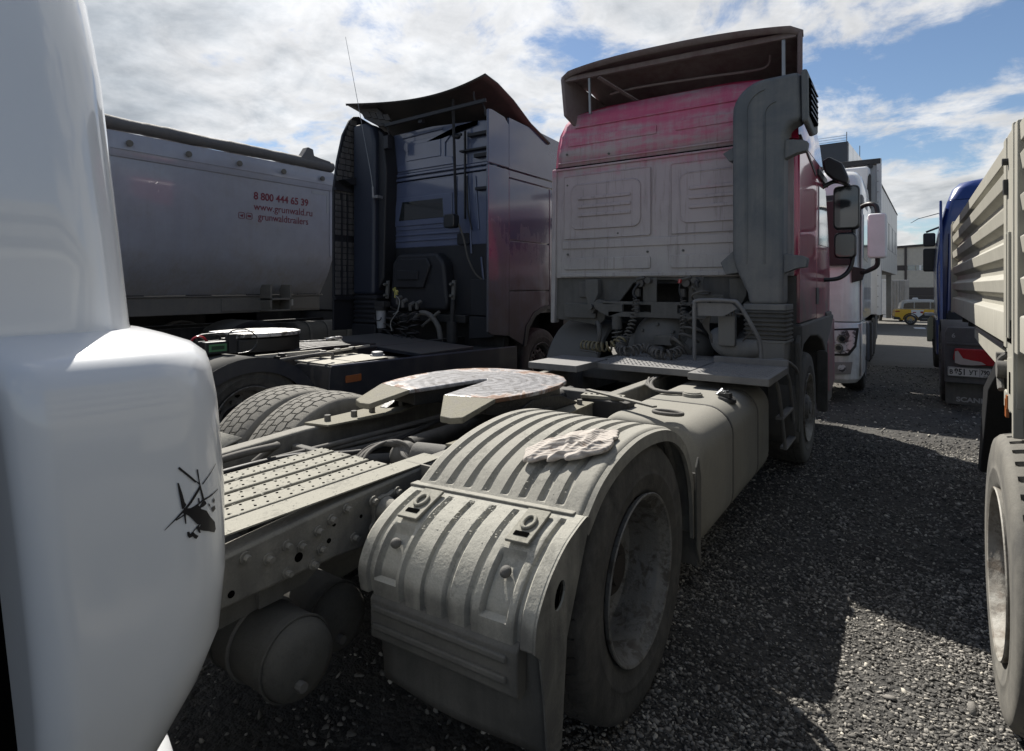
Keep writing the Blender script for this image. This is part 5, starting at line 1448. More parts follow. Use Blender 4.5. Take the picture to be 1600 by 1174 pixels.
# fenders : smooth outside, flat broad lip
def vfender(x0, x1, xl, nm='rear_fender'):
    arcn = [(math.cos(R(a)), math.sin(R(a))) for a in range(-4, 185, 7)]
    b = B(); rows = []
    for c_, s_ in arcn: rows.append([(x0, 2.55 + .645 * c_, .43 + .58 * s_), (x1, 2.55 + .645 * c_, .43 + .58 * s_)])
    b.loft(rows, closed=False, caps=False); part(nm, b, skirt_mat, V, solid=.008, smooth=50)
    b = B(); rows = []
    for c_, s_ in arcn:
        rows.append([(xl - .012, 2.55 + .65 * c_, .43 + .585 * s_), (xl, 2.55 + .652 * c_, .43 + .588 * s_), (xl + .002, 2.55 + .55 * c_, .43 + .475 * s_), (xl - .010, 2.55 + .55 * c_, .43 + .475 * s_)])
    b.loft(rows); part('fender_lip', b, skirt_mat, V, smooth=40)
vfender(-4.90, -4.21, -4.20)
vfender(-6.72, -6.1, -6.72)
# side box / tank row between fender and cab
side_pale = mat('dusty_pale_top', (.20, .19, .17), .6, dust=.75, dcol=(.46, .44, .38), up=.5, bump=.2)
b = B(); b.prism(rrect(-4.82, -4.23, .38, .865, [.05, .05, .05, .14], 5), 'y', 3.30, 4.15); part('fuel_tank', b, skirt_mat, V, bevel=.02)
for (ya, yb_) in ((3.32, 3.58), (3.60, 4.02)):
    b = B(); b.prism([(-4.78, .868), (-4.27, .868), (-4.25, .874), (-4.78, .880)], 'y', ya, yb_); part('tank_top_panel', b, side_pale, V, bevel=.003)
b = B(); b.prism([(3.24, .36), (4.2, .36), (6.2, .34), (6.2, .80), (4.3, .845), (3.28, .865)], 'x', -4.225, -4.20); part('side_skirt', b, skirt_mat, V, bevel=.008)
b = B(); b.bar((-4.212, 3.3, .868), (-4.212, 6.15, .80), .028, .012); part('skirt_top_edge', b, mat('edge_trim', (.12, .13, .18), .35, coat=.4, bump=0), V)
b = B(); b.box(-4.80, -4.24, 4.2, 6.1, .40, .79); part('battery_box', b, skirt_mat, V, bevel=.02)
b = B(); b.prism([(-5.9, .90), (-4.28, .82), (-4.28, .86), (-5.9, .945)], 'y', 4.5, 5.4); part('catwalk', b, skirt_mat, V, bevel=.006)
b = B(); b.lathe((-4.42, 4.02, .87), (0, 0, 1), [(0, .075), (.018, .072), (.020, .058), (.045, .056), (.05, .04), (.05, .001)], 20); part('filler_cap', b, mat('grey_cap', (.25, .26, .28), .4, dust=.3, dcol=(.25, .25, .24)), V, smooth=35)
b = B(); b.prism(rrect(3.44, 3.62, .70, .765, .008), 'x', -4.20, -4.192); part('side_marker_lamp', b, amber, V, bevel=.003)
b = B(); b.tube(catmull([(-4.45, 2.95, .94), (-4.38, 3.2, .96), (-4.38, 3.42, .955), (-4.38, 3.44, .90)]), .016, 8); part('tank_pipe', b, hose_grey, V, smooth=60)
b = B(); b.bar((-4.6, 3.3, .93), (-4.75, 4.2, .945), .03, .02); b.bar((-4.9, 3.0, .93), (-4.75, 3.6, .94), .04, .03); part('pale_rod', b, side_pale, V)
for k, (x, y) in enumerate(((-4.66, 3.55), (-4.7, 3.75), (-4.72, 3.95), (-4.8, 3.2))):
    b = B(); b.cyl((x, y, .90), (x, y, .955), .035, n=10); b.box(x - .06, x + .04, y - .05, y + .04, .90, .93); part('rail_fitting', b, greasy, V, bevel=.004)
for k in range(6):
    b = B(); b.tube(catmull([(-5.1 - k * .12, 2.9, .88 + k * .01), (-5.05 - k * .12, 3.8, .93), (-5.1 - k * .1, 4.6, .90)]), .02, 6); part('air_line', b, hose_dark, V)
# fifth wheel (pale greased top catching the sun)
b = B()
half = [(x_ * .85, 3.38 + (y_ - 2.9) * .8) for x_, y_ in [(0, 2.95), (.03, 2.92), (.10, 2.55), (.16, 2.42), (.34, 2.44), (.42, 2.62), (.45, 2.85), (.42, 3.1), (.30, 3.28), (.12, 3.36), (0, 3.37)]]
fullp = [(-5.45 + x, y) for x, y in half[:-1]] + [(-5.45 - x, y) for x, y in half[::-1][:-1]]
b.prism(fullp, 'z', 1.085, 1.125)
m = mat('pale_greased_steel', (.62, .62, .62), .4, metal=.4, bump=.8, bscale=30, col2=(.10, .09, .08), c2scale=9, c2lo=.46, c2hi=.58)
part('coupling_plate', b, m, V, bevel=.008)
b = B(); b.prism([(-5.45 + (x - 0) * .92 if True else 0, y) for x, y in half[3:-1]] + [(-5.45 - x * .92, y) for x, y in half[3:-1][::-1]], 'z', .94, 1.073); part('coupling_casting', b, greasy, V, bevel=.01)
b = B(); b.bar((-4.95, 3.50, 1.03), (-4.86, 3.75, 1.03), .03, .01); b.tube([(-4.86 + .03 * math.cos(t), 3.84 + .09 * math.sin(t), 1.04 + .012 * math.cos(t)) for t in [k * pi / 10 for k in range(20)]], .012, 6, closed=True); part('release_handle', b, m, V)

# battery tester standing on the fender by the coupling: own things
BT = thing('battery_tester', 'black battery tester with a green label and looped leads standing on the navy truck frame', 'tester', (-4.62, 2.52, 1.02))
b = B(); b.box(-4.78, -4.62, 2.40, 2.60, 1.02, 1.125); part('tester_case', b, black_plastic, BT, bevel=.012)
b = B(); b.box(-4.66, -4.60, 2.59, 2.65, 1.02, 1.18); part('tester_end', b, black_plastic, BT, bevel=.006)
b = B(); b.box(-4.6195, -4.616, 2.43, 2.575, 1.045, 1.105); part('green_label', b, mat('green_label', (.10, .28, .12), .5, bump=0), BT)
b = B(); b.box(-4.616, -4.614, 2.45, 2.555, 1.06, 1.09); part('display', b, mat('dark_green_display', (.02, .06, .03), .3, bump=0), BT)
b = B(); b.tube(catmull([(-4.75, 2.40, 1.12), (-4.75, 2.42, 1.17), (-4.75, 2.56, 1.17), (-4.75, 2.60, 1.12)], 5), .011, 8); part('tester_handle', b, black_plastic, BT, smooth=50)
b = B(); b.tube(catmull([(-4.62, 2.56, 1.14), (-4.6, 2.61, 1.205), (-4.58, 2.72, 1.21), (-4.56, 2.80, 1.15), (-4.56, 2.80, 1.08), (-4.56, 2.74, 1.03), (-4.56, 2.64, 1.02)], 8), .005, 6); part('tester_lead', b, black_ink, BT, smooth=60)
b = B(); b.tube(catmull([(-4.72, 2.34, 1.05), (-4.72, 2.34, 1.13), (-4.72, 2.38, 1.165), (-4.72, 2.43, 1.16), (-4.72, 2.47, 1.12)], 6), .010, 6); part('red_lead', b, red_plastic, BT, smooth=60)

# ================================================================ grey tipping semi-trailer
GT = thing('tipper_trailer', 'grey steel tipping semi-trailer with a rolled tarpaulin and phone number print', 'trailer', (-9.35, -1.0, 0))
Y0, Y1 = -5.5, 6.38
def side_ring(y): return [(-8.14, y, 3.22), (-8.10, y, 2.08), (-8.22, y, 1.76), (-8.42, y, 1.44)]
b = B()
sec = [(-8.10, 3.24), (-8.10, 2.08), (-8.24, 1.76), (-8.46, 1.44), (-10.24, 1.44), (-10.46, 1.76), (-10.6, 2.08), (-10.6, 3.24)]
b.prism(sec, 'y', Y0, Y1); part('tipping_body', b, trailer_mat, GT, bevel=.012)
b = B(); b.prism([(-8.085, 3.18), (-8.07, 3.24), (-8.075, 3.42), (-8.10, 3.50), (-8.16, 3.50), (-8.16, 3.18)], 'y', Y0, Y1 + .01); part('upper_rail', b, trailer_mat, GT, bevel=.008)
b = B(); b.bar((-8.07, Y0, 3.29), (-8.07, Y1, 3.29), .02, .03); part('rope_rail', b, trailer_mat, GT)
b = B(); b.prism([(-10.6, 3.2), (-10.55, 3.5), (-8.2, 3.5), (-8.16, 3.2)], 'y', Y1 - .1, Y1); part('front_bulkhead', b, trailer_mat, GT)
for k in range(12):
    y = 6.12 - k * .72
    b = B(); b.cyl((-8.08, y, 3.36), (-8.03, y, 3.36), .028, n=10); b.cyl((-8.045, y, 3.36), (-8.035, y, 3.36), .042, n=10); part('rope_button', b, trailer_low, GT)
b = B(); rings = []
pts = [Y0 + (Y1 - Y0) * k / 160 for k in range(161)]
for y in pts:
    r_ = .085 + .012 * noise.noise((0, y * 2.2, 1)) + .006 * noise.noise((0, y * 9, 4))
    zc = 3.60 + .012 * noise.noise((5, y * 1.3, 0))
    rings.append([(-8.16 + r_ * 1.15 * math.cos(2 * pi * j / 14) + .006 * noise.noise((j, y * 5, 2)), y, zc + r_ * math.sin(2 * pi * j / 14) + .006 * noise.noise((j, y * 6, 8))) for j in range(14)])
b.loft(rings); part('rolled_tarpaulin', b, tarp_mat, GT, smooth=60)
b = B(); b.prism([(5.60, 3.60), (5.72, 3.62), (5.80, 3.74), (5.86, 3.84), (5.96, 3.82), (5.98, 3.72), (6.1, 3.70), (6.3, 3.68), (6.36, 3.58), (6.1, 3.56)], 'x', -8.22, -8.07); part('folded_tarp_corner', b, tarp_mat, GT, bevel=.02)
b = B(); b.prism([(6.30, 3.2), (6.37, 3.2), (6.37, 2.08), (6.30, 2.08)], 'x', -8.10, -8.09); part('corner_post', b, trailer_mat, GT, bevel=.003)
b = B(); b.prism(rrect(5.95, 6.28, 3.10, 3.145, .005), 'x', -8.10, -8.096); b.prism(rrect(6.24, 6.285, 2.80, 3.10, .005), 'x', -8.10, -8.096); part('reflective_tape', b, mat('pale_marking_tape', (.40, .41, .43), .4, bump=0), GT)
# lower frame, pocket bracket, plate
b = B(); b.box(-10.42, -10.38, Y0, Y1, .25, 1.30); part('underside_screen', b, chassis_dark, GT)  # added dark sheet, screens off the sunlit ground beyond the trailer
b = B(); b.box(-8.50, -8.40, Y0, Y1 - .05, 1.17, 1.42); part('body_frame', b, trailer_low, GT, bevel=.01)
b = B(); b.box(-8.40, -8.385, 4.6, 5.35, 1.20, 1.39); b.box(-8.40, -8.388, 5.7, 6.3, 1.20, 1.39); part('frame_plate', b, trailer_low, GT, bevel=.004)
b = B(); b.bar((-8.40, Y0, 1.43), (-8.40, Y1, 1.43), .04, .02); part('frame_edge', b, trailer_low, GT)
for (ya) in (5.22,):
    b = B(); b.prism([(ya, 1.60), (ya + .03, 1.60), (ya + .03, 1.20), (ya, 1.26)], 'x', -8.40, -8.12); b.prism([(ya + .34, 1.60), (ya + .37, 1.60), (ya + .37, 1.28), (ya + .34, 1.20)], 'x', -8.40, -8.12); b.box(-8.40, -8.12, ya, ya + .37, 1.36, 1.39); b.box(-8.40, -8.12, ya, ya + .36, 1.19, 1.21)
    part('pocket_bracket', b, trailer_low, GT, bevel=.004)
b = B(); b.box(-8.388, -8.383, 5.62, 5.80, 1.26, 1.36); part('type_plate', b, mat('pale_type_plate', (.5, .5, .48), .5, bump=.2), GT)
for k in range(10):
    b = B(); y = 5.9 - k * .9; b.box(-8.42, -8.39, y, y + .35, 1.425, 1.452); part('seal_strip', b, black_plastic, GT)
ink = mat('dark_red_print', (.20, .02, .045), .5, bump=0, var=0)
text_part('phone_print', '8 800 444 65 39', ink, GT, (-8.096, 4.93, 2.88), (0, 1, 0), (0, 0, 1), .155, .001, bold=.003, width=.93)
text_part('web_print', 'www.grunwald.ru', ink, GT, (-8.096, 4.93, 2.72), (0, 1, 0), (0, 0, 1), .155, .001, width=.93)
text_part('handle_print', 'grunwaldtrailers', ink, GT, (-8.096, 5.0, 2.575), (0, 1, 0), (0, 0, 1), .155, .001, width=.87)
b = B()
for yy in (4.74, 4.86):
    b.tube([(-8.096, p[0], p[1]) for p in rrect(yy - .045, yy + .045, 2.57, 2.66, .02, 3)], .004, 4, closed=True)
b.prism([(4.715, 2.615), (4.765, 2.635), (4.755, 2.59)], 'x', -8.099, -8.094); b.prism(rrect(4.835, 4.885, 2.60, 2.63, .008, 2), 'x', -8.099, -8.094)
part('icon_print', b, ink, GT)
# landing gear + rear axles of the trailer (mostly out of view)
for y in (-4.2, -2.9):
    wheel(GT, -8.20, y, TYRE_R, True, tyre_lo, rubber, rim_mat)
    wheel(GT, -10.5, y, TYRE_R, True, tyre_lo, rubber, flip=-1)

# tractor coupled under the tipper
TT = thing('tractor_truck', 'dark tractor unit under the grey tipping trailer, only its rounded fender and round tank showing', 'truck', (-9.35, 4.3, 0))
b = B(); rows = []
for a in range(-5, 186, 7):
    c_, s_ = math.cos(R(a)), math.sin(R(a)); rows.append([(-8.8, 4.95 + .66 * c_, .42 + .64 * s_), (-8.12, 4.95 + .66 * c_, .42 + .64 * s_), (-8.10, 4.95 + .66 * c_, .42 + .64 * s_), (-8.10, 4.95 + .53 * c_, .42 + .50 * s_)])
b.loft(rows, closed=False, caps=False); part('rear_fender', b, skirt_mat, TT, solid=.01, smooth=50)
wheel(TT, -8.13, 4.95, TYRE_R, True, tyre_lo, rubber, rim_mat)
wheel(TT, -10.5, 4.95, TYRE_R, True, tyre_lo, rubber, rim_mat, flip=-1)
b = B(); b.box(-10.45, -10.38, 5.4, 9.6, .15, 1.12); part('underside_screen_box', b, chassis_dark, TT)  # added dark box, hides bright ground showing past the tractor
b = B(); b.box(-9.8, -9.72, 3.6, 9.5, .7, .95); b.box(-8.98, -8.9, 3.6, 9.5, .7, .95); b.box(-9.72, -8.98, 5.6, 5.7, .72, .9); part('frame_rail', b, chassis_dark, TT)
b = B(); b.prism(rrect(-8.75, -8.14, .35, .98, .2, 6), 'y', 5.75, 7.0); part('fuel_tank', b, airtank_mat, TT, bevel=.03)
for y in (5.95, 6.3, 6.7):
    b = B(); b.prism(rrect(-8.755, -8.13, .34, .99, .2, 6), 'y', y, y + .05); part('tank_strap', b, flap_mat, TT)
b = B(); b.loft([[(p[0], p[1], z) for p in rrect(-10.55, -8.15, 7.3, 9.6, [.05, .05, .3, .3])] for z in (1.1, 2.4, 3.2)]); b.box(-10.4, -8.3, 7.4, 9.5, .6, 1.1); part('cab_body', b, navy_black, TT, bevel=.03)
wheel(TT, -8.2, 8.5, TYRE_R, False, tyre_lo, rubber, rim_mat)
wheel(TT, -10.5, 8.5, TYRE_R, False, tyre_lo, rubber, rim_mat, flip=-1)
# ================================================================ near white cab, standing close on the left
WN = thing('white_truck', 'white glossy cab corner close on the left with a black helicopter decal', 'truck', (-2.1, -.9, 0))
def wring(z, xr, yf, r_, yb_=-1.9): return [(p[0], p[1], z) for p in rrect(-3.2, xr, yb_, yf, [.05, .05, r_, r_], 10)]
b = B()
low = [(.52, -1.16, .44, .16), (.66, -1.085, .50, .16), (.78, -1.045, .545, .15), (.86, -1.015, .578, .15), (.94, -.998, .600, .14), (1.05, -.99, .607, .14), (1.2, -.99, .605, .14), (1.3, -.995, .600, .14), (1.37, -1.0, .596, .14), (1.42, -1.008, .590, .14), (1.448, -1.02, .586, .14), (1.466, -1.05, .574, .14), (1.48, -1.10, .550, .14), (1.492, -1.145, .52, .13)]
b.loft([wring(z, x, y, r_, .255 + max(0, 1.42 - z) * .085) for z, x, y, r_ in low]); part('corner_panel', b, white_gloss, WN, smooth=60)
b = B()
up = [(1.47, -1.15, .515, .13), (1.50, -1.157, .508, .13), (1.6, -1.163, .500, .13), (1.75, -1.17, .49, .14), (1.95, -1.185, .478, .15), (2.10, -1.205, .465, .16), (2.25, -1.25, .43, .18), (2.45, -1.32, .36, .2), (2.7, -1.42, .25, .25), (2.9, -1.6, .1, .3)]
b.loft([wring(z, x, y, r_, -1.8) for z, x, y, r_ in up]); part('cab_upper', b, white_crisp, WN, smooth=60)
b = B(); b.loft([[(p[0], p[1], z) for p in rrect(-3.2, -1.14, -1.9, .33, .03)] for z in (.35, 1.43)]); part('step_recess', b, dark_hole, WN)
b = B(); b.loft([[(p[0], p[1], z) for p in rrect(-3.2, -1.06, -1.9, .27, .03)] for z in (1.42, 1.478)]); part('shoulder_panel', b, white_gloss, WN, bevel=.02)
b = B(); b.loft([[(p[0], p[1], z) for p in rrect(-3.2, x, -.6, y, [.05, .05, .2, .2], 8)] for z, x, y in ((.28, -1.25, .52), (.42, -1.17, .60), (.54, -1.15, .625), (.61, -1.165, .61), (.645, -1.20, .58), (.66, -1.26, .54))]); part('bumper_lip', b, white_gloss, WN, smooth=60)
w = wheel(WN, -1.15, -.75, TYRE_R, False, tyre_lo, rubber, rim_mat); w = wheel(WN, -3.15, -.75, TYRE_R, False, tyre_lo, rubber, flip=-1)

# helicopter decal wrapped on the panel: shapes drawn in (u = along the panel, z) and laid on the lofted surface
def low_at(z):
    for i in range(len(low) - 1):
        if low[i][0] <= z <= low[i + 1][0]:
            t = (z - low[i][0]) / (low[i + 1][0] - low[i][0]); return [low[i][k] * (1 - t) + low[i + 1][k] * t for k in range(4)]
    return low[-1]
def surf(px_, py_):
    """point of the panel on the line from the drawing's unrolled coordinate"""
    z = py_; q = low_at(z); xr, yf, r_ = q[1], q[2], q[3]
    # arclength: 0 where the flat side meets the corner radius; positive round the corner
    if px_ <= 0: return Vector((xr, yf - r_ + px_, z)), Vector((1, 0, 0))
    a = px_ / r_
    return Vector((xr - r_ + r_ * math.cos(a), yf - r_ + r_ * math.sin(a), z)), Vector((math.cos(a), math.sin(a), 0))
def decal(polys, nm, off=.0012):
    b = B()
    for poly in polys:
        pts = []
        n = len(poly)
        for i in range(n):
            p0, p1 = poly[i], poly[(i + 1) % n]
            L = math.hypot(p1[0] - p0[0], p1[1] - p0[1]); k = max(1, int(L / .008))
            for j in range(k): pts.append((p0[0] + (p1[0] - p0[0]) * j / k, p0[1] + (p1[1] - p0[1]) * j / k))
        bm = _bm.new(); vv = [bm.verts.new((p[0], p[1], 0)) for p in pts]
        es = [bm.edges.new((vv[i], vv[(i + 1) % len(vv)])) for i in range(len(vv))]
        _bm.ops.triangle_fill(bm, edges=es, use_beauty=True)
        bm.verts.index_update()
        V_ = []
        for v in bm.verts:
            s_, nr = surf(v.co.x, v.co.y); V_.append(s_ + nr * off)
        b.add(V_, [tuple(v.index for v in f.verts) for f in bm.faces]); bm.free()
    return part(nm, b, black_ink, WN, smooth=60)
# drawing units: 880 x 1174 sheet; the sheet is unrolled over the rounded corner
_us = [-.20 + k * .005 for k in range(80)]
_tab = []
for u_ in _us:
    p_ = surf(u_, 1.2)[0]; a_, c_2 = math.sin(math.atan(625 / 905)), math.cos(math.atan(625 / 905))
    dd = -a_ * p_.x + c_2 * p_.y; _tab.append((800 + 905 * (c_2 * p_.x + a_ * p_.y) / dd, u_, dd))
_tab = _tab[:max(range(len(_tab)), key=lambda i: _tab[i][0]) + 1]
def H_(pts):
    out = []
    for x, y in pts:
        sx_ = 240 + x / 7.333; sy_ = 700 + y / 7.333
        u_ = float(np.interp(sx_, [t[0] for t in _tab], [t[1] for t in _tab])); dd = float(np.interp(sx_, [t[0] for t in _tab], [t[2] for t in _tab]))
        out.append((u_, 1.57 - (sy_ - 448) * dd / 905))
    return out
def ln(x0, y0, x1, y1, w0, w1):
    dx, dy = x1 - x0, y1 - y0; L = math.hypot(dx, dy); nx_, ny_ = -dy / L, dx / L
    return H_([(x0 + nx_ * w0, y0 + ny_ * w0), (x1 + nx_ * w1, y1 + ny_ * w1), (x1 - nx_ * w1, y1 - ny_ * w1), (x0 - nx_ * w0, y0 - ny_ * w0)])
body_ = H_([(335, 690), (420, 690), (470, 660), (500, 640), (540, 700), (600, 720), (640, 790), (690, 850), (700, 930), (685, 970), (620, 955), (560, 950), (500, 935), (530, 880), (490, 875), (440, 820), (400, 780), (330, 745), (350, 710)])
decal([body_], 'decal_fuselage')
decal([ln(320, 225, 500, 390, 14, 12), ln(500, 380, 545, 420, 6, 8), ln(525, 245, 540, 430, 8, 6), ln(730, 180, 570, 415, 2, 6), ln(735, 470, 640, 555, 3, 8), ln(640, 555, 560, 600, 8, 9), ln(540, 430, 575, 640, 9, 12), ln(545, 440, 420, 630, 12, 13), ln(420, 630, 120, 945, 13, 3), ln(560, 600, 250, 830, 8, 7), ln(515, 575, 520, 640, 8, 8)], 'decal_rotor')
decal([H_([(292, 400), (310, 400), (340, 520), (358, 620), (375, 650), (345, 695), (322, 700), (312, 600), (300, 500)]), ln(350, 750, 362, 870, 13, 7)], 'decal_tail')
decal([H_([(375, 965), (400, 960), (412, 985), (440, 960), (470, 990), (505, 1010), (480, 1045), (455, 1035), (440, 1015), (400, 1035), (380, 1010)]), H_([(480, 915), (510, 890), (530, 975), (510, 975)]), ln(440, 965, 530, 860, 5, 7), H_([(620, 630), (640, 650), (645, 690), (625, 660)]), H_([(650, 690), (690, 660), (700, 700), (670, 740)]), H_([(680, 570), (695, 600), (685, 640), (670, 610)]), H_([(550, 620), (590, 610), (600, 640), (570, 670), (530, 690), (520, 670)])], 'decal_detail')

# ================================================================ grey dropside truck on the right
DR = thing('dropside_truck', 'greige ribbed dropside truck on the right, its big lug tyre at the picture edge', 'truck', (1.5, 2.8, 0))
XB = .27
def bside(nm, poly, x0, x1, m_=bed_mat, bev=.006): 
    b = B(); b.prism(poly, 'x', x0, x1); return part(nm, b, m_, DR, bevel=bev)
Yn, Yf = 2.60, 5.98
# panel cross-section (x,z): wide proud ribs with deep dark valleys, run along y
zt_, zb_ = 2.07, 1.37
def xs_panel(y0, y1):
    b = B()
    prof = [(XB + .06, zb_), (XB, zb_)]
    # lower lip
    prof += [(XB, 1.475), (XB + .002, 1.48)]
    z = 1.48
    for k in range(4):
        prof += [(XB + .034, z + .012), (XB + .036, z + .045), (XB + .006, z + .066), (XB, z + .115)]
        z += .127
    prof += [(XB + .034, z - .004), (XB + .036, z + .02), (XB + .002, z + .026), (XB, zt_), (XB + .07, zt_)]
    b.prism(prof, 'y', y0, y1)
    return b
part('side_panel', xs_panel(Yn + .045, Yf - .05), bed_mat, DR, bevel=.003)
b = B(); b.box(XB - .006, XB + .055, Yf - .055, Yf, 1.36, 2.08); part('front_stile', b, bed_mat, DR, bevel=.004)
b = B(); b.box(XB - .006, XB + .055, Yn - .015, Yn + .05, 1.36, 2.08); part('rear_stile', b, bed_mat, DR, bevel=.004)
b = B(); b.box(XB + .038, XB + .045, Yn, Yf, 1.38, 2.06); part('panel_backing', b, mat('dark_valley_paint', (.16, .155, .14), .6, dust=.4, dcol=(.2, .19, .17)), DR)
# pillar
b = B(); b.box(XB - .004, XB + .09, 2.40, 2.575, 1.18, 2.085); part('pillar', b, bed_mat, DR, bevel=.008)
for (y0, y1) in ((2.53, 2.552), (2.475, 2.497)):
    b = B(); b.box(XB - .012, XB + .01, y0, y1, 1.40, 1.75); part('pillar_slot_strip', b, bed_mat, DR, bevel=.003)
    b = B(); b.box(XB - .0065, XB - .003, y0 - .004, y1 + .004, 1.385, 1.46); part('slot_hole', b, dark_hole, DR)
b = B(); b.box(XB - .008, XB + .02, 2.402, 2.43, 1.09, 2.09); part('pillar_edge', b, bed_mat, DR, bevel=.004)
b = B(); b.box(XB - .016, XB + .01, 2.545, 2.575, 1.88, 1.93); b.cyl((XB - .02, 2.55, 1.99), (XB + .0, 2.55, 1.99), .012, n=8); part('drop_latch', b, black_plastic, DR)
b = B(); b.prism([(2.41, 1.16), (2.56, 1.16), (2.56, 1.33), (2.41, 1.35)], 'x', XB - .006, XB + .03); part('pillar_foot', b, bed_mat, DR, bevel=.003)
b = B(); b.box(XB - .009, XB - .005, 2.475, 2.49, 1.22, 1.29); part('slot_hole', b, dark_hole, DR)
# next panel towards the camera
part('side_panel', xs_panel(.2, 2.34), bed_mat, DR, bevel=.003)
b = B(); b.box(XB - .006, XB + .055, 2.33, 2.39, 1.36, 2.08); part('rear_stile', b, bed_mat, DR, bevel=.004)
b = B(); b.prism([(1.0, 1.36), (2.38, 1.36), (2.38, 1.24), (2.2, 1.14), (1.0, 1.14)], 'x', XB + .02, XB + .04); part('sill_board', b, bed_mat, DR, bevel=.003)
# sill beam below the long panel and hinge
b = B(); b.prism([(2.56, 1.355), (4.05, 1.355), (4.05, 1.29), (3.6, 1.27), (2.56, 1.24)], 'x', XB + .012, XB + .03); part('sill_beam', b, bed_mat, DR, bevel=.003)
b = B(); b.bar((XB + .008, 2.75, 1.352), (XB + .008, 3.9, 1.352), .012, .014); part('sill_gap', b, black_ink, DR)
b = B(); b.cyl((XB - .03, 2.60, 1.285), (XB + .02, 2.60, 1.285), .03, n=14); b.tube(catmull([(XB, 2.60, 1.34), (XB - .02, 2.62, 1.31), (XB - .02, 2.60, 1.25), (XB - .02, 2.57, 1.22)]), .010, 8); b.cyl((XB - .02, 2.72, 1.32), (XB + .01, 2.72, 1.32), .014, n=8); part('side_hinge', b, bolt_mat, DR, smooth=40)
b = B(); b.box(XB - .004, XB + .04, 2.52, 2.66, 1.15, 1.21); part('lamp_bracket', b, bed_mat, DR, bevel=.004)
b = B(); b.box(XB - .010, XB - .004, 2.53, 2.56, 1.16, 1.205); b.box(XB - .010, XB - .002, 2.545, 2.58, 1.13, 1.19); part('side_marker_lamp', b, amber, DR)
# platform, cross bearers, frame
b = B(); b.box(XB + .05, 2.75, .2, Yf, 1.36, 1.42); part('platform', b, chassis_dark, DR)
b = B(); b.box(XB + .0, 2.75, Yf - .06, Yf, 1.36, 2.10); part('headboard', b, bed_mat, DR, bevel=.005)
b = B(); b.box(2.70, 2.76, .2, Yf, 1.36, 2.08); part('far_side_panel', b, bed_mat, DR)
for y in (5.8, 5.2, 4.6, 4.0, 3.4, 2.8):
    b = B(); b.prism([(XB + .06, 1.355), (2.7, 1.355), (2.7, 1.30), (.9, 1.22), (XB + .06, 1.29)], 'y', y, y + .06); part('cross_bearer', b, chassis_dark, DR)
for x in (1.05, 1.9):
    b = B(); b.box(x, x + .08, .2, 7.6, .85, 1.2); part('frame_rail', b, chassis_dark, DR)
b = B(); b.tube(catmull([(.55, 5.95, 1.28), (.5, 5.6, 1.2), (.55, 5.2, 1.22), (.5, 4.8, 1.2)]), .03, 8); part('air_pipe', b, chassis_dark, DR)
# mudguard flap, tool box
b = B(); b.prism([(3.72, .64), (3.85, .62), (3.55, 1.10), (3.10, 1.26), (2.95, 1.24), (3.35, 1.10)], 'x', XB + .01, .75); part('wheel_flap', b, flap_mat if False else black_plastic, DR, bevel=.01)
b = B(); b.prism(rrect(.62, 1.4, .58, .86, .02), 'y', 5.55, 6.3); part('tool_box', b, mat('dark_tool_box', (.02, .023, .03), .55, dust=.25, dcol=(.08, .08, .08)), DR, bevel=.012)
b = B(); b.prism(rrect(.60, 1.42, .855, .885, .01), 'y', 5.53, 6.32); part('tool_box_lid', b, MATS['dark_tool_box'], DR, bevel=.005)
w = wheel(DR, XB, 2.79, .515, True, tyre_me2, mat('lug_tyre_rubber', (.045, .046, .048), .8, dust=.58, dcol=(.20, .19, .165), dscale=3, bump=.35, bscale=35), rim_light, flip=-1)
w = wheel(DR, XB + .34, 2.79, .515, True, tyre_me2, rubber, flip=-1)
w = wheel(DR, 2.75, 2.79, .515, True, tyre_lo, rubber, rim_mat)
w = wheel(DR, XB + .02, .9, .515, True, tyre_me2, rubber_light, rim_light, flip=-1)
b = B(); b.box(.9, 2.4, 7.0, 7.6, .9, 1.5); part('frame_front', b, chassis_dark, DR)

# ================================================================ blue tractor ahead of it
BS = thing('tractor_truck', 'blue tractor truck past the dropside bed, its number plate and red tail lamp low down', 'truck', (1.6, 10.0, 0))
b = B()
def br(z, hx, y0, y1, rb, rf): return [(p[0], p[1], z) for p in rrect(1.58 - hx, 1.58 + hx, y0, y1, [rb, rb, rf, rf], 6)]
b.loft([br(*l) for l in [(.95, 1.20, 12.85, 15.0, .04, .2), (1.9, 1.22, 12.8, 15.0, .05, .3), (2.6, 1.17, 12.8, 14.85, .08, .3), (3.1, 1.06, 12.83, 14.6, .12, .35)]]); part('cab_body', b, blue_paint, BS, bevel=.01)
b = B(); b.loft([br(*l) for l in [(3.105, 1.055, 12.83, 14.6, .12, .35), (3.3, .99, 12.87, 14.4, .18, .35), (3.42, .88, 12.93, 14.2, .24, .4), (3.47, .7, 13.0, 14.0, .3, .4)]]); part('cab_roof', b, blue_paint, BS, smooth=55)
b = B(); b.prism([(.92, 2.72), (2.2, 2.72), (2.2, 3.22), (.98, 3.22)], 'y', 12.80, 12.84); part('pressed_panel', b, blue_paint, BS, bevel=.01)
b = B(); b.prism([(.80, 2.62), (2.3, 2.62), (2.3, 2.64), (.80, 2.64)], 'y', 12.78, 12.82); part('pressed_rib', b, blue_paint, BS)
b = B(); b.prism([(12.45, .7), (12.85, .7), (12.9, 2.5), (12.95, 3.05), (12.78, 3.1), (12.6, 2.5)], 'x', .40, .44); part('side_fairing', b, blue_paint, BS, bevel=.01)
for x in (.52, .60, .70): 
    b = B(); b.bar((x, 12.74, 1.1), (x + .03, 12.76, 2.5), .035, .04); part('intake_rib', b, blue_paint, BS, bevel=.008)
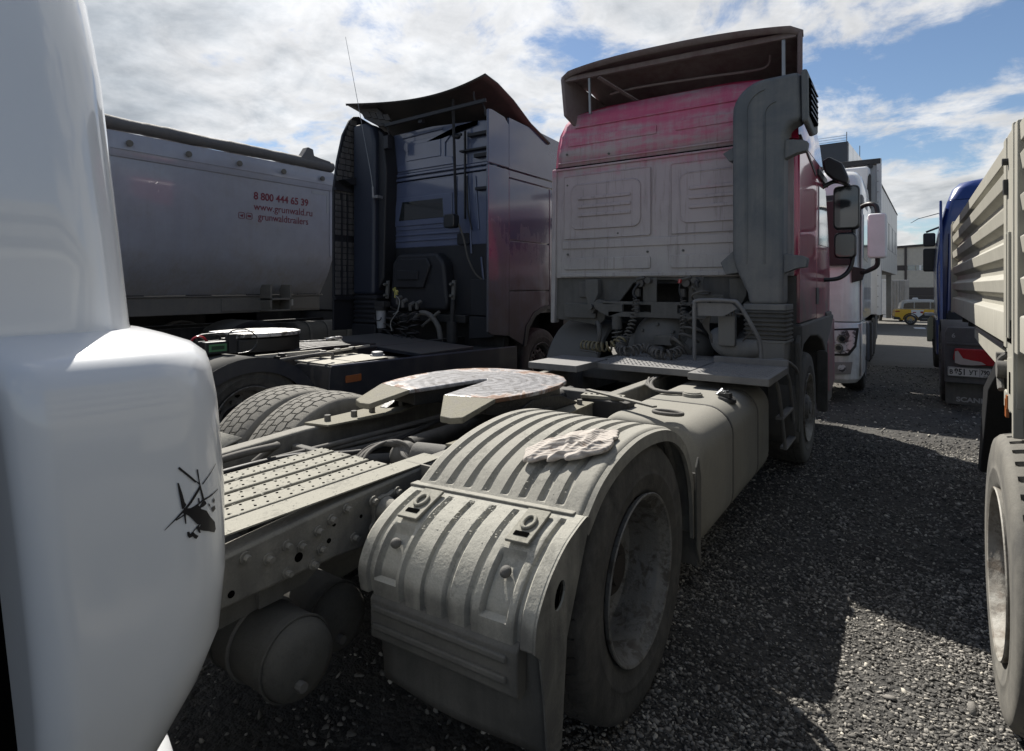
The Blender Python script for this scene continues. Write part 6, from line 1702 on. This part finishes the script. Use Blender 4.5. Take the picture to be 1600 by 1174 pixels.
b = B(); b.box(.5, 2.6, 12.72, 12.84, .75, 1.15); part('lower_cab_rear', b, navy_black, BS)
b = B(); b.prism([(12.9, .35), (14.8, .35), (14.9, 1.0), (12.9, .98)], 'x', .36, .46); part('step_panel', b, blue_paint, BS, bevel=.02)
b = B(); b.prism(rrect(.19, .43, 1.88, 2.36, .04), 'y', 14.78, 14.88); part('mirror_housing', b, mirror_mat, BS, bevel=.02)
b = B(); b.prism(rrect(.19, .40, 2.40, 2.68, .04), 'y', 14.78, 14.88); part('wide_mirror_housing', b, mirror_mat, BS, bevel=.02)
b = B(); b.tube([(.52, 14.8, 2.86), (.48, 14.8, 2.80), (.24, 14.8, 2.70)], .022, 6); b.tube([(.38, 14.82, 1.90), (.50, 14.8, 1.78), (.5, 14.8, 1.70)], .02, 6); part('mirror_arm', b, mirror_mat, BS)
b = B(); b.tube([(.48, 13.9, 3.0), (.1, 14.2, 2.93), (-.02, 14.3, 2.86)], [.010, .007, .005], 5); part('whip_aerial', b, grey_metal, BS)
b = B(); b.prism(rrect(.20, .36, 1.0, 1.06, .02), 'y', 13.9, 14.1); part('front_mirror_cap', b, white_plain, BS, bevel=.008)
b = B(); b.prism([(.24, .50), (.34, .50), (.35, .95), (.30, 1.0), (.25, .92)], 'y', 13.9, 14.0); part('pale_front_corner', b, mat('lit_corner_cream', (.62, .60, .42), .5, bump=0), BS, bevel=.02)  # bumper corner whose lit reflection is put in as cream colour
# rear end
for x in (1.15, 1.95):
    b = B(); b.box(x, x + .08, 9.25, 13.0, .7, .92); part('frame_rail', b, chassis_dark, BS)
gw = mat('dusty_wing_plastic', (.06, .062, .068), .7, dust=.5, dcol=(.13, .13, .13), bump=.2)
for (x0, x1) in ((.32, .95), (2.2, 2.83)):
    b = B(); rows = []
    for a in range(0, 181, 9):
        c_, s_ = math.cos(R(a)), math.sin(R(a)); rows.append([(x0, 9.9 + .62 * c_, .52 + .60 * s_), (x1, 9.9 + .62 * c_, .52 + .60 * s_)])
    b.loft(rows, closed=False, caps=False); part('rear_fender', b, gw, BS, solid=.015, smooth=50)
    b = B(); b.prism([(x0 + .03, .08), (x1 + .02, .08), (x1 + .02, .38), (x0 + .03, .38)], 'y', 9.23, 9.25); part('mud_flap', b, flap_mat, BS, bevel=.006)
    b = B(); b.prism([(x0 + .02, .36), (x1 + .10, .36), (x1 + .10, .98), (x1 - .02, 1.06), (x0 + .05, 1.06), (x0 + .02, .98)], 'y', 9.14, 9.22); part('rear_bumper_panel', b, gw, BS, bevel=.015)
    b = B(); b.prism(rrect(x0 + .04, x1 + .05, .84, .865, .006), 'y', 9.12, 9.14); part('bumper_ridge', b, gw, BS, bevel=.004)
    b = B(); b.prism([(x0 + .10, .66), (x0 + .12, .80), (x1 - .06, .80), (x1, .76), (x1, .66), (x1 - .10, .60), (x0 + .16, .60)], 'y', 9.09, 9.14); part('tail_lamp', b, red_plastic, BS, bevel=.012)
b = B(); b.prism([(.44, .62), (.44, .76), (.47, .77), (.52, .68), (.60, .66), (.70, .645), (.74, .615), (.62, .60), (.50, .60)], 'y', 9.080, 9.0895); part('lamp_broken_patch', b, mat('pale_lamp_patch', (.45, .40, .38), .5, bump=.2), BS)
b = B(); b.prism(rrect(.37, .80, .45, .565, .010), 'y', 9.110, 9.128); part('number_plate', b, mat('plate_white', (.62, .62, .60), .5, dust=.2, dcol=(.4, .4, .38), bump=0), BS, bevel=.003)
b = B()
rr2 = rrect(.375, .795, .455, .560, .008, 3)
b.tube([(p[0], 9.1095, p[1]) for p in rr2], .0022, 4, closed=True); b.bar((.685, 9.1095, .455), (.685, 9.1095, .560), .003, .004); part('plate_border', b, black_ink, BS)
text_part('plate_letters', 'B', black_ink, BS, (.385, 9.109, .478), (1, 0, 0), (0, 0, 1), .078, .001, bold=.002, width=.85)
text_part('plate_digits', '851', black_ink, BS, (.435, 9.109, .473), (1, 0, 0), (0, 0, 1), .105, .001, bold=.003, width=.75)
text_part('plate_letters', 'УТ', black_ink, BS, (.580, 9.109, .478), (1, 0, 0), (0, 0, 1), .078, .001, bold=.002, width=.85)
text_part('plate_region', '790', black_ink, BS, (.692, 9.109, .487), (1, 0, 0), (0, 0, 1), .080, .001, bold=.002, width=.72)
text_part('plate_country', 'RUS', black_ink, BS, (.72, 9.109, .459), (1, 0, 0), (0, 0, 1), .026, .001)
text_part('flap_lettering', 'SCANIA', mat('pale_lettering', (.35, .35, .35), .5), BS, (.46, 9.227, .12), (1, 0, 0), (0, 0, 1), .080, .002, bold=.003, width=1.15)
text_part('bumper_mark', '6', MATS['pale_lettering'], BS, (.41, 9.136, .93), (1, 0, 0), (0, 0, 1), .075, .001, bold=.002)
wheel(BS, .33, 9.9, TYRE_R, True, tyre_lo, rubber, rim_mat, flip=-1); wheel(BS, 2.83, 9.9, TYRE_R, True, tyre_lo, rubber, rim_mat)
wheel(BS, .35, 13.9, TYRE_R, False, tyre_lo, rubber, rim_mat, flip=-1); wheel(BS, 2.8, 13.9, TYRE_R, False, tyre_lo, rubber, rim_mat)
b = B(); b.box(.38, 1.1, 10.7, 12.5, .35, .95); part('fuel_tank', b, tank_mat, BS, bevel=.06)

# ================================================================ white cab-over truck facing us, with its box body
WT = thing('reefer_truck', 'white cab-over truck facing the camera beside the red one, tall white box body behind it', 'truck', (-1.8, 11.0, 0))
cxw = -1.80
def wr(z, hx, y0, y1, rf=.22, rb=.03): return [(p[0], p[1], z) for p in rrect(cxw - hx, cxw + hx, y0, y1, [rf, rf, rb, rb], 7)]
b = B(); b.loft([wr(*l) for l in [(1.10, 1.24, 8.86, 10.9), (1.7, 1.245, 8.88, 10.9), (1.95, 1.245, 8.92, 10.9), (2.62, 1.24, 9.02, 10.9), (2.80, 1.235, 9.06, 10.9)]]); part('cab_body', b, white_paint, WT, bevel=.01)
b = B(); b.loft([wr(*l) for l in [(2.80, 1.235, 9.06, 10.9, .24), (2.95, 1.235, 9.08, 10.9, .26), (3.10, 1.22, 9.16, 10.9, .28), (3.18, 1.16, 9.26, 10.9, .3), (3.21, 1.05, 9.4, 10.85, .3)]]); part('cab_roof', b, white_paint, WT, smooth=50)
b = B(); b.loft([wr(*l) for l in [(2.68, 1.255, 8.96, 9.45, .22, .02), (2.82, 1.25, 8.98, 9.45, .22, .02)]]); part('sun_visor', b, black_plastic, WT, bevel=.015)
b = B(); b.loft([wr(*l) for l in [(1.98, 1.20, 8.90, 9.5, .2, .02), (2.66, 1.195, 8.995, 9.5, .2, .02)]]); part('windscreen', b, glass, WT)
b = B(); b.loft([wr(*l) for l in [(.28, 1.19, 8.84, 9.9, .24), (.34, 1.24, 8.80, 9.9, .26), (.62, 1.25, 8.79, 9.9, .26), (1.02, 1.25, 8.81, 9.9, .26), (1.09, 1.24, 8.84, 9.9, .25)]]); part('front_bumper', b, white_paint, WT, bevel=.012)
b = B(); b.prism([(-.96, 1.00), (-.57, 1.03), (-.60, .78), (-.68, .66), (-1.02, .64), (-1.08, .70)], 'y', 8.775, 8.84); part('headlamp_bezel', b, black_plastic, WT, bevel=.01)
b = B(); b.prism([(-.94, .98), (-.60, 1.0), (-.62, .80), (-.70, .69), (-1.0, .665), (-1.04, .71)], 'y', 8.765, 8.777); part('headlamp_glass', b, mat('headlamp_lens', (.85, .88, .92), .1, coat=1.0, metal=.15, bump=0, col2=(.12, .12, .13), c2scale=8, c2lo=.48, c2hi=.55), WT, bevel=.004)
for (x, z, r_) in ((-.76, .88, .06), (-.80, .76, .055)):
    b = B(); b.cyl((x, 8.755, z), (x, 8.77, z), r_, n=20); part('lamp_reflector', b, mat('lamp_chrome', (.7, .7, .72), .08, metal=1, bump=0, var=0), WT, smooth=30)
    b = B(); b.cyl((x, 8.748, z), (x, 8.756, z), r_ * .6, n=16); part('lamp_lens', b, glass, WT)
b = B(); b.prism([(-.96, .56), (-.64, .58), (-.66, .42), (-.92, .40)], 'y', 8.78, 8.80); part('fog_lamp_bezel', b, mat('fog_grey', (.3, .3, .3), .4), WT, bevel=.006)
b = B(); b.cyl((-.76, 8.77, .49), (-.76, 8.782, .49), .05, n=16); part('fog_lamp', b, MATS['headlamp_lens'], WT)
b = B(); b.prism(rrect(-2.9, -1.10, 1.12, 1.75, .03), 'y', 8.835, 8.88); part('front_grille', b, black_plastic, WT, bevel=.01)
xsd = cxw + 1.248
def ws(nm, pts, m_, x0=xsd - .01, x1=xsd + .012, bev=.006): 
    b = B(); b.prism(pts, 'x', x0, x1); return part(nm, b, m_, WT, bevel=bev)
ws('door', [(9.0, 1.12), (9.0, 1.9), (9.08, 2.66), (10.05, 2.68), (10.05, 1.12)], white_paint)
ws('door_window', [(9.12, 1.95), (9.18, 2.55), (9.95, 2.58), (9.95, 1.92)], glass_pale, xsd + .01, xsd + .018)
ws('side_panel', [(10.07, 1.12), (10.9, 1.12), (10.9, 2.8), (10.07, 2.8)], white_paint)
ws('door_pressing', [(9.05, 1.25), (9.5, 1.2), (9.8, 1.3), (9.85, 1.7), (9.7, 1.8), (9.1, 1.8)], white_paint, xsd + .012, xsd + .02)
ws('lower_step', [(8.95, .38), (9.45, .38), (9.6, .9), (9.6, 1.08), (8.95, 1.08)], white_paint)
ws('step_recess', [(9.5, .55), (9.9, .50), (10.0, 1.05), (9.6, 1.05)], black_plastic, xsd - .05, xsd + .0)
b = B(); b.prism(rrect(-.47, -.26, 1.93, 2.50, .04), 'y', 8.66, 8.80); part('mirror_housing', b, white_plain, WT, bevel=.03, seg=3)
b = B(); b.tube(catmull([(-.62, 9.05, 2.50), (-.58, 8.95, 2.60), (-.46, 8.8, 2.64), (-.38, 8.75, 2.60), (-.36, 8.73, 2.48)]), .03, 10); b.tube(catmull([(-.36, 8.73, 1.95), (-.37, 8.75, 1.84), (-.46, 8.8, 1.78), (-.58, 8.95, 1.74)]), .03, 10); b.prism([(-.66, 1.62), (-.54, 1.66), (-.50, 1.80), (-.66, 1.84)], 'y', 8.88, 9.02); part('mirror_arm', b, black_plastic, WT, bevel=.006)
b = B(); b.prism(rrect(-1.02, -.62, 1.85, 2.72, .08), 'y', 8.82, 8.86); part('dark_windscreen_edge', b, black_plastic, WT, bevel=.01)
b = B(); b.box(-.78, -.66, 8.94, 8.96, 2.72, 2.76); part('visor_badge', b, white_plain, WT)
# box body
bx = mat('white_box_panel', (.66, .67, .68), .35, coat=.3, dust=.12, dcol=(.42, .42, .40), bump=0)
b = B(); b.prism([(cxw - 1.25, 12.5), (-.475, 12.5), (-.86, 22.8), (cxw - 1.63, 22.8)], 'z', 1.05, 3.86); part('box_body', b, bx, WT, bevel=.03)
b = B(); b.box(cxw - 1.28, -.47, 12.42, 12.5, 3.80, 3.90); part('top_trim', b, black_plastic, WT, bevel=.01)
b = B(); b.box(-.53, -.455, 12.43, 12.56, 1.05, 3.90); part('corner_post', b, grey_metal if False else bx, WT, bevel=.01)
b = B(); b.prism(rrect(cxw - .9, -.62, 2.35, 3.74, .08), 'y', 12.2, 12.5); part('refrigeration_unit', b, white_plain, WT, bevel=.05)
b = B(); b.prism([(-.70, 2.9), (-.65, 3.55), (-.62, 3.6), (-.60, 3.55), (-.60, 2.95), (-.64, 2.6)], 'y', 12.18, 12.2); part('unit_vent', b, black_plastic, WT)
b = B(); b.lathe((-.62, 12.41, 3.76), (0, -1, 0), [(0, .04), (.01, .04), (.01, .001)], 16); part('maker_badge', b, black_plastic, WT)
for k in range(14):
    b = B(); b.cyl((-.51, 12.425, 1.2 + k * .19), (-.51, 12.43, 1.2 + k * .19), .012, n=6); part('rivet', b, grey_metal, WT)
for x in (-2.3, -1.35):
    b = B(); b.box(x, x + .08, 10.0, 22.5, .75, 1.0); part('frame_rail', b, chassis_dark, WT)
b = B(); b.prism([(10.9, .35), (12.3, .35), (12.35, .95), (10.9, 1.0)], 'x', -.95, -.56); part('fuel_tank', b, mat('grey_tank', (.2, .2, .21), .5, dust=.4, dcol=(.2, .19, .18)), WT, bevel=.05)
for y in (10.95, 11.15, 11.35, 11.9):
    b = B(); b.box(-.96, -.552, y, y + .05, .36, .98); part('tank_strap', b, black_plastic, WT)
b = B(); b.hexa([(-.60, 12.4, .35), (-.56, 12.4, .35), (-.74, 17.6, .35), (-.78, 17.6, .35), (-.60, 12.4, 1.0), (-.56, 12.4, 1.0), (-.74, 17.6, 1.0), (-.78, 17.6, 1.0)]); part('side_guard', b, flap_mat, WT)
wheel(WT, -.60, 10.4, TYRE_R, False, tyre_lo, rubber, rim_mat); wheel(WT, -3.0, 10.4, TYRE_R, False, tyre_lo, rubber, rim_mat, flip=-1)
wheel(WT, -.70, 14.6, TYRE_R, True, tyre_lo, rubber, rim_mat); wheel(WT, -3.0, 14.6, TYRE_R, True, tyre_lo, rubber, rim_mat, flip=-1)
for (y) in (19.0, 20.3):
    wheel(WT, -.86, y, TYRE_R, True, tyre_lo, rubber, rim_mat)

# ================================================================ far things
# view-direction helper values: the lane runs along +y, ground falls away
def far_xy(px, d):
    u = (px - 800) / 905; s_, c_ = math.sin(math.atan(625 / 905)), math.cos(math.atan(625 / 905))
    return (-s_ * d + c_ * u * d, c_ * d + s_ * u * d)
# taxi, side on
tx, ty = far_xy(1423, 38); tz = gz(tx, ty)
TX = thing('taxi', 'yellow taxi estate car with white and black door graphics parked across the lane end', 'car', (tx, ty, tz))
fwd = Vector((.995, .10, 0)).normalized(); up_ = Vector((0, 0, 1)); out_ = Vector((fwd.y, -fwd.x, 0))  # out_ faces the camera side
# car local: l along fwd from rear axle, w outwards, h up
def CP(l, w, h): q = Vector((tx, ty, tz)) + fwd * l + out_ * w; return (q.x, q.y, tz + h)
yel = mat('taxi_yellow_paint', (1.0, .58, .03), .3, coat=.6, dust=.08, dcol=(.35, .3, .22), bump=0)
body_pr = [(-.84, .38), (-.90, .60), (-.86, .92), (-.74, 1.02), (.4, 1.04), (2.2, 1.02), (2.75, .98), (3.45, .86), (3.62, .62), (3.60, .36), (3.1, .28), (-.6, .30)]
def car_loft(nm, prof, ws_, m_, **k):
    b = B(); b.loft([[CP(l, w, h * (1 if abs(w) < .8 else 1)) for l, h in prof] for w in ws_]); return part(nm, b, m_, TX, **k)
car_loft('body', body_pr, (-1.66, -.02), yel, bevel=.05, seg=3)
car_loft('roof', [(-.60, 1.02), (-.50, 1.42), (-.30, 1.60), (.3, 1.66), (1.2, 1.66), (1.75, 1.56), (2.45, 1.02)], (-1.52, -.16), mat('taxi_roof_white', (.7, .7, .68), .3, coat=.5, bump=0), bevel=.06, seg=3)
for pr in ([(-.40, 1.08), (-.34, 1.40), (-.1, 1.46), (.18, 1.48), (.18, 1.08)], [(.24, 1.08), (.24, 1.48), (1.05, 1.50), (1.05, 1.08)], [(1.11, 1.08), (1.11, 1.50), (1.62, 1.46), (2.2, 1.08)]):
    b = B(); b.loft([[CP(l, w, h) for l, h in pr] for w in (-.17, -.13)]); part('side_window', b, glass, TX)
b = B(); b.loft([[CP(l, w, h) for l, h in [(.02, 1.0), (.72, 1.0), (.60, .62), (.42, .52), (.05, .66)]] for w in (-.03, -.005)]); part('white_door_graphic', b, white_plain, TX)
b = B(); b.loft([[CP(l, w, h) for l, h in [(.42, .50), (.82, .86), (1.45, .36), (.40, .32)]] for w in (-.03, -.003)]); part('black_door_graphic', b, black_plastic, TX)
b = B(); b.loft([[CP(l, w, h) for l, h in [(.10, .84), (.28, .86), (.30, .80), (.12, .78)]] for w in (-.03, .0)]); b.loft([[CP(l, w, h) for l, h in [(.52, .90), (.68, .90), (.68, .78), (.52, .78)]] for w in (-.03, .0)]); part('door_emblem', b, red_plastic, TX)
b = B(); b.loft([[CP(l, w, h) for l, h in [(-.86, .88), (-.62, .92), (-.58, .84), (-.82, .82)]] for w in (-.2, .0)]); part('tail_lamp', b, red_plastic, TX)
b = B(); b.loft([[CP(l, w, h) for l, h in [(-.92, .34), (-.92, .52), (-.62, .50), (-.5, .34)]] for w in (-1.6, .0)]); b.loft([[CP(l, w, h) for l, h in [(.5, .26), (2.3, .26), (2.3, .40), (.5, .40)]] for w in (-.2, .0)]); part('lower_cladding', b, black_plastic, TX, bevel=.01)
b = B(); b.loft([[CP(l, w, h) for l, h in [(.6, .40), (2.3, .44), (2.3, .47), (.6, .44)]] for w in (-.1, .01)]); part('sill_trim', b, grey_metal, TX)
b = B(); b.loft([[CP(l, w, h) for l, h in [(.15, 1.67), (.5, 1.67), (.45, 1.78), (.2, 1.78)]] for w in (-.9, -.7)]); part('roof_light', b, white_plain, TX, bevel=.02)
car_tyre = bpy.data.meshes.new('car_tyre')
bt = B(); bt.lathe((0, 0, 0), (1, 0, 0), [(0, .23), (.0, .30), (-.02, .35), (-.20, .35), (-.22, .30), (-.22, .22)], 36); car_tyre.from_pydata(bt.v, [], bt.f); bmfix(car_tyre); car_tyre.materials.append(rubber); car_tyre.shade_smooth()
ang = math.atan2(out_.y, out_.x)
for l in (0.0, 2.75):
    q = CP(l, .0, .35)
    w = bpy.data.objects.new('wheel', None); col.objects.link(w); w.parent = TX; w.location = Vector(q) - Vector((tx, ty, tz)); w.rotation_euler = (0, 0, ang)
    t = bpy.data.objects.new('tyre', car_tyre); col.objects.link(t); t.parent = w
    b = B()
    b.lathe((0, 0, 0), (1, 0, 0), [(-.03, .235), (.0, .23), (-.02, .21), (-.05, .205)], 30); b.cyl((-.06, 0, 0), (-.01, 0, 0), .05, n=12)
    for k in range(10):
        a = 2 * pi * k / 10; b.bar((-.02, .04 * math.cos(a), .04 * math.sin(a)), (-.015, .215 * math.cos(a), .215 * math.sin(a)), .03, .02, up=(1, 0, 0))
    b2_ = B(); b2_.cyl((-.12, 0, 0), (-.10, 0, 0), .235, n=24); md_ = bpy.data.meshes.new('brake_shade'); md_.from_pydata(b2_.v, [], b2_.f); md_.materials.append(black_plastic); q_ = bpy.data.objects.new('inner_disc', md_); col.objects.link(q_); q_.parent = w
    me = bpy.data.meshes.new('car_rim'); me.from_pydata(b.v, [], b.f); me.materials.append(grey_metal); r_ = bpy.data.objects.new('rim', me); col.objects.link(r_); r_.parent = w
    b = B(); rows = [[CP(l + .42 * math.cos(R(a)), .004, .36 + .42 * math.sin(R(a))), CP(l + .42 * math.cos(R(a)), -.3, .36 + .42 * math.sin(R(a)))] for a in range(0, 181, 12)]; 
    b.loft(rows, closed=False, caps=False); part('wheel_arch', b, black_plastic, TX, solid=.06)

# small white box truck beyond the reefer
sx, sy = far_xy(1398, 45); sz = gz(sx, sy)
SB = thing('box_truck', 'small white box truck with bare end doors beside the yellow taxi', 'truck', (sx, sy, sz))
def fbox(nm, th, m_, lx0, lx1, ly0, ly1, z0, z1, ax, **k):
    """box in a frame rotated by ax about the thing's base"""
    o0 = th.location; c_, s_ = math.cos(ax), math.sin(ax)
    f = lambda x, y, z: (o0.x + c_ * x - s_ * y, o0.y + s_ * x + c_ * y, o0.z + z)
    b = B(); b.hexa([f(lx0, ly0, z0), f(lx1, ly0, z0), f(lx1, ly1, z0), f(lx0, ly1, z0), f(lx0, ly0, z1), f(lx1, ly0, z1), f(lx1, ly1, z1), f(lx0, ly1, z1)])
    return part(nm, b, m_, th, **k)
ax_ = R(34)
ax2 = R(14)
fbox('box_body', SB, mat('grey_box_side', (.42, .42, .42), .5, dust=.3, dcol=(.3, .3, .28), bump=0), -.95, .95, 0.0, 4.2, .55, 3.25, ax2, bevel=.02)
fbox('end_door', SB, white_plain, -.93, -.36, -.05, .0, .55, 3.2, ax2, bevel=.01)
fbox('end_door', SB, MATS['grey_box_side'], -.33, .30, -.05, .0, .55, 3.2, ax2, bevel=.01)
fbox('end_door', SB, MATS['grey_box_side'], .33, .93, -.05, .0, .55, 3.2, ax2, bevel=.01)
fbox('top_rail', SB, white_plain, -.97, -.25, -.08, .05, 3.16, 3.30, ax2, bevel=.01)
for x in (-.1, .1, .45, .6): fbox('lock_bar', SB, grey_metal, x, x + .03, -.09, -.05, .6, 3.15, ax2)
fbox('rear_bumper', SB, white_plain, -.78, -.2, -.10, .05, .30, .52, ax2, bevel=.01)
fbox('under_frame', SB, chassis_dark, -.7, .7, .1, 4.0, .30, .55, ax2)
for (lx, ly) in ((-.72, .8), (.72, .8)):
    w = bpy.data.objects.new('wheel', car_tyre); col.objects.link(w); w.parent = SB
    w.location = (math.cos(ax2) * lx - math.sin(ax2) * ly, math.sin(ax2) * lx + math.cos(ax2) * ly, .35); w.rotation_euler = (0, 0, ax2)

# cream warehouse
WX, WY = far_xy(1432, 58)
WH = thing('warehouse', 'cream panelled warehouse with dark bands and a strip window closing the lane', 'building', (WX, WY, gz(WX, WY)))
cream = mat('cream_cladding', (.60, .57, .50), .7, dust=.2, dcol=(.4, .37, .32), bump=0)
dkband = mat('dark_band', (.06, .05, .048), .6, bump=0)
g0 = WH.location.z
S_v, C_v = math.sin(math.atan(625 / 905)), math.cos(math.atan(625 / 905))
axw = R(3)
fbox('wall', WH, cream, -14, 11, .0, 14, 0, 6.0, axw, bevel=0)
def wpan(nm, m_, x0, x1, z0, z1, t=.06): return fbox(nm, WH, m_, x0, x1, -t, .0, z0, z1, axw, bevel=.01)
for i, (x0, x1) in enumerate(((-14, -7.9), (-7.85, -1.0), (-.85, 4.9), (5.0, 11))):
    wpan('lower_panel', cream, x0, x1, 2.75, 4.42)
    wpan('upper_panel', cream, x0, x1, 4.98, 5.98)
wpan('dark_band', dkband, -14, 11, 1.9, 2.72, .05)
wpan('plinth', dkband, -14, 11, 0, 1.88, .04)
wpan('dark_band', dkband, -14, -1.0, 4.45, 4.95, .05)
for k in range(8):
    x0 = -.75 + k * .72; wpan('strip_window', glass_pale, x0, x0 + .62, 4.47, 4.93, .07)
wpan('window_frame', white_plain, -.85, 5.1, 4.43, 4.46, .09); wpan('window_frame', white_plain, -.85, 5.1, 4.94, 4.97, .09); wpan('window_frame', white_plain, .22, .40, 4.46, 4.94, .09)
wpan('pilaster', dkband, -1.0, -.80, 1.9, 6.75, .14)
# pitched top
b = B()
o0 = WH.location
f = lambda x, y, z: (o0.x + math.cos(axw) * x - math.sin(axw) * y, o0.y + math.sin(axw) * x + math.cos(axw) * y, o0.z + z)
prof = [(-14, 6.0), (-14, 6.02), (3.2, 7.0), (11, 6.6), (11, 6.0)]
b.loft([[f(x, y, z) for x, z in prof] for y in (-.02, 14)]); part('gable', b, cream, WH)
b = B(); b.loft([[f(x, y, z) for x, z in [(-14.1, 6.0), (-14.1, 6.22), (3.2, 7.2), (11.2, 6.8), (11.2, 6.6), (3.2, 6.98)]] for y in (-.2, 14.2)]); part('roof', b, dkband, WH)

# silver panelled block on the left of the lane
PBx, PBy = far_xy(1379, 30)
PB = thing('panelled_block', 'silver panel-clad raised block with narrow windows behind the white box body', 'building', (PBx, PBy, gz(PBx, PBy)))
silver = mat('silver_cladding', (.50, .52, .54), .35, metal=.3, dust=.15, dcol=(.4, .4, .4), bump=0)
q0 = Vector((*far_xy(1379, 30), 0)); q1 = Vector((*far_xy(1401, 41), 0)); dq = (q1 - q0).normalized(); Lq = (q1 - q0).length
axp = math.atan2(-dq.x, dq.y); gp = PB.location.z
fbox('wall', PB, mat('dark_joint', (.12, .12, .13), .6, bump=0), -8, -.03, -3.0, Lq, 2.4 - gp, 6.55 - gp, axp)
for i in range(10):
    y0 = -3.0 + i * (Lq + 3) / 10
    for j, (z0, z1) in enumerate(((2.4, 3.7), (3.72, 5.2), (5.22, 6.6))):
        if j == 1 and i in (4, 6, 8):
            w_ = (Lq + 3) / 10
            fbox('cladding_panel', PB, silver, -.03, .03, y0, y0 + w_ * .35, z0 - gp, z1 - gp, axp); fbox('cladding_panel', PB, silver, -.03, .03, y0 + w_ * .7, y0 + w_ - .06, z0 - gp, z1 - gp, axp)
            fbox('window', PB, glass, -.03, .0, y0 + w_ * .35, y0 + w_ * .7, z0 - gp, z1 - gp, axp)
        else:
            fbox('cladding_panel', PB, silver, -.03, .03, y0, y0 + (Lq + 3) / 10 - .06, z0 - gp, z1 - gp, axp)
fbox('parapet', PB, dkband, -8.05, .06, -3.05, Lq + .05, 6.60 - gp, 6.68 - gp, axp)
for (lx, ly) in ((-.6, Lq - .5), (-.6, -2.5), (-7.4, Lq - .5)): fbox('support_column', PB, grey_metal, lx, lx + .3, ly, ly + .3, 0, 2.4 - gp, axp)

# glass office tower
OTx, OTy = far_xy(1325, 82)
OT = thing('office_tower', 'tall dark office tower with a blue glass side rising behind the white cab', 'building', (OTx, OTy, gz(OTx, OTy)))
tw = mat('dark_tower_cladding', (.055, .058, .07), .4, coat=.2, bump=0)
tg = mat('blue_tower_glass', (.16, .27, .42), .08, coat=.8, bump=0, var=0)
axo = R(-3.2)
fbox('front_wall', OT, tw, -26, 0, .0, .5, 0, 23.4, axo)
fbox('core', OT, mat('tower_mullion', (.04, .05, .06), .5, bump=0), -26, -.05, .5, 34, 0, 23.3, axo)
for i in range(8):
    for j in range(7):
        fbox('glass_panel', OT, tg, -.05, .03, .55 + i * 4.15, .55 + i * 4.15 + 4.0, .3 + j * 3.3, .3 + j * 3.3 + 3.2, axo)
for j in range(7): 
    for i in range(5): fbox('cladding_panel', OT, tw, -25.9 + i * 5.2, -25.9 + i * 5.2 + 5.1, -.08, .0, .2 + j * 3.3, .2 + j * 3.3 + 3.2, axo)
for (lx, ly, h) in ((-.3, .6, 1.6), (-.3, 14, 2.2), (-.3, 24, 1.6)): fbox('roof_mast', OT, grey_metal, lx, lx + .1, ly, ly + .1, 23.3, 23.3 + h, axo)
for k in range(3): fbox('roof_railing', OT, grey_metal, -18, -.3, .6, .66, 23.7 + k * .35, 23.74 + k * .35, axo)

# pale board lying on the gravel
bx_, by_ = far_xy(1437, 32); bz_ = gz(bx_, by_)
BD = thing('loose_board', 'flat white board lying on the gravel in front of the taxi', 'board', (bx_, by_, bz_))
fbox('board_sheet', BD, white_plain, -.25, .25, -.35, .35, .0, .05, R(5), bevel=.01)
# ---- the parked tractor units share a group
for o in list(col.objects):
    if o.parent is None and o.name.startswith('tractor_truck'): o['group'] = 'tractor trucks parked in rows'
